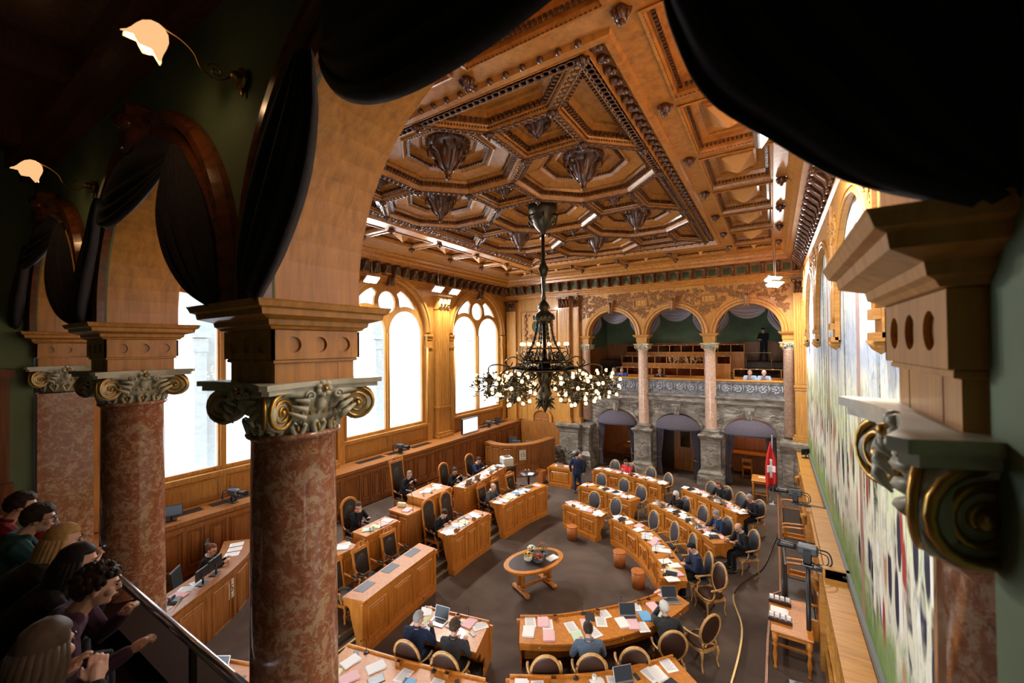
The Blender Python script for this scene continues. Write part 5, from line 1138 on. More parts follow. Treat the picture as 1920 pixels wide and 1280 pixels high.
def clutter(D, seats, seed, lap=.25, dens=1.0):
    rd = random.Random(seed)
    for s in seats:
        if rd.random() < dens: paper(D, s+rd.uniform(-.02, .02), .62, rd.choice(['white', 'white', 'pink', 'white']), rd.choice([1, 2, 2]), rd.uniform(-.5, .5))
        if rd.random() < dens*.8: paper(D, s+.28*D.seatw, .42, rd.choice(['white', 'cream', 'pink', 'white']), 2, rd.uniform(-.6, .6))
        if rd.random() < dens*.7: paper(D, s-.26*D.seatw, .5, rd.choice(['white', 'pink', 'pale green', 'white']), 1, rd.uniform(-.5, .5))
        if rd.random() < dens*.8: paper(D, s+rd.uniform(-.3, .3)*D.seatw, .30, 'white', rd.choice([1, 2]), rd.uniform(-.8, .8)).location.z += .009
        x = rd.random()
        if x < lap: laptop(D, s-.05*D.seatw, .40, rd.uniform(-.1, .1)).location.z += .02
        elif x < lap+.25: tablet(D, s, .40, rd.uniform(-.5, .5)).location.z += .03
        if rd.random() < .5: phone(D, s+.38*D.seatw, .7, rd.uniform(-.7, .7))
        mic(D, s+.1*D.seatw, .12); 
        if rd.random() < .5: penbox(D, s-.4*D.seatw, .10)
DK = {}
def addesk(key, nick, label, F, B, top, base, **k):
    D = desk(label, F, B, top, base, **k); D.nick = nick; D.grp = None; L = sum((D.F[i+1]-D.F[i]).length for i in range(D.n)); D.L = L; D.seatw = .85/L; DK[key] = D; return D
def bk(F, d, e=0):
    P = [Vector(p) for p in F]; return [tuple(p) for p in off(P, d)]
addesk('d1', 'the farthest desk by the pedestal', 'long curved oak desk farthest back, where the woman in red sits', [(-6.86, 17.45), (-5.3, 17.30), (-3.86, 16.85)], [(-6.75, 18.02), (-5.1, 17.88), (-3.60, 17.35)], .8, 0, np_=5, octo=True)
addesk('d2', 'the middle far desk', 'curved oak desk with three empty chairs, middle of the far block', [(-6.56, 15.18), (-5.4, 14.98), (-4.35, 14.51)], [(-6.46, 15.72), (-5.2, 15.50), (-4.13, 15.02)], .8, 0, np_=4, octo=True)
addesk('d3', 'the short far desk', 'short oak desk with two octagonal front panels, innermost of the far block', [(-6.25, 13.12), (-4.91, 12.66)], [(-6.10, 13.66), (-4.68, 13.18)], .8, 0, np_=2, octo=True)
addesk('d4', 'the long inner arc desk', 'long inner curved oak desk with octagonal panels and two waste baskets in front', [(-4.46, 12.80), (-3.66, 12.32), (-3.01, 11.59), (-2.52, 10.81), (-2.33, 10.14)], [(-4.14, 13.25), (-3.25, 12.72), (-2.55, 11.88), (-2.03, 11.05), (-1.77, 10.30)], .8, 0, np_=6, octo=True)
addesk('d5', 'the second arc desk', 'long curved oak desk where the bald man and grey haired men sit', [(-3.75, 14.72), (-2.84, 14.07), (-2.12, 13.36), (-1.47, 12.63)], [(-3.40, 15.15), (-2.45, 14.50), (-1.68, 13.74), (-1.02, 12.95)], .8, 0, np_=5, octo=True)
addesk('d6', 'the outer desk near the flag', 'outer curved oak desk nearest the flag, with a woman in a dark jacket', [(-3.01, 16.78), (-2.0, 16.05), (-1.12, 15.22)], [(-2.68, 17.22), (-1.65, 16.48), (-.72, 15.60)], .8, 0, np_=4, octo=True)
addesk('M', 'the wide foreground desk', 'wide curved desk in the foreground covered in papers, seen from behind', [(-4.44, 7.19), (-3.85, 7.57), (-3.18, 8.2), (-2.6, 8.86), (-2.28, 9.35), (-2.08, 9.76)], [(-4.08, 6.56), (-3.42, 6.92), (-2.80, 7.42), (-2.22, 8.12), (-1.85, 8.75), (-1.60, 9.47)], .8, 0, np_=5, rim=True, drawers=True)
addesk('N', 'the bottom edge desk', 'curved desk cut by the bottom edge, right of centre', [(-3.80, 5.80), (-3.09, 6.22), (-2.51, 6.66), (-2.05, 7.12), (-1.58, 7.68)], [(-3.45, 5.20), (-2.75, 5.62), (-2.10, 6.12), (-1.60, 6.60), (-1.08, 7.25)], .8, 0, np_=4, rim=True, drawers=True)
addesk('K', 'the small double desk', 'small double desk of the two people seen from behind', [(-6.32, 6.40), (-4.88, 6.72)], [(-6.15, 5.67), (-4.62, 5.95)], .8, 0, np_=2, rim=True, drawers=True)
addesk('K2', 'the bottom left desk', 'desk full of papers at the bottom edge beside the massive column', [(-6.75, 4.84), (-5.4, 5.15), (-4.1, 5.52)], [(-6.58, 4.08), (-5.2, 4.40), (-3.85, 4.78)], .8, 0, np_=4, rim=True, drawers=True)
pads3 = ((.10, .26, .45, .92), (.42, .58, .45, .92), (.74, .90, .45, .92))
addesk('L1', 'the empty padded desk', 'empty front oak desk on the left with three dark leather writing pads', [(-7.22, 5.55), (-7.38, 6.75), (-7.52, 7.98)], [(-7.72, 5.42), (-7.90, 6.70), (-8.06, 7.98)], 1.1, 0, np_=3, pads=pads3)
addesk('L2', 'the writing woman front desk', 'left front oak desk where a woman in black writes', [(-7.58, 8.78), (-7.64, 9.7), (-7.62, 10.55)], [(-8.14, 8.76), (-8.20, 9.7), (-8.15, 10.55)], 1.1, 0, np_=3, pads=((.45, .62, .4, .85),))
addesk('L3', 'the grey suited man desk', 'front oak desk with blue folders, where the bald man in grey sits', [(-7.58, 11.33), (-7.50, 12.6), (-7.28, 13.75)], [(-8.17, 11.33), (-8.02, 12.6), (-7.76, 13.86)], 1.1, 0, np_=4, pads=((.68, .84, .4, .85),))
addesk('R1', 'the red blouse desk', 'raised desk of the woman in a red blouse', [(-8.98, 6.98), (-9.03, 8.12)], [(-9.50, 6.98), (-9.55, 8.12)], 1.45, .5, np_=2, deep=True)
addesk('R0', 'the half hidden raised desk', 'raised desk half hidden by the massive column', [(-8.95, 5.7), (-8.98, 6.75)], [(-9.45, 5.7), (-9.50, 6.75)], 1.32, .5, np_=2, deep=True)
addesk('R2', 'the highest desk', 'highest desk, in front of the tall carved chair', [(-9.0, 9.12), (-9.05, 10.4)], [(-9.75, 9.12), (-9.85, 10.4)], 1.72, .72, np_=2, deep=True)
addesk('R3', 'the long raised desk', 'long raised desk of the clerks left of the printer', [(-8.97, 11.05), (-9.05, 12.5), (-9.22, 13.9)], [(-9.48, 11.02), (-9.60, 12.5), (-9.78, 13.9)], 1.48, .5, np_=3, deep=True)
addesk('T', 'the small square far desk', 'small square oak desk by the stone pier where a bald man sits', [(-8.72, 16.75), (-7.65, 16.80)], [(-8.72, 17.30), (-7.72, 17.35)], .85, 0, np_=1, deep=True)
addesk('S', 'the curved reporters counter', 'high curved counter with a calendar sheet, seen left of the massive column', [(-9.25, 2.6), (-9.75, 3.35), (-10.25, 4.25), (-10.85, 5.0), (-11.6, 5.5)], [(-9.9, 2.2), (-10.45, 3.2), (-10.85, 3.95), (-11.4, 4.6), (-12.1, 5.05)], 1.35, .0, np_=5, wd=W_RED, name='curved_counter')
addesk('S2', 'the low side desk', 'low desk with laptop between rail and massive column', [(-8.6, 3.35), (-7.55, 3.75)], [(-8.3, 2.6), (-7.3, 3.1)], .8, 0, np_=2, rim=True)
# curved press dais in the far left corner
D = desk('high curved wooden enclosure with a calendar sheet in the far left corner', [(-12.30, 16.80), (-11.5, 16.55), (-10.6, 16.85), (-9.95, 17.7), (-9.72, 19.3)], [(-12.30, 17.2), (-11.5, 16.95), (-10.85, 17.2), (-10.3, 18.0), (-10.1, 19.4)], 1.55, 0, np_=6, wd=W_RED, cat='enclosure', name='curved_enclosure', deep=True)
m = MB(); A = [D.F[i] for i in range(D.n+1)]
for z in (.62, .50): board(m, off(A, -.03), off(A, .02), z, z+.05); board(m, off(A, .03), off(A, -.02), z, z+.05)
m.build('moulding_band', W_RED, D.o); D.nick = 'the far corner enclosure'
def calendar(x, y, z, nx, ny, label, sc=1.0):
    n = Vector((nx, ny, 0)).normalized(); ex = Vector((-n.y, n.x, 0)); M = Matrix(((ex.x, 0, n.x, x), (ex.y, 0, n.y, y), (0, 1, 0, z), (0, 0, 0, 1)))
    r = thing('calendar_sheet', (x, y, z), 0, label, 'calendar'); M0 = Matrix(((ex.x, 0, n.x, 0), (ex.y, 0, n.y, 0), (0, 1, 0, 0), (0, 0, 0, 1)))
    m = MB(); m.plate([(-.13*sc, -.19*sc), (.13*sc, -.19*sc), (.13*sc, .19*sc), (-.13*sc, .19*sc)], [], .006, M0); m.build('sheet', CREAM, r)
    m = MB(); m.text('15', .20*sc, .003, M0 @ Matrix.Translation((0, 0, .005))); m.build('printed_date', INK, r)
    m = MB()
    for k, (w_, zz) in enumerate(((.16, .14), (.10, .115), (.14, -.135), (.17, -.155))): m.plate([(-w_/2*sc, zz*sc), (w_/2*sc, zz*sc), (w_/2*sc, (zz+.01)*sc), (-w_/2*sc, (zz+.01)*sc)], [], .002, M0 @ Matrix.Translation((0, 0, .004)))
    m.build('small_print', INKM, r)
calendar(-10.24, 16.98, 1.10, .72, -.69, 'white calendar sheet reading 15 on the far corner enclosure', 1.25)
calendar(-10.38, 4.45, .93, .86, .50, 'cream calendar sheet reading 15 on the counter left of the massive column', 1.1)
# ---------------------------------------------------------------- chairs
def oval_chair(name, fr, le, sc=1.0):
    r = thing(name, (0, 0, 0), 0, None, None)
    T = Matrix.Translation((0, -.25, .79)) @ Matrix.Rotation(.20, 4, 'X'); E = lambda a, rx, rz, y=0: tuple(T @ Vector((rx*math.cos(a)*(1-.10*(math.sin(a) < 0)*abs(math.sin(a))), y, rz*math.sin(a))))
    m = MB(); m.tube([E(2*PI*i/36, .25, .32) for i in range(36)], .026, 8, 0, True, flat=1.0)
    for s in (-1, 1): m.tube([E(-PI/2+s*.75, .25, .32), (s*.17, -.235, .46)], [.02, .024], 6); m.tube([(s*.02, *E(-PI/2, .25, .32)[1:]), (s*.12, -.235, .47)], [.018, .018], 6)
    b = m.build('backrest_frame', fr, r)
    m = MB(); m.T = T; m.ell((0, 0, 0), (.232, .045, .302), 24, 12); m.build('back_cushion', le, b)
    m = MB(); P = [(-.26, .22), (-.18, .27), (.18, .27), (.26, .22), (.22, -.22), (.12, -.25), (-.12, -.25), (-.22, -.22)]; m.prism(P, .37, .44); sf = m.build('seat_frame', fr, r)
    m = MB(); m.ell((0, 0, .45), (.245, .245, .055), 20, 8, fn=lambda d: 1+.12*abs(math.sin(2*math.atan2(d.y, d.x)))); m.build('seat_cushion', le, r)
    for x, y in ((-.23, .22), (.23, .22), (-.20, -.22), (.20, -.22)):
        m = MB(); k = 1 if y > 0 else -1; m.tube(resample([(x, y, .40), (x*1.04, y+.02*k, .30), (x*.98, y, .14), (x*1.04, y+.035*k, .01)], 8), [.030, .033, .031, .027, .023, .020, .018, .019, .021], 7); m.build('leg', fr, r)
    for s in (-1, 1):
        m = MB(); m.tube(resample([(s*.235, -.25, .70), (s*.29, -.10, .69), (s*.30, .06, .675), (s*.285, .13, .665), (s*.29, .15, .64)], 12), [.018, .018, .019, .02, .021, .022, .023, .024, .025, .027, .028, .028, .022], 7)
        m.tube(resample([(s*.288, .10, .665), (s*.27, .07, .58), (s*.30, .12, .50), (s*.255, .16, .41)], 9), .019, 7); m.build('armrest', fr, r)
    return Proto(r)
def throne(name, H, w_, arched, crest, fr, le):
    r = thing(name, (0, 0, 0), 0, None, None); T = Matrix.Translation((0, -.25, .44)) @ Matrix.Rotation(.16, 4, 'X'); h = w_/2; b = H-.44
    def out(q, zq): return [(-h+q, .02+q), (h-q, .02+q)]+([(h-q, b-h*.75)]+[((h-q)*math.cos(a), b-h*.75+(h-q)*.9*math.sin(a)) for a in [PI*i/14 for i in range(1, 14)]]+[(-h+q, b-h*.75)] if arched else [(h-q, b-q*.9), (-h+q, b-q*.9)])
    m = MB(); MM = T @ Matrix(((1, 0, 0, 0), (0, 0, -1, 0), (0, 1, 0, 0), (0, 0, 0, 1))); m.plate(out(0, 0), [out(.05, 0)], .05, MM, 0, .008)
    if crest:
        m.T = T; m.box(-h-.02, h+.02, -.035, .035, b-.02, b+.03)
        for s in (-1, 1):
            m.tube([tuple(p) for p in spiral((s*h*.45, 0, b+.08), .05, 1.5, (s, 0, 0), (0, 0, 1), 18)], .012, 5); m.tube(resample([(s*h*.95, 0, b+.04), (s*h*.7, 0, b+.05), (s*h*.4, 0, b+.13), (0, 0, b+.15)], 10), .014, 6); m.ell((s*h, 0, b+.05), (.02, .02, .035), 7, 5)
        m.ell((0, 0, b+.10), (.045, .025, .05), 8, 6); m.T = Matrix()
    if arched:
        m.T = T; m.tube([(h*math.cos(a), 0, b-h*.75+h*.9*math.sin(a)) for a in [PI*i/16 for i in range(17)]], .028, 6); m.T = Matrix()
    bo = m.build('backrest_frame', fr, r)
    m = MB(); m.plate(out(.045, 0), [], .045, MM); m.T = T; m.ell((0, 0, b*.5), (h*.78, .05, b*.36), 16, 10); m.T = Matrix(); m.build('back_cushion', le, bo)
    if H > 1.15: m = MB(); m.T = T; m.box(-h+.05, h-.05, -.045, .045, .02, b*.52); m.build('lower_back_cushion', LEATHER_B, bo)
    m = MB(); m.box(-.28, .28, -.26, .28, .36, .43); m.build('seat_frame', fr, r); m = MB(); m.cbox((0, 0, .455), (.52, .50, .07), 0, .03); m.build('seat_cushion', le, r)
    for x in (-.25, .25):
        for y in (-.24, .25): m = MB(); m.lathe([(.018, 0), (.03, .03), (.018, .07), (.022, .12), (.034, .2), (.02, .27), (.032, .33), (.03, .38)], 10, (x, y, 0)); m.build('leg', fr, r)
    for s in (-1, 1):
        m = MB(); m.tube(resample([(s*h, -.26, .76), (s*.30, -.12, .70), (s*.31, .10, .68), (s*.31, .2, .66)], 8), .022, 7); m.tube(resample([(s*.31, .17, .66), (s*.28, .15, .55), (s*.27, .2, .43)], 6), .02, 6); a = m.build('armrest', fr, r)
        m = MB(); m.tube([(s*.305, -.08, .715), (s*.31, .13, .702)], [.025, .025], 8); m.build('arm_pad', BLACK, a)
    m = MB(); m.box(-.25, .25, -.255, -.225, .12, .16); m.box(-.25, .25, .24, .265, .12, .16); m.build('stretcher', fr, r)
    return Proto(r)
CH_A = oval_chair('oval_back_armchair', W_LIGHT, LEATHER)
CH_B = oval_chair('oval_back_armchair', W_LIGHT, LEATHER_B)
CH_C = throne('carved_armchair', 1.12, .50, False, True, W_ORANGE, LEATHER_K)
CH_D = throne('high_back_armchair', 1.42, .54, True, False, W_ORANGE, LEATHER_K)
CH_E = throne('president_chair', 1.66, .60, False, True, W_ORANGE, LEATHER_K)
def facing(D, x, y):
    # heading so that the seat faces the desk front direction nearest to (x, y)
    k = min(range(D.n+1), key=lambda i: (D.B[i]+D.c-Vector((x, y))).length); d = (D.F[k]-D.B[k]).normalized(); return math.atan2(-d.x, d.y)
SEATS = {}
def seat(key, P, dk, x, y, z=0, turn=0, desc=None, nick=None, back=.30):
    h = facing(DK[dk], x, y)+turn; f = Vector((-math.sin(h), math.cos(h))); c = Vector((x, y))+f*back
    o = P.place((c.x, c.y, z), h, None); D = DK[dk]
    desc = desc or ('slate oval-backed armchair at' if P is CH_A else 'brown oval-backed armchair at' if P is CH_B else 'carved square-backed armchair at' if P is CH_C else 'high arched armchair at')
    reg(o, desc, nick or D.nick, 'armchair', 'armchairs at the desks'); SEATS[key] = (c.x, c.y, z, h); return o
seat('e1', CH_A, 'd1', -6.15, 18.35); seat('p10', CH_A, 'd1', -5.38, 18.18); seat('e2', CH_A, 'd1', -4.48, 18.05); seat('e3', CH_A, 'd1', -3.66, 17.55, turn=-.2)
seat('e4', CH_A, 'd2', -5.98, 16.15); seat('e5', CH_A, 'd2', -5.0, 16.0); seat('e6', CH_A, 'd2', -4.2, 15.48)
seat('e7', CH_A, 'd3', -5.45, 14.0, turn=.1); seat('e8', CH_A, 'd3', -4.6, 13.8)
seat('e9', CH_A, 'd4', -3.22, 13.32); seat('e10', CH_A, 'd4', -2.50, 12.80, turn=-.05); seat('e11', CH_A, 'd4', -1.93, 12.25); seat('p16', CH_A, 'd4', -1.42, 11.35)
seat('p11', CH_A, 'd5', -2.60, 15.10); seat('e12', CH_A, 'd5', -1.98, 14.55); seat('p14', CH_A, 'd5', -1.22, 13.95); seat('p15', CH_A, 'd5', -.52, 13.35)
seat('e13', CH_A, 'd6', -2.05, 17.25); seat('p12', CH_A, 'd6', -1.50, 16.95); seat('e14', CH_A, 'd6', -1.02, 16.5); seat('p13', CH_A, 'd6', -.45, 16.0)
seat('p19', CH_B, 'K', -5.62, 5.22, back=.28); seat('p20', CH_B, 'K', -4.85, 5.36, back=.28)
seat('n1', CH_B, 'M', -3.32, 6.18); seat('p18', CH_B, 'M', -2.68, 6.62); seat('n3', CH_B, 'M', -2.10, 7.15); seat('p17', CH_B, 'M', -1.62, 7.92)
for k, (x, y, h, d) in enumerate([(-1.33, 8.95, .95, 'oval-backed armchair with dark leather standing empty right of the white haired man'), (-1.36, 10.72, 2.3, 'empty armchair seen from the side behind the phone-reading man')]):
    o = CH_B.place((x, y, 0), h, None); tag(o, d, 'armchair', 'armchairs at the desks')
seat('l1', CH_C, 'L1', -8.62, 5.85, .25); seat('l2', CH_C, 'L1', -8.66, 6.62, .25); seat('l3', CH_C, 'L1', -8.72, 7.55, .25)
seat('p7', CH_D, 'L2', -8.82, 9.2, .25, back=.28); seat('l5', CH_D, 'L2', -8.82, 9.98, .25, back=.28)
seat('p6', CH_C, 'L3', -8.72, 11.75, .25, back=.25); seat('l7', CH_C, 'L3', -8.68, 12.55, .25, back=.25); seat('l8', CH_C, 'L3', -8.55, 13.35, .25, back=.25)
seat('p2', CH_D, 'R1', -10.45, 7.62, .5); seat('p3', CH_E, 'R2', -11.05, 10.0, .72, desc='tall carved president chair with dark leather at'); seat('p4', CH_D, 'R3', -10.5, 11.75, .5); seat('p5', CH_D, 'R3', -10.45, 13.25, .5)
# ---------------------------------------------------------------- people
SKINS = [mat('skin_a', (.60, .34, .24), .5), mat('skin_b', (.66, .40, .29), .5), mat('skin_c', (.50, .27, .18), .5)]
HAIRM = {k: fabric('hair_'+k, c, .55, .1) for k, c in dict(black=(.012, .010, .010), dark=(.03, .018, .012), brown=(.055, .030, .016), grey=(.26, .25, .24), white=(.62, .61, .58), blonde=(.40, .24, .09), ash=(.24, .19, .13), auburn=(.13, .05, .025)).items()}
CL = {k: fabric('cloth_'+k, c) for k, c in dict(navy=(.018, .028, .065), black=(.012, .012, .014), charcoal=(.04, .042, .045), grey=(.075, .08, .085), red=(.60, .045, .05), blue=(.03, .10, .42), paleblue=(.34, .44, .58), purple=(.055, .025, .055), teal=(.012, .05, .055), darkred=(.22, .012, .018), white=(.72, .72, .74), pink=(.75, .42, .42), green=(.05, .18, .07), midblue=(.05, .16, .42), magenta=(.3, .03, .12), bluegrey=(.10, .14, .20), khaki=(.12, .12, .09), cream=(.6, .5, .34)).items()}
EYE_M = mat('eye_dark', (.02, .015, .012), .2); LIP = mat('lips', (.40, .13, .11), .5); SHOE = mat('black_shoe', (.012, .012, .012), .3)
def otube(mb, pts, rr, seg=14):
    # closed tube with oval sections, wide axis along X
    P = [Vector(p) for p in pts]; n = len(P); v = []
    for i in range(n):
        t = (P[min(i+1, n-1)]-P[max(i-1, 0)]).normalized(); x = Vector((1, 0, 0)); y = t.cross(x).normalized(); x = y.cross(t).normalized()
        for k in range(seg): a = 2*PI*k/seg; v.append(tuple(P[i]+x*math.cos(a)*rr[i][0]+y*math.sin(a)*rr[i][1]))
    fs = [(i*seg+k, i*seg+(k+1) % seg, (i+1)*seg+(k+1) % seg, (i+1)*seg+k) for i in range(n-1) for k in range(seg)]+[tuple(range(seg-1, -1, -1)), tuple(range((n-1)*seg, n*seg))]
    mb.add(v, fs, 0, True)
def limb(mb, pts, r, seg=9):
    P = [Vector(p) for p in pts]; d0 = (P[0]-P[1]).normalized(); d1 = (P[-1]-P[-2]).normalized()
    Q = [P[0]+d0*r[0]*.85, P[0]+d0*r[0]*.5]+P+[P[-1]+d1*r[-1]*.5, P[-1]+d1*r[-1]*.85]; R = [r[0]*.45, r[0]*.85]+list(r)+[r[-1]*.85, r[-1]*.45]
    mb.tube([tuple(q) for q in Q], R, seg)
def remesh(mb, name, ma, vox, parent, it=3):
    me = mb.me('t', ma); o = bpy.data.objects.new('t', me); COL.objects.link(o)
    a = o.modifiers.new('r', 'REMESH'); a.mode = 'VOXEL'; a.voxel_size = vox; a.use_smooth_shade = True
    b = o.modifiers.new('s', 'SMOOTH'); b.iterations = it; b.factor = .5
    bpy.context.view_layer.update(); m2 = bpy.data.meshes.new_from_object(o.evaluated_get(bpy.context.evaluated_depsgraph_get())); bpy.data.objects.remove(o); bpy.data.meshes.remove(me)
    m2.name = name; p = bpy.data.objects.new(name, m2); COL.objects.link(p); p.parent = parent; return p
def ik(S_, H_, a, b, pole):
    d = H_-S_; L = min(d.length, (a+b)*.995); d.normalize(); x = (a*a-b*b+L*L)/(2*L); h = math.sqrt(max(0, a*a-x*x)); p = pole-d*pole.dot(d); p.normalize()
    return S_+d*x+p*h, S_+d*L
def hand(mb, W, d, up, s, curl=.6, k=1.0):
    d = d.normalized(); up = (up-d*up.dot(d)).normalized(); sd = d.cross(up).normalized()*s   # sd: towards little finger side
    c = W+d*.045*k; 
    for q in range(4): mb.ell(tuple(W+d*.05*k+sd*(-.027+.018*q)*k), (.016*k, .016*k, .016*k), 7, 5)
    limb(mb, [W, W+d*.03*k, W+d*.07*k], [.026*k, .033*k, .030*k], 8)
    for q, L in enumerate((.068, .076, .070, .055)):
        b = W+d*.085*k+sd*(-.030+.020*q)*k; dd = d; pts = [b-d*.02]; a = 0
        for j, l in enumerate((.45, .32, .23)): pts.append(pts[-1]+dd*L*l*k*(1.25 if j == 0 else 1)); a += curl*(.55+.25*j)*(1+.12*q); dd = d*math.cos(a)-up*math.sin(a)
        pts.append(pts[-1]+dd*.008); mb.tube([tuple(p) for p in pts], [.0105*k, .0095*k, .009*k, .0085*k, .005*k], 7)
    b = W+d*.03*k-sd*.028*k; t1 = (d*.7-sd*.7-up*.15).normalized(); t2 = (d*.95-sd*.1-up*.3).normalized()
    mb.tube([tuple(b-t1*.01), tuple(b+t1*.035*k), tuple(b+t1*.035*k+t2*.03*k), tuple(b+t1*.035*k+t2*.052*k)], [.015*k, .013*k, .0105*k, .006*k], 7)
def person(loc, rz, label, top='navy', shirt=None, tie=None, hair=('short', 'dark'), pose='sit', lean=.25, hy=0., hp=.35, hands=None, legs='black', skin=0, vox=.014, glasses=False, k=1.0, seat=.50, group=None, roll=0, hood=False, fem=False, vest=None, hcurl=.6, hands_up=None):
    r = thing('person', loc, rz, label, 'person', group); V = Vector; sk = SKINS[skin]; w_ = .92 if fem else 1.0
    if pose == 'sit': P = V((0, -.06, seat+.09)); kn = [V((s*.12, .40, seat+.02)) for s in (-1, 1)]; an = [V((s*.12, .38, .09)) for s in (-1, 1)]
    else: P = V((0, 0, .93)); kn = [V((-.10, .03, .50)), V((.10, .05, .50))]; an = [V((-.10, -.10, .09)), V((.10, .14, .09))]
    up = V((0, math.sin(lean), math.cos(lean))); fw = V((0, math.cos(lean), -math.sin(lean)))
    Nk = P+up*.50; ch = P+up*.33+fw*.01; sh = [Nk-up*.055+V((s*.205*w_, 0, 0)) for s in (-1, 1)]
    hdir = V((0, math.sin(lean*.5+hp*.35), math.cos(lean*.5+hp*.35))); C = Nk+hdir*.145+V((0, .022, 0))
    HR = Matrix.Translation(C) @ Matrix.Rotation(hy, 4, 'Z') @ Matrix.Rotation(-hp, 4, 'X') @ Matrix.Rotation(roll, 4, 'Y') @ Matrix.Scale(1.07, 4)
    hands = hands or [V((-.16, .40, .82)), V((.16, .40, .82))]; hands = [V(h) for h in hands]
    arm = []
    for i, s in enumerate((-1, 1)): e, h = ik(sh[i], hands[i], .285, .255, V((s*.55, -.35, -.8))); arm.append((e, h))
    b = MB()
    otube(b, [P-up*.06, P+up*.1, ch, Nk-up*.09, Nk-up*.02], [(.11, .08), (.105, .075), (.12*w_, .08), (.12*w_, .06), (.06, .05)])
    limb(b, [Nk-up*.05, (Nk+C)/2-V((0, .01, .01)), C-hdir*.06-V((0, .012, 0))], [.062*w_, .058*w_, .06*w_])
    for i, s in enumerate((-1, 1)):
        e, h = arm[i]; limb(b, [sh[i], sh[i].lerp(e, .5), e, e.lerp(h, .35), e.lerp(h, .85), h], [.036, .032, .027, .026, .024, .025]); d = (h-e); uu = V((0, 0, 1)) if not hands_up else V(hands_up[i]); hand(b, h, d, uu, s, hcurl)
        limb(b, [P+V((s*.09, 0, 0)), P.lerp(kn[i], .5)+V((s*.03, 0, 0)), kn[i], kn[i].lerp(an[i], .35), an[i]], [.07, .06, .045, .040, .032]); limb(b, [an[i]-V((0, .02, .02)), an[i]+V((0, .12, -.05))], [.035, .03])
    b.T = HR
    b.ell((0, -.008, .022), (.075, .094, .092), 18, 12); b.ell((0, .022, -.04), (.058, .066, .070), 14, 10); b.ell((0, .060, -.085), (.028, .024, .022), 10, 8); b.ell((0, .072, .030), (.052, .022, .016), 10, 6)
    b.tube([(0, .085, .022), (0, .100, .0), (0, .106, -.016), (0, .088, -.024)], [.010, .012, .016, .012], 7); b.ell((0, .085, -.050), (.026, .012, .012), 8, 6)
    for s in (-1, 1): b.ell((s*.076, -.012, -.004), (.010, .020, .032), 8, 6); b.ell((s*.045, .055, -.02), (.026, .026, .026), 8, 6)
    b.T = Matrix(); body = remesh(b, 'body', sk, vox*.72, r, 2)
    m = MB(); m.T = HR
    for s in (-1, 1): m.ell((s*.029, .086, .010), (.0125, .008, .006), 8, 6); m.tube([(s*.014, .096, .030), (s*.032, .094, .036), (s*.048, .082, .030)], .0045, 5)
    m.build('eyes_and_brows', EYE_M, r); m = MB(); m.T = HR; m.tube([(-.022, .090, -.052), (0, .099, -.050), (.022, .090, -.052)], [.003, .0055, .003], 6); m.build('lips', LIP, r)
    if glasses:
        m = MB(); m.T = HR
        for s in (-1, 1): m.tube([(s*.032+.022*math.cos(a), .103, .010+.017*math.sin(a)) for a in [2*PI*q/14 for q in range(14)]], .002, 4, 0, True); m.tube([(s*.054, .10, .014), (s*.078, .0, .012)], .002, 4)
        m.tube([(-.01, .105, .014), (.01, .105, .014)], .002, 4); m.build('glasses', BLACK, r)
    # clothes
    t = MB(); g = .016
    otube(t, [P-up*.10, P, P+up*.12, ch, Nk-up*.12, Nk-up*.055, Nk-up*.01], [(.165, .125), (.168, .125), (.15*w_, .112), (.19*w_, .135), (.212*w_, .12), (.18*w_, .10), (.085, .078)], 18)
    for i, s in enumerate((-1, 1)):
        e, h = arm[i]; hh = h-(h-e).normalized()*.015; limb(t, [Nk-up*.06+V((s*.08, 0, 0)), sh[i]+V((-s*.01, 0, -.005)), sh[i].lerp(e, .45), e, e.lerp(hh, .5), hh], [.075, .082*w_, .068*w_, .060*w_, .052*w_, .042])
    if pose == 'stand': otube(t, [P+up*.05, P-up*.16], [(.165, .12), (.175, .125)], 16)
    if hood: 
        for a in range(9): an_ = PI*(a/8)+PI; t.ell(tuple(Nk+V((.10*math.cos(an_), .085*math.sin(an_)+.0, .02-.02*abs(math.cos(an_))))), (.05, .05, .045), 8, 6)
    else:
        m = MB(); m.tube([tuple(Nk+up*.015+V((.068*math.cos(a), .062*math.sin(a), .01-.02*math.sin(a)))) for a in [PI*(.9+1.2*q/12) for q in range(13)]], .016, 6); m.build('collar', CL[shirt or top], r)
    remesh(t, 'hooded_sweatshirt' if hood else 'jacket', CL[top], vox, r, 3)
    if shirt:
        F = ch+fw*.118; a = Nk-up*.03+fw*.060; lo = P+up*.12+fw*.118; m = MB(); tr = fw*.012
        def q(p, x): return tuple(p+V((x, 0, 0)))
        lev = [(a, .058), (Nk-up*.10+fw*.098, .060), (F, .046), (lo, .010)]
        v = [q(p, -x) for p, x in lev]+[q(p+tr, 0) for p, x in lev]+[q(p, x) for p, x in lev]+[q(p-fw*.05, -x) for p, x in lev]+[q(p-fw*.05, x) for p, x in lev]
        fs = []
        for i in range(3): fs += [(i, i+1, 5+i, 4+i), (4+i, 5+i, 9+i, 8+i), (12+i, 13+i, i+1, i), (8+i, 9+i, 17+i, 16+i)]
        m.add(v, fs, 0, False); m.build('shirt_front', CL[shirt], r)
        if tie:
            m = MB(); c = [a+fw*.025, Nk-up*.09+fw*.115, F+fw*.014, lo+up*.02+fw*.014]; otube(m, c, [(.018, .012), (.014, .008), (.022, .008), (.010, .008)], 8); m.build('tie', CL[tie], r)
    t = MB()
    for i, s in enumerate((-1, 1)): limb(t, [P+V((s*.08, 0, 0)), P.lerp(kn[i], .5)+V((s*.03, 0, .005)), kn[i], kn[i].lerp(an[i], .4), an[i]+V((0, 0, .02))], [.105, .095, .070, .062, .052])
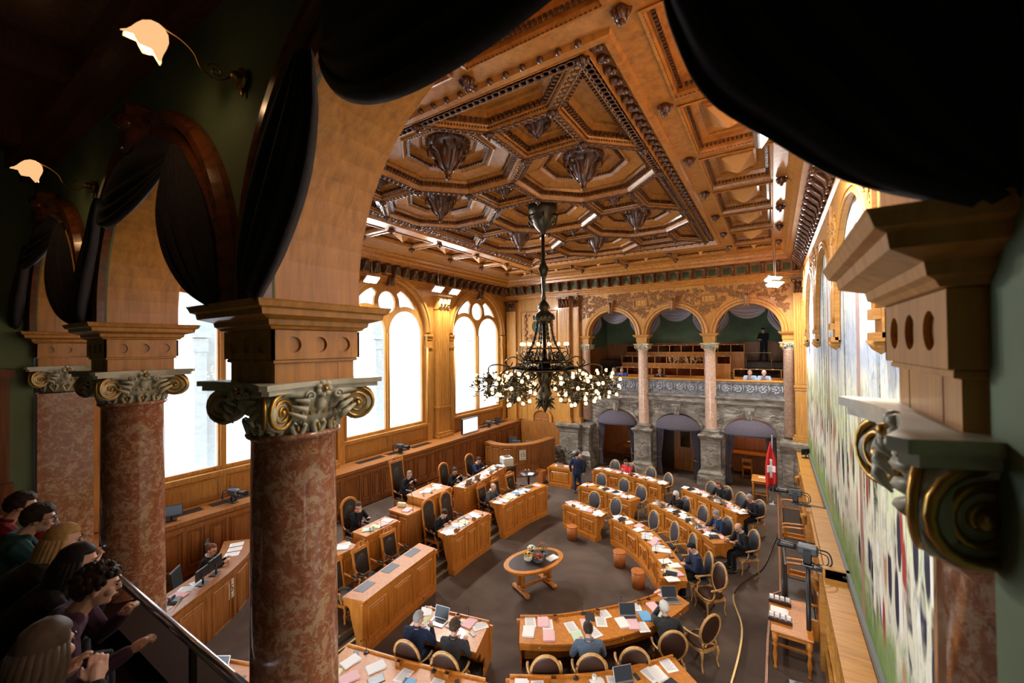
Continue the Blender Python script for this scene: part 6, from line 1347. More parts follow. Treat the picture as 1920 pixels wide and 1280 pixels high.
    otube(t, [P+up*.04, P-up*.08], [(.155, .115), (.15, .12)], 14); remesh(t, 'trousers', CL[legs], vox*1.2, r, 2)
    for i in (0, 1): m = MB(); m.ell(tuple(an[i]+V((0, .06, -.045))), (.045, .13, .045), 10, 7); m.build('shoe', SHOE, r)
    # hair
    st, hc = hair; hm = HAIRM[hc]; m = MB(); m.T = HR; rd = random.Random(hash(label) % 999 if 0 else len(label))
    def hf(d):
        face = d.y > .38 and d.z < (.30 if st in ('wavy', 'curly') else .42); low = d.z < (-.42 if d.y > -.35 else -.80) and not (st in ('long', 'bob') and d.y < .25); side = abs(d.x) > .6 and d.z < -.05 and d.y > -.15 and st not in ('long', 'wavy', 'bob')
        if st == 'bald': return .80 if (d.z > .30 or face or low or d.y > .12) else 1.01
        if face or low or side: return .78
        n_ = noise.noise(d*(5 if st in ('curly', 'wavy') else 3)+V((rd.random()*0, 3, 1)))
        return 1.02+(.13 if st == 'curly' else .16 if st == 'wavy' else .05)*n_+(.07 if st == 'curly' else .0)+(.04 if d.z > .5 else 0)
    m.ell((0, -.012, .028), (.083, .103, .102), 40 if vox < .01 else 24, 26 if vox < .01 else 16, fn=hf)
    if st == 'curly':
        for q in range(90):
            z = rd.uniform(-.1, 1); a = rd.uniform(0, 6.283); rr = math.sqrt(1-z*z); d = V((rr*math.cos(a), rr*math.sin(a), z))
            if d.y > .3 and d.z < .45: continue
            m.ell((d.x*.092, -.012+d.y*.112, .03+d.z*.110), rd.uniform(.012, .020), 6, 5)
    if st in ('long', 'bob'):
        L = .34 if st == 'long' else .12
        for q in range(15):
            a = PI*(.86+1.28*q/14) if 0 else PI*1.5+(q-7)/7*1.75; x, y = .078*math.cos(a), -.015+.092*math.sin(a); m.tube([(x*.95, y*.95, .03), (x*1.08, y*1.08, -.04), (x*1.12+rd.uniform(-.01, .01), y*1.15-.01, -.07-L*.4), (x*1.0+rd.uniform(-.01, .01), y*1.05-.015, -.07-L)], [.020, .024, .022, .008], 7)
    if st == 'bun': m.ell((0, -.105, .075), (.042, .04, .042), 12, 9)
    hb = m.build('hair', hm, r)
    return r
def sp(key, label, dk, dzc=0, **k):
    x, y, z, h = SEATS[key]; D = DK[dk]; hz = D.top-z+.03
    if 'hands' not in k: k['hands'] = [(-.15, .36, hz), (.15, .38, hz)]
    else: k['hands'] = [(a, b, c if c else hz) for a, b, c in k['hands']]
    return person((x, y, z), h, label, **k)
sp('p2', 'woman in a red blouse and black jacket resting chin on hand', 'R1', top='black', shirt='red', hair=('bun', 'brown'), hy=-.5, hands=[(-.12, .36, 0), (.06, .20, 1.16)], glasses=True, fem=True, lean=.15, seat=.55)
sp('p3', 'woman with short blonde hair in black before the tall president chair', 'R2', top='black', hair=('short', 'ash'), hy=-.9, lean=.42, hp=.3, fem=True, seat=.58)
sp('p4', 'woman with dark tied hair in a black gown reading at the raised desk', 'R3', top='black', hair=('bun', 'dark'), hy=-.5, lean=.35, fem=True, seat=.52)
sp('p5', 'man in a blue suit and dark pink tie seated beside the printer', 'R3', top='navy', shirt='white', tie='magenta', hair=('short', 'dark'), hp=.6, lean=.2, hy=-.5, seat=.55)
sp('p6', 'bald man in a grey suit with a blue folder on his lap', 'L3', top='grey', shirt='white', hair=('bald', 'grey'), hy=-.2, hp=.55, lean=.35)
sp('p7', 'woman in black with a green lanyard writing at the left front desk', 'L2', top='black', shirt='green', hair=('short', 'dark'), hp=.7, hy=-.4, lean=.5, fem=True)
sp('p10', 'woman in a bright red jacket looking at her phone at the farthest desk', 'd1', top='red', shirt='black', hair=('short', 'dark'), hp=.6, lean=.2, hands=[(-.06, .28, .92), (.06, .28, .92)], fem=True)
sp('p11', 'white haired man in a black suit and pink shirt pressing a hand to his face', 'd5', top='black', shirt='pink', hair=('wavy', 'white'), hy=.35, hp=.35, hands=[(-.03, .21, 1.22), (.15, .36, 0)], lean=.25)
sp('p12', 'young woman with brown hair, dark jacket and white shirt at a laptop', 'd6', top='black', shirt='white', hair=('bob', 'auburn'), hp=.5, hy=.2, fem=True)
sp('p13', 'grey haired man in a black suit and pink shirt, rightmost at the outer desk', 'd6', top='black', shirt='pink', hair=('short', 'grey'), hp=.5, hy=.3)
sp('p14', 'grey haired man in a navy suit with a light blue shirt and blue tie', 'd5', top='navy', shirt='paleblue', tie='midblue', hair=('short', 'grey'), hp=.6, hy=.3, lean=.2)
sp('p15', 'bald man in a dark suit leaning over a laptop at the arc desk end', 'd5', top='black', shirt='paleblue', tie='bluegrey', hair=('bald', 'ash'), hp=.5, hy=.3, lean=.35)
sp('p16', 'man with dark hair in a navy suit reading his phone at the inner desk', 'd4', top='navy', shirt='white', tie='navy', hair=('short', 'black'), hp=.7, lean=.25, hy=.1, hands=[(-.05, .30, .80), (.05, .30, .80)], vox=.011)
sp('p17', 'white haired man in a dark grey suit, seen from behind, chin on hand', 'M', top='charcoal', hair=('short', 'white'), hp=.4, lean=.5, hy=.2, hands=[(-.06, .36, 1.12), (.18, .42, 0)], vox=.010)
sp('p18', 'dark haired man in a grey suit seen from behind at the foreground desk', 'M', top='bluegrey', hair=('short', 'dark'), hp=.45, lean=.25, glasses=True, vox=.010)
sp('p19', 'grey haired man in a navy suit seen from behind, holding papers beside a laptop', 'K', top='navy', hair=('short', 'grey'), hp=.35, hy=-.3, lean=.30, hands=[(-.12, .36, 0), (.16, .36, .93)], vox=.010, legs='navy')
sp('p20', 'woman with curly brown hair in a dark pinstripe jacket seen from behind', 'K', top='charcoal', hair=('curly', 'brown'), hp=.55, lean=.35, fem=True, vox=.010, hands=[(-.1, .40, 0), (.14, .40, 0)])
person((-7.55, 17.75, 0), 2.9-PI+0.0+PI, 'bald man with glasses and a dark green jacket seated by the stone pier', top='black', shirt='paleblue', tie='darkred', hair=('bald', 'ash'), hands=[(-.15, .34, .86), (.15, .34, .86)], glasses=True, hp=.1, seat=.5)
person((-7.25, 16.55, 0), 0.35, 'man in a navy suit standing with his back to the camera beside the stone pier', pose='stand', top='navy', hair=('short', 'dark'), legs='navy', lean=.0, hp=.3, hy=-.4, hands=[(-.26, .02, .86), (.26, .05, .82)], hcurl=.4)
# reporter at the left counter
person((-11.15, 4.25, 0), -.75, 'woman in black with a bun and white blouse typing left of the massive column', top='black', shirt='white', hair=('bun', 'auburn'), hands=[(-.10, .42, 1.42), (.14, .44, 1.42)], seat=.98, hp=.3, hy=-.3, fem=True, lean=.3)
# visitors in the far gallery
def visitor(x, label, top, hair, y=21.62, hy=0, **k): return person((x, y, 3.95), PI, label, top=top, hair=hair, lean=.75, hp=-.15, hy=hy, seat=.45, hands=[(-.10, .52, .80), (.10, .50, .83)], **k)
visitor(-7.15, 'grey haired visitor leaning at the left end of the far balcony', 'khaki', ('short', 'grey'), hy=.3)
visitor(-6.72, 'visitor in a bright blue pullover leaning on the far balcony rail', 'blue', ('bald', 'ash'))
visitor(-4.82, 'visitor in a grey top leaning on the rail in the middle arch', 'grey', ('short', 'blonde'))
visitor(-.92, 'grey haired visitor in pale blue leaning on the rail under the right arch', 'paleblue', ('short', 'grey'))
visitor(-.38, 'white haired visitor in pale blue leaning on the rail, nearest the right column', 'paleblue', ('short', 'white'))
person((-.42, 24.55, 5.4), 2.6, 'guard in dark uniform standing at the back of the far gallery', pose='stand', top='black', hair=('short', 'black'), hp=.5, lean=.0, hands=[(-.08, .28, 1.10), (.08, .28, 1.12)], skin=0)
# visitors in the near gallery leaning over the rail
NG = dict(lean=.78, hp=.22, seat=.45, vox=.0085)
person((-3.86, .47, 3.75), -.35, 'young man with curly dark hair and a purple hoodie looking over the rail', top='purple', hair=('curly', 'dark'), hood=True, hy=.15, roll=0, hands=[(-.06, .50, .78), (.30, .56, .70)], skin=1, hcurl=1.25, **NG)
person((-4.35, .47, 3.75), -.2, 'person with long black hair beside the young man in purple', top='black', hair=('long', 'black'), hy=.0, hands=[(-.10, .52, .80), (.12, .52, .80)], fem=True, **NG)
person((-4.90, .50, 3.75), -.1, 'woman with long blonde hair leaning on the near gallery rail', top='black', hair=('long', 'blonde'), hy=-.15, hands=[(-.10, .52, .80), (.12, .52, .80)], fem=True, skin=1, **NG)
person((-5.75, .50, 3.75), -.1, 'dark haired visitor with glasses and a teal hoodie', top='teal', hair=('wavy', 'dark'), hood=True, glasses=True, hy=-.1, hands=[(-.10, .52, .80), (.12, .52, .80)], skin=1, **NG)
person((-6.35, .48, 3.75), .0, 'visitor in a dark red sweater at the far left of the near gallery', top='darkred', hair=('wavy', 'dark'), hy=-.1, hands=[(-.10, .52, .80), (.12, .52, .80)], **NG)
person((-2.72, .10, 3.90), .35, 'person with long brown hair at the bottom left corner, nearest the camera', top='black', hair=('long', 'brown'), hy=.3, hands=[(-.10, .50, .80), (.12, .50, .80)], fem=True, **NG)
m = MB(); m.box(-7.6, -2.2, .15, .5, 4.15, 4.2); m.box(-7.6, -2.2, .12, .16, 3.76, 4.15); tag(m.build('gallery_seat_bench', W_GAL), 'dark wooden bench under the visitors leaning on the near rail', 'bench')
# ---------------------------------------------------------------- things on the desks
clutter(DK['d1'], (.12, .34, .52, .74, .92), 1, lap=0); clutter(DK['d2'], (.10, .42, .62, .88), 2, lap=0); clutter(DK['d3'], (.18, .5, .80), 3, lap=0)
clutter(DK['d4'], (.06, .22, .40, .58, .80, .93), 4, lap=.15); clutter(DK['d5'], (.12, .30, .50, .66, .88), 5, lap=.4); clutter(DK['d6'], (.08, .22, .45, .66, .90), 6, lap=.5)
clutter(DK['L2'], (.15, .32, .80), 7, lap=0); clutter(DK['L3'], (.12, .34, .52), 8, lap=0); clutter(DK['R3'], (.12, .3, .5, .72, .9), 9, lap=.6)
D = DK['L3']; paper(D, .42, .5, 'light blue', 2, .3); paper(D, .55, .6, 'light blue', 2, -.3); paper(D, .90, .5, 'pink', 1, .1)
D = DK['R1']; paper(D, .25, .45, 'pale green', 2, .9); paper(D, .45, .4, 'cream', 2, .4); paper(D, .65, .35, 'pink', 2, -.2); paper(D, .82, .45, 'white', 2, .3); glass(D, .22, .2); glass(D, .30, .18); mic(D, .5, .12)
D = DK['R0']; paper(D, .3, .5, 'white', 1, .2); paper(D, .7, .4, 'white', 2, .8); paper(D, .85, .6, 'white', 1, 1.2)
D = DK['R2']; paper(D, .35, .5, 'white', 2, 1.0); paper(D, .55, .55, 'white', 2, .5); paper(D, .75, .4, 'white', 1, 0); glass(D, .18, .3); mic(D, .4, .2); paper(D, .9, .6, 'white', 1, .2)
D = DK['T']; paper(D, .3, .5, 'white', 2, .1); paper(D, .7, .5, 'pink', 2, .4); laptop(D, .5, .4)
D = DK['M']
for u, v, c, k, a in ((.06, .20, 'white', 1, .05), (.05, .60, 'white', 2, -.05), (.135, .22, 'pink', 2, 0), (.155, .30, 'white', 1, 0), (.155, .72, 'pink', 2, 0), (.27, .45, 'white', 1, .3), (.29, .75, 'pale green', 1, .2), (.34, .40, 'pink', 1, .1), (.37, .72, 'white', 1, .55), (.41, .42, 'white', 1, .05), (.43, .15, 'white', 1, .4), (.51, .62, 'white', 2, .35), (.56, .78, 'pink', 2, .1), (.60, .92, 'white', 1, .2), (.64, .62, 'light blue', 2, .15), (.60, .15, 'white', 1, 0), (.73, .42, 'pink', 2, .3), (.76, .78, 'pale green', 1, 0), (.88, .1, 'pink', 2, .5), (.90, .30, 'pink', 1, -.3)): paper(D, u, v, c, k, a)
laptop(D, .545, .55, .1); laptop(D, .90, .52, -.2); tablet(D, .36, .18); tablet(D, .78, .45, .6); phone(D, .69, .2, .8)
for u in (.20, .40, .63): penbox(D, u, .08)
for u in (.12, .33, .52, .72): mic(D, u, .02)
phone(D, .52, .62, .7)
D = DK['N']
for u, v, c, k, a in ((.06, .3, 'white', 2, 0), (.14, .3, 'white', 1, .1), (.46, .35, 'white', 2, .2), (.55, .3, 'white', 1, -.1), (.80, .30, 'white', 1, .35), (.84, .35, 'white', 2, .2), (.93, .2, 'white', 1, 0)): paper(D, u, v, c, k, a)
tablet(D, .88, .75, .3); laptop(D, .62, .5, .1); cup(D, .44, .15); penbox(D, .22, .1); penbox(D, .66, .1); phone(D, .71, .25, .2); mic(D, .34, .04); mic(D, .60, .04)
D = DK['K']
for u, v, c, k, a in ((.08, .15, 'white', 2, .5), (.12, .42, 'cream', 1, 0), (.75, .2, 'pink', 2, -.2), (.90, .18, 'white', 1, -.9), (.56, .35, 'white', 2, -.2)): paper(D, u, v, c, k, a)
laptop(D, .33, .42, -.1); penbox(D, .55, .08); phone(D, .86, .5, .9); mic(D, .04, .02); mic(D, .70, .02); tablet(D, .24, .68, .1)
D = DK['K2']
for u, v, c, k, a in ((.12, .4, 'white', 2, -.3), (.20, .78, 'pink', 2, -.6), (.30, .35, 'white', 2, -.6), (.50, .35, 'white', 1, -.1), (.52, .75, 'pink', 2, .05), (.64, .85, 'white', 2, .1), (.72, .40, 'white', 1, -.1), (.88, .45, 'white', 2, .05), (.10, .85, 'cream', 2, .3), (.56, .55, 'light blue', 1, .1)): paper(D, u, v, c, k, a)
tablet(D, .36, .62, -.7); penbox(D, .42, .1); penbox(D, .76, .1); phone(D, .10, .12, .9); mic(D, .16, .04); phone(D, .84, .2, .6); mic(D, .66, .04)
D = DK['S']
for u, v, c, k, a in ((.30, .55, 'pink', 2, .2), (.36, .6, 'white', 1, .5), (.42, .5, 'white', 1, -.3), (.20, .5, 'white', 1, .1), (.84, .5, 'white', 1, .3), (.92, .5, 'white', 1, .3), (.76, .5, 'white', 1, .3)): paper(D, u, v, c, k, a)
D = DK['S2']; laptop(D, .4, .45, .2); paper(D, .7, .6, 'pink', 2, .1); paper(D, .2, .3, 'white', 1, .5); phone(D, .86, .4, .3); paper(D, .85, .7, 'pink', 1, -.2)
# monitors at the reporters' counter
def monitor(x, y, z, rz, label, w_=.42, h_=.26, tilt=0):
    r = thing('monitor', (x, y, z), rz, label, 'screen'); T = Matrix.Rotation(tilt, 4, 'X'); m = MB(); m.cbox((0, 0, .01), (.22, .16, .02), 0, .01); m.tube([(0, .02, .02), (0, .02, .22)], .02, 6); m.build('stand', BLACK, r)
    m = MB(); m.cbox((0, 0, .12+h_/2), (w_, .03, h_), 0, .008); m.build('casing', BLACK, r); m = MB(); m.box(-w_/2+.015, w_/2-.015, -.0175, -.0155, .12+.015, .12+h_-.015); m.build('screen', SCREEN, r); return r
p, h = at(DK['S'], .52, .35); monitor(p.x, p.y, p.z, h+.1, 'black flat monitor on the counter, nearer the massive column'); p, h = at(DK['S'], .42, .35); monitor(p.x, p.y, p.z, h+.2, 'black flat monitor on the counter, farther from the massive column', .36, .22)
# camera lens and telephone on the counter
r = thing('telephoto_lens_camera', at(DK['S'], .16, .4)[0], 1.2, 'black camera with a long zoom lens lying on the left counter', 'camera')
m = MB(); m.cbox((0, 0, .06), (.16, .12, .12), 0, .02); m.build('camera_body', BLACK, r); m = MB(); m.lathe([(.05, .06), (.055, .1), (.05, .14), (.058, .2), (.06, .3), (.068, .34), (.068, .38), (.05, .38)], 18, (0, 0, .06), 'Y'); m.build('lens', BLACK, r)
r = thing('desk_telephone', at(DK['S'], .26, .4)[0], .8, 'dark telephone with its handset on the left counter', 'telephone')
m = MB(); m.cbox((0, 0, .03), (.18, .2, .06), 0, .015); m.build('telephone_base', DGREY, r); m = MB(); m.tube([(-.05, -.1, .07), (-.05, -.06, .09), (-.05, .06, .09), (-.05, .1, .07)], [.025, .018, .018, .025], 8); m.build('handset', BLACK, r)
m = MB(); m.tube(resample([(0, 0, 0), (.15, -.12, .0), (.32, -.28, -.02), (.36, -.46, -.12), (.30, -.7, -.2), (.1, -.95, -.16)], 30), .006, 5); p = at(DK['S'], .28, .3)[0]; tag(m.build('white_cable', WHITEP, None, (p.x, p.y, p.z+.02)), 'loose white cable hanging over the edge of the left counter', 'cable')
def office(x, y, z, rz, label, hb=.62, group=None):
    r = thing('office_chair', (x, y, z), rz, label, 'chair', group); m = MB(); m.cbox((0, 0, .47), (.48, .46, .08), 0, .03); m.build('seat', BLACK, r)
    m = MB(); m.T = Matrix.Translation((0, -.24, .5)) @ Matrix.Rotation(.15, 4, 'X'); m.cbox((0, 0, hb/2), (.46, .05, hb), 0, .02); m.build('backrest', DGREY, r)
    m = MB(); m.tube([(0, 0, .05), (0, 0, .44)], .03, 8)
    for k in range(5): a = 2*PI*k/5; m.tube([(0, 0, .08), (.26*math.cos(a), .26*math.sin(a), .05)], .02, 6); m.ell((.26*math.cos(a), .26*math.sin(a), .03), .03, 8, 6)
    m.build('swivel_base', BLACK, r)
    for s in (-1, 1): m = MB(); m.tube([(s*.24, -.15, .5), (s*.27, -.1, .68), (s*.27, .12, .68)], .018, 6); m.build('armrest', BLACK, r)
    return r
office(-11.30, 4.05, .25, -.75, 'dark office chair of the reporter, left of the massive column'); office(-11.95, 4.95, .40, -.5, 'dark office chair standing behind the reporter near the calendar counter')
office(-11.3, 18.0, .3, PI+.3, 'dark chair behind the far corner enclosure, leftmost'); office(-10.75, 18.2, .3, PI, 'dark chair behind the far corner enclosure, second from the left')
office(-11.85, 18.7, .3, PI+.6, 'dark chair behind the far corner enclosure beside the left wall'); office(-10.6, 19.1, .3, PI-.5, 'dark chair in front of the small arched door in the far corner')
m = MB(); m.prism([(-12.4, 17.5), (-11.6, 17.2), (-10.9, 17.4), (-10.4, 18.2), (-10.2, 19.9), (-12.4, 19.9)], .001, .3); struct('floor_corner_enclosure', m, CARPET)
# lectern beside the president
r = thing('speaker_lectern', (-9.35, 8.72, .25), 0, 'tall wooden lectern cabinet with two door panels beside the president desk', 'lectern')
m = MB(); m.box(-.38, .38, -.28, .28, 0, 1.20); m.build('cabinet_body', W_RED, r); m = MB(); m.box(-.41, .41, -.31, .31, 1.20, 1.25); m.build('lectern_top', W_ORANGE, r)
for s in (-1, 1): m = MB(); panelY(m, min(s*.04, s*.34), max(s*.04, s*.34), .35, 1.12, -.28, -1, d=.014); m.build('door_panel', W_ORANGE, r)
m = MB(); m.box(-.39, .39, -.295, .29, 0, .14); m.build('plinth', W_RED, r)
o = inst(PAPERS['pink', 2], 'paper_stack', (-9.22, 8.65, 1.502), None, .3); tag(o, 'pink papers lying on the lectern cabinet', 'paper')
m = MB(); m.cbox((0, 0, .06), (.26, .10, .12), 0, .01); tag(m.build('card_box', YELP, None, (-9.58, 8.78, 1.5), .3), 'cream card box standing on the lectern cabinet', 'box')
r = thing('microphone_stand', (-9.05, 8.72, 1.5), 0, 'slim black microphone stand rising from the lectern cabinet', 'stand'); m = MB(); m.tube(resample([(0, 0, 0), (0, 0, .3), (-.06, 0, .5), (-.12, 0, .55)], 10), .008, 6); m.build('pole', BLACK, r); m = MB(); m.cbox((-.16, 0, .56), (.26, .05, .03), 0, .01); m.build('microphone_bar', BLACK, r)
# printer, small round table with glasses
o = thing('printer_cabinet', (-9.7, 14.75, .25), 0, 'low dark cabinet carrying the printer', 'cabinet'); m = MB(); m.box(-.3, .3, -.3, .3, 0, .95); m.build('cabinet_body', W_WALNUT, o); m = MB(); m.box(-.33, .33, -.33, .33, .95, .98); m.build('cabinet_top', W_WALNUT, o)
r = thing('printer', (-9.7, 14.75, 1.23), -.6, 'beige laser printer beside the man in the blue suit', 'printer'); m = MB(); m.cbox((0, 0, .19), (.48, .46, .38), 0, .03); m.build('casing', WHITEP, r); m = MB(); m.cbox((0, .02, .385), (.30, .26, .02), 0, .005); m.build('output_tray', DGREY, r); m = MB(); m.box(-.2, .2, -.236, -.228, .05, .12); m.build('paper_drawer', DGREY, r)
r = thing('round_table', (-8.85, 15.15, 0), 0, 'small dark round table with drinking glasses in front of the corner enclosure', 'table'); m = MB(); m.lathe([(0, .92), (.42, .92), (.43, .94), (.42, .96), (0, .96)], 28); m.build('tabletop', W_WALNUT, r); m = MB(); m.lathe([(.2, 0), (.2, .03), (.04, .08), (.035, .5), (.05, .6), (.04, .92)], 14); m.build('pedestal_leg', W_WALNUT, r)
T_ = Desk(); T_.nick = 'the small dark round table'
for dx, dy in ((-.2, .1), (-.1, .15), (.0, .05), (-.15, -.02)): reg(inst(GLS, 'drinking_glass', (-8.85+dx, 15.15+dy, .96)), 'clear drinking glass on', T_.nick, 'glass', None)
tag(inst(PAPERS['white', 2], 'paper_stack', (-8.65, 15.0, .96), None, .4), 'white papers lying on the small dark round table', 'paper')
# oval table in the middle with flowers
TX, TY, TA = -5.37, 9.42, 1.12
r = thing('oval_table', (TX, TY, 0), TA-PI/2, 'oval wooden table with inlaid dark top in the middle of the hall', 'table'); TH = .74
def ovl(a, b, n=48): return [(a*math.cos(2*PI*i/n), b*math.sin(2*PI*i/n)) for i in range(n)]
m = MB(); m.prism(ovl(.56, .86), TH-.03, TH); m.prism(ovl(.54, .84), TH-.045, TH-.03); m.prism(ovl(.47, .76), TH-.12, TH-.045); m.build('tabletop', W_ORANGE, r)
m = MB(); m.prism(ovl(.44, .73), TH, TH+.004); m.build('leather_inlay', PAD, r)
for s in (-1, 1):
    m = MB(); m.cbox((0, s*.42, .075), (.62, .13, .10), 0, .03); m.cbox((0, s*.42, .16), (.30, .11, .08), 0, .03); m.lathe([(.06, .2), (.045, .26), (.06, .34), (.05, .5), (.065, .62)], 10, (-.09, s*.42, 0)); m.lathe([(.06, .2), (.045, .26), (.06, .34), (.05, .5), (.065, .62)], 10, (.09, s*.42, 0))
    for t in (-1, 1): m.ell((t*.30, s*.42, .065), (.07, .08, .065), 10, 8)
    m.build('trestle_foot', W_ORANGE, r)
m = MB(); m.cbox((0, 0, .16), (.08, .8, .07), 0, .02); m.build('stretcher', W_ORANGE, r)
PETAL = {k: mat('petal_'+k, c, .6) for k, c in dict(white=(.85, .83, .75), yellow=(.85, .42, .03), red=(.50, .03, .02), rust=(.30, .10, .05))}if 0 else {k: mat('petal_'+k, c, .6) for k, c in dict(white=(.85, .83, .75), yellow=(.85, .42, .03), red=(.50, .03, .02), rust=(.30, .10, .05)).items()}
LEAF = mat('leaf_green', (.06, .16, .03), .5)
def pot(x, y, col, bowl, label, h=.22, hb=.10, R=.11, tall=1):
    r = thing('flower_bowl', (x, y, TH+.004), 0, label, 'plant'); m = MB(); m.lathe([(R*.6, 0), (R, hb*.5), (R*1.02, hb), (R*.92, hb), (R*.9, hb*.7), (0, hb*.7)], 20); m.build('bowl', bowl, r)
    rd = random.Random(len(label)); m = MB()
    for q in range(150):
        a = rd.uniform(0, 6.28); e = rd.uniform(.1, 1.5); k = rd.uniform(.5, 1); p = Vector((math.cos(a)*math.cos(e)*R*1.25*k, math.sin(a)*math.cos(e)*R*1.25*k, hb+h*math.sin(e)*k*.8)); d = Vector((math.cos(a), math.sin(a), .6))*.035
        s = Vector((-math.sin(a), math.cos(a), 0))*.012; m.add([tuple(p), tuple(p+d*.5+s), tuple(p+d), tuple(p+d*.5-s+Vector((0, 0, .004)))], [(0, 1, 2, 3)])
    for q in range(10): a = rd.uniform(0, 6.28); m.tube([(0, 0, hb*.6), (.05*math.cos(a), .05*math.sin(a), hb+h*.5)], .003, 4)
    m.build('leaves', LEAF, r)['kind'] = 'stuff'
    m = MB()
    for q in range(60):
        a = rd.uniform(0, 6.28); e = rd.uniform(.35, 1.57); p = (math.cos(a)*math.cos(e)*R*1.2, math.sin(a)*math.cos(e)*R*1.2, hb+h*.85*math.sin(e)*tall); m.ell(p, (.016, .016, .011), 7, 5)
    m.build('blossoms', col, r)['kind'] = 'stuff'
c_, s_ = math.cos(TA-PI/2), math.sin(TA-PI/2)
def tl(x, y): return TX+c_*x-s_*y, TY+s_*x+c_*y
pot(*tl(-.03, -.16), PETAL['yellow'], WHITEP, 'white bowl of orange and yellow flowers on the oval table', .14, .1)
pot(*tl(-.20, .06), PETAL['white'], DGREY, 'white chrysanthemums behind the yellow flowers on the oval table', .2)
pot(*tl(.20, .00), PETAL['red'], DGREY, 'dark bowl of red flowers on the oval table, nearest the paper', .14, .1, .13)
pot(*tl(.0, .28), PETAL['rust'], DGREY, 'tall green plant with small rusty blossoms at the back of the oval table', .30, .1, .12)
x, y = tl(.22, .42); tag(inst(PAPERS['white', 2], 'paper_stack', (x, y, TH+.004), None, -.3), 'white papers on the oval table beside the red flowers', 'paper')
# waste baskets
def basket(x, y, label, ma=TERRA, R=.17, H=.42, z=0):
    r = thing('waste_basket', (x, y, z), 0, label, 'waste basket'); m = MB(); m.lathe([(0, 0), (R*.95, 0), (R, H), (R-.012, H), (R*.93-.01, .015), (0, .015)], 28); m.build('basket_body', ma, r); m = MB(); m.lathe([(R, H-.02), (R+.008, H-.015), (R+.006, H+.004), (R-.012, H+.004)], 28); m.build('rim', ma, r)
basket(-5.66, 12.45, 'round orange brown waste basket in front of the short desk'); basket(-3.82, 11.62, 'orange brown waste basket by the inner arc desk, left of two'); basket(-3.08, 10.86, 'orange brown waste basket by the inner arc desk, right of two')
basket(-1.35, 12.55, 'black waste basket at the end of the second arc desk', BLACK, .2, .45)
r = thing('waste_basket', (-9.2, 16.9, 0), 0, 'tall squarish orange waste basket left of the small far desk', 'waste basket'); m = MB(); sq(m, 0, 0, [(.15, 0), (.18, .55), (.165, .55), (.14, .02)]); m.build('basket_body', TERRA, r); m = MB(); m.sweep([(-.18, -.18, .55), (.18, -.18, .55), (.18, .18, .55), (-.18, .18, .55)], [(-.015, -.02), (.006, -.02), (.006, .006), (-.015, .006)], closed=True); m.build('rim', TERRA, r)
# bags on chairs
x, y, z, h = SEATS['e12']; r = thing('handbag', (x, y, z+.50), h, 'black leather handbag lying on the empty chair of the second arc desk', 'bag'); m = MB(); m.cbox((0, 0, .09), (.32, .14, .18), 0, .04); m.build('bag_body', BLACK, r); m = MB(); m.tube(resample([(-.1, 0, .17), (-.08, 0, .3), (.08, 0, .3), (.1, 0, .17)], 12), .008, 5); m.build('bag_strap', BLACK, r)
x, y, z, h = SEATS['e7']; m = MB(); m.ell((0, 0, .07), (.2, .17, .09), 16, 10, fn=lambda d: 1+.2*noise.noise(d*3)); tag(m.build('teal_garment', CL['teal'], None, (x-.1, y+.05, z+.49)), 'dark teal garment bundled on the chair behind the short desk', 'clothing')
# side table at right with white card trays
small_table('side_table', .20, 10.02, .06, .68, 1.30, .76, 'orange side table at the right wall carrying white card trays', W_ORANGE, .035)
for k, (yy, lab) in enumerate(((10.42, 'tray of upright white cards on the right side table, farther one'), (9.74, 'tray of upright white cards on the right side table, nearer one'))):
    r = thing('card_tray', (.02, yy, .82), 0, lab, 'tray'); m = MB(); m.box(-.2, .2, -.08, .08, 0, .07); m.build('tray_box', W_WALNUT, r)
    for q in range(4): m = MB(); m.box(-.18+.095*q, -.11+.095*q, -.03, .04, .07, .13); m.build('card_bundle', PAPER, r)
tag(inst(PAPERS['white', 2], 'paper_stack', (.02, 10.10, .82), None, 1.57), 'white forms between the two card trays on the right side table', 'paper')
# wall benches
def wall_bench(y0, y1, label):
    r = thing('wall_bench', (.42, (y0+y1)/2, .06), 0, label, 'bench'); h = (y1-y0)/2
    m = MB(); m.box(-.26, .28, -h, h, .30, .36); m.box(-.28, -.22, -h, h, .0, .36); m.build('seat_frame', W_RED, r); m = MB(); m.cbox((0, 0, .385), (.5, 2*h-.08, .06), 0, .03); m.build('leather_seat', LEATHER_K, r)
    m = MB(); m.box(.26, .32, -h, h, .3, .95); m.build('backrest', W_RED, r)
    for s in (-1, 1):
        m = MB(); m.box(-.24, .28, s*h-.03, s*h+.03, 0, .42); m.tube(resample([(.28, s*h, .72), (.0, s*h, .70), (-.2, s*h, .68), (-.27, s*h, .64), (-.22, s*h, .5), (-.18, s*h, .4)], 12), .032, 7); m.build('scrolled_armrest', W_ORANGE, r)
wall_bench(15.3, 17.6, 'long leather wall bench under the painting, farthest one'); wall_bench(12.85, 15.0, 'leather wall bench under the painting, middle one'); wall_bench(10.75, 12.6, 'leather wall bench under the painting beside the side table')
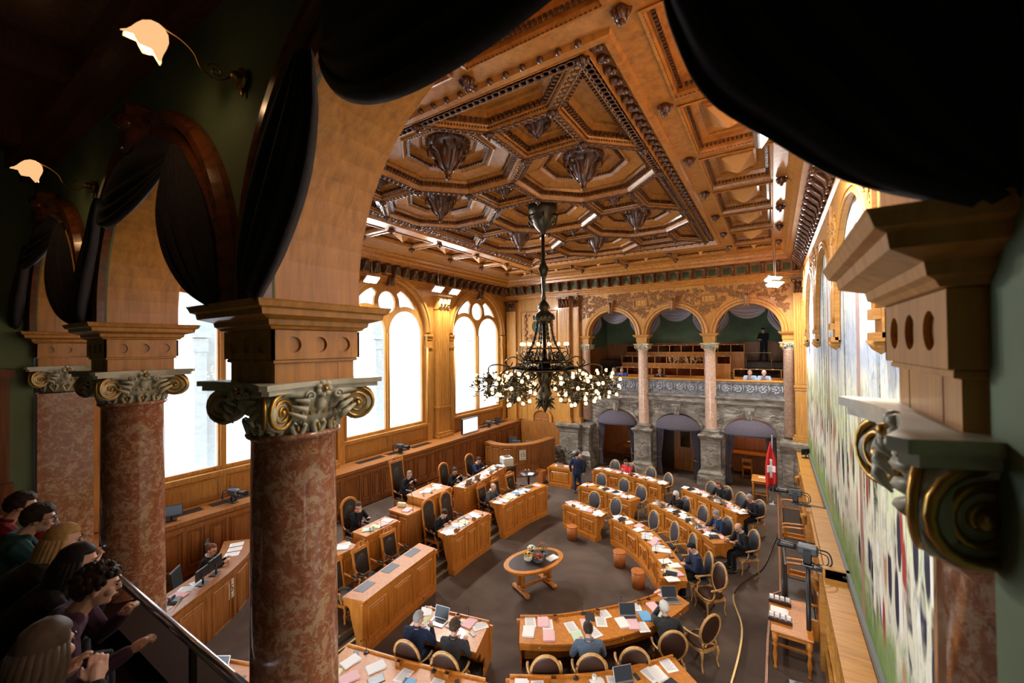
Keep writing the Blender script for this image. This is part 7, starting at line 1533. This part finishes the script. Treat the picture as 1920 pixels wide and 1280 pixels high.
# television cameras
def tvcam(x, y, z, rz, label, stand=0, sc=1.0, rail=True):
    r = thing('television_camera', (x, y, z), rz, label, 'camera'); r.scale = (sc, sc, sc)
    m = MB(); m.cbox((0, 0, .26), (.15, .30, .16), 0, .03); m.build('camera_body', DGREY, r)
    m = MB(); m.lathe([(.045, .15), (.05, .2), (.055, .3), (.062, .36), (.062, .42), (.045, .42)], 16, (0, 0, .26), 'Y'); m.build('lens', BLACK, r)
    m = MB(); m.cbox((0, 0, .10), (.12, .12, .14), 0, .02); m.cbox((0, 0, .01), (.16, .16, .03), 0, .01); m.box(-.10, -.08, -.05, .05, .1, .28); m.build('pan_head', BLACK, r)
    m = MB(); m.tube(resample([(0, -.14, .3), (.05, -.28, .26), (.04, -.32, .1), (0, -.22, .02), (0, -.06, .06)], 16), .012, 6); m.tube(resample([(.03, -.14, .24), (.10, -.26, .18), (.08, -.26, .05), (.02, -.1, .04)], 14), .009, 5); m.build('cable_loop', BLACK, r)
    m = MB(); m.tube([(0, -.1, .38), (0, .08, .38)], .012, 6); m.build('handle', BLACK, r)
    if stand: m = MB(); m.tube([(0, 0, 0), (0, 0, -stand)], .035, 10); m.lathe([(.16, -stand), (.16, -stand+.03), (.05, -stand+.06)], 16); m.build('column_stand', BLACK, r)
    if rail: m = MB(); m.box(-.05, .05, -.75, -.0, -.04, 0); m.build('mounting_arm', BLACK, r)
    return r
tvcam(.48, 9.72, 2.05, 1.45, 'grey television camera on a tall black pole beside the side table', 1.99, 1.15)
tvcam(.42, 13.2, 2.1, 1.45, 'television camera on an arm above the right ledge, farther from the camera', 0, 1.0)
tvcam(-12.72, 5.55, 2.08, -1.3, 'television camera on the left ledge beside the massive column', 0, 1.1, False); tvcam(-12.72, 11.6, 2.08, -1.5, 'television camera on the left ledge under the middle window', 0, 1.1, False)
tvcam(-12.72, 17.7, 2.08, -1.5, 'television camera on the left ledge beyond the wall screen', 0, 1.0, False)
monitor(-12.72, 18.5, 2.07, PI/2-.2, 'small black monitor on the left ledge near the far corner', .44, .26); monitor(-12.72, 4.15, 2.07, 1.2, 'black monitor on the left ledge seen between the two near columns', .44, .26)
monitor(.95, 19.2, 1.95, -2.4, 'small black monitor at the far end of the right ledge', .36, .22)
# big wall screen with agenda, loose monitor by the benches
r = thing('wall_screen', (-12.62, 15.95, 2.07), 0, 'black framed white screen with lines of text on the left ledge', 'screen'); m = MB(); m.cbox((0, 0, .42), (.10, 1.22, .74), 0, .015); m.build('screen_casing', BLACK, r)
m = MB(); m.box(.052, .056, -.57, .57, .09, .75); m.build('lit_display', mat('white_display', (.8, .8, .8), .4, emit=(.9, .93, 1), es=1.0), r)
m = MB()
for q in range(8): m.box(.057, .059, -.40 if q else -.1, (.40-.1*(q % 3)) if q else .12, .68-.07*q, .69-.07*q)
m.build('text_lines', INKM, r)
r = thing('large_monitor', (.10, 11.35, .0), 1.6, 'large flat black monitor standing in front of the wall bench', 'screen'); m = MB(); m.cbox((0, -.02, 1.15), (1.15, .05, .72), 0, .01); m.build('screen_casing', BLACK, r); m = MB(); m.box(-.55, .55, -.05, -.045, .82, 1.48); m.build('display_glass', SCREEN, r); m = MB(); m.tube([(0, 0, 0), (0, 0, .9)], .03, 8); m.cbox((0, 0, .02), (.6, .4, .04), 0, .01); m.build('stand', BLACK, r)
r = thing('equipment_bag', (.33, 8.7, .06), .1, 'black equipment bag on the floor under the side table', 'bag'); m = MB(); m.cbox((0, 0, .17), (.55, .32, .34), 0, .08); m.build('bag_body', BLACK, r); m = MB(); m.tube(resample([(-.15, -.1, .34), (-.1, -.1, .44), (.1, -.1, .44), (.15, -.1, .34)], 12), .014, 6); m.tube([(-.27, .02, .3), (.27, .02, .3)], .008, 5); m.build('bag_handle', DGREY, r)
# sconces on the near gallery wall
SH = mat('glass_shade', (1, .75, .5), .35, emit=(1, .55, .25), es=.9)
def sconce(x, y, z, rz, label, p=9, d=(-.12, -.34, .14)):
    r = thing('wall_lamp', (x, y, z), rz, label, 'lamp'); m = MB(); m.lathe([(0, .03), (.03, .03), (.055, .015), (.06, 0), (.0, 0)], 16, (0, -.03, 0), 'Y'); m.ell((0, -.05, 0), .03, 8, 6); m.ell((0, -.02, -.07), (.015, .01, .03), 6, 5); m.build('wall_rosette', BRASS, r)
    S_ = Vector(d); m = MB(); m.tube(resample([(0, -.06, 0), (-.03, -.12, -.05), (-.05, -.19, -.02), (-.06, -.22, .05), (-.08, -.27, .10), tuple(S_)], 20), .006, 6); m.tube([tuple(p_) for p_ in spiral((-.045, -.13, .0), .04, 1.4, (0, -1, 0), (0, 0, 1), 16)], .005, 5); m.build('scroll_arm', BRASS, r)
    ax = Vector((-.25, -.25, -.5)).normalized(); u1 = ax.orthogonal().normalized(); u2 = ax.cross(u1); m = MB(); v = []; K = 24
    for j in range(7):
        rr = (.018, .04, .06, .068, .072, .078, .088)[j]; zz = (0, .012, .04, .07, .10, .125, .14)[j]
        for k in range(K): a = 2*PI*k/K; q = rr*(1+.10*math.cos(6*a)*(j/6)**1.5); v.append(tuple(S_+ax*(zz+.012*math.cos(6*a)*(j/6)**2)+(u1*math.cos(a)+u2*math.sin(a))*q))
    m.add(v, [(j*K+k, j*K+(k+1) % K, (j+1)*K+(k+1) % K, (j+1)*K+k) for j in range(6) for k in range(K)], 0, True); o = m.build('fluted_glass_shade', SH, r); s = o.modifiers.new('s', 'SOLIDIFY'); s.thickness = .004
    m = MB(); b_ = S_+ax*.07; m.ell(tuple(b_), (.026, .026, .03), 10, 8); m.build('lit_bulb', BULB, r)
    l = bpy.data.lights.new('wall_lamp_light', 'POINT'); l.energy = p; l.color = (1, .58, .28); l.shadow_soft_size = .03; lo = bpy.data.objects.new('wall_lamp_light', l); COL.objects.link(lo); lo.location = r.location+Matrix.Rotation(rz, 3, 'Z') @ (S_+ax*.16)
sconce(-2.47, 1.146, 7.80, 0, 'lit glass shade lamp on a scroll arm above the massive column', 2); sconce(-5.22, 1.146, 7.80, 0, 'lit glass shade lamp on a scroll arm at the left edge', 1.6)
sconce(-1.0, -3.2, 7.6, PI, 'wall lamp on the gallery wall behind the camera', 1.5)  # added lamp behind the camera, lifts the dim gallery walls
word_labels()
for n_, g_ in (('marble_column', 'marble columns'), ('marble_half_column', 'marble half columns'), ('arch_drapery', 'swagged arch draperies'), ('door_canopy', 'cloth canopies over the doorways'), ('door_curtain', 'tied doorway curtains'), ('floodlight', 'white floodlight panels'), ('television_camera', 'television cameras'), ('waste_basket', 'waste baskets'), ('gallery_bench', 'benches of the far gallery'), ('wall_lamp', 'gallery wall lamps'), ('curved_desk', 'curved oak desks'), ('office_chair', 'office chairs'), ('wall_bench', 'leather wall benches'), ('calendar_sheet', 'calendar sheets'), ('card_tray', 'card trays'), ('flower_bowl', 'flower bowls on the oval table'), ('monitor', 'small black monitors')):
    for o in bpy.data.objects:
        if o.parent is None and o.name.split('.')[0] == n_ and 'label' in o and 'group' not in o: o['group'] = g_
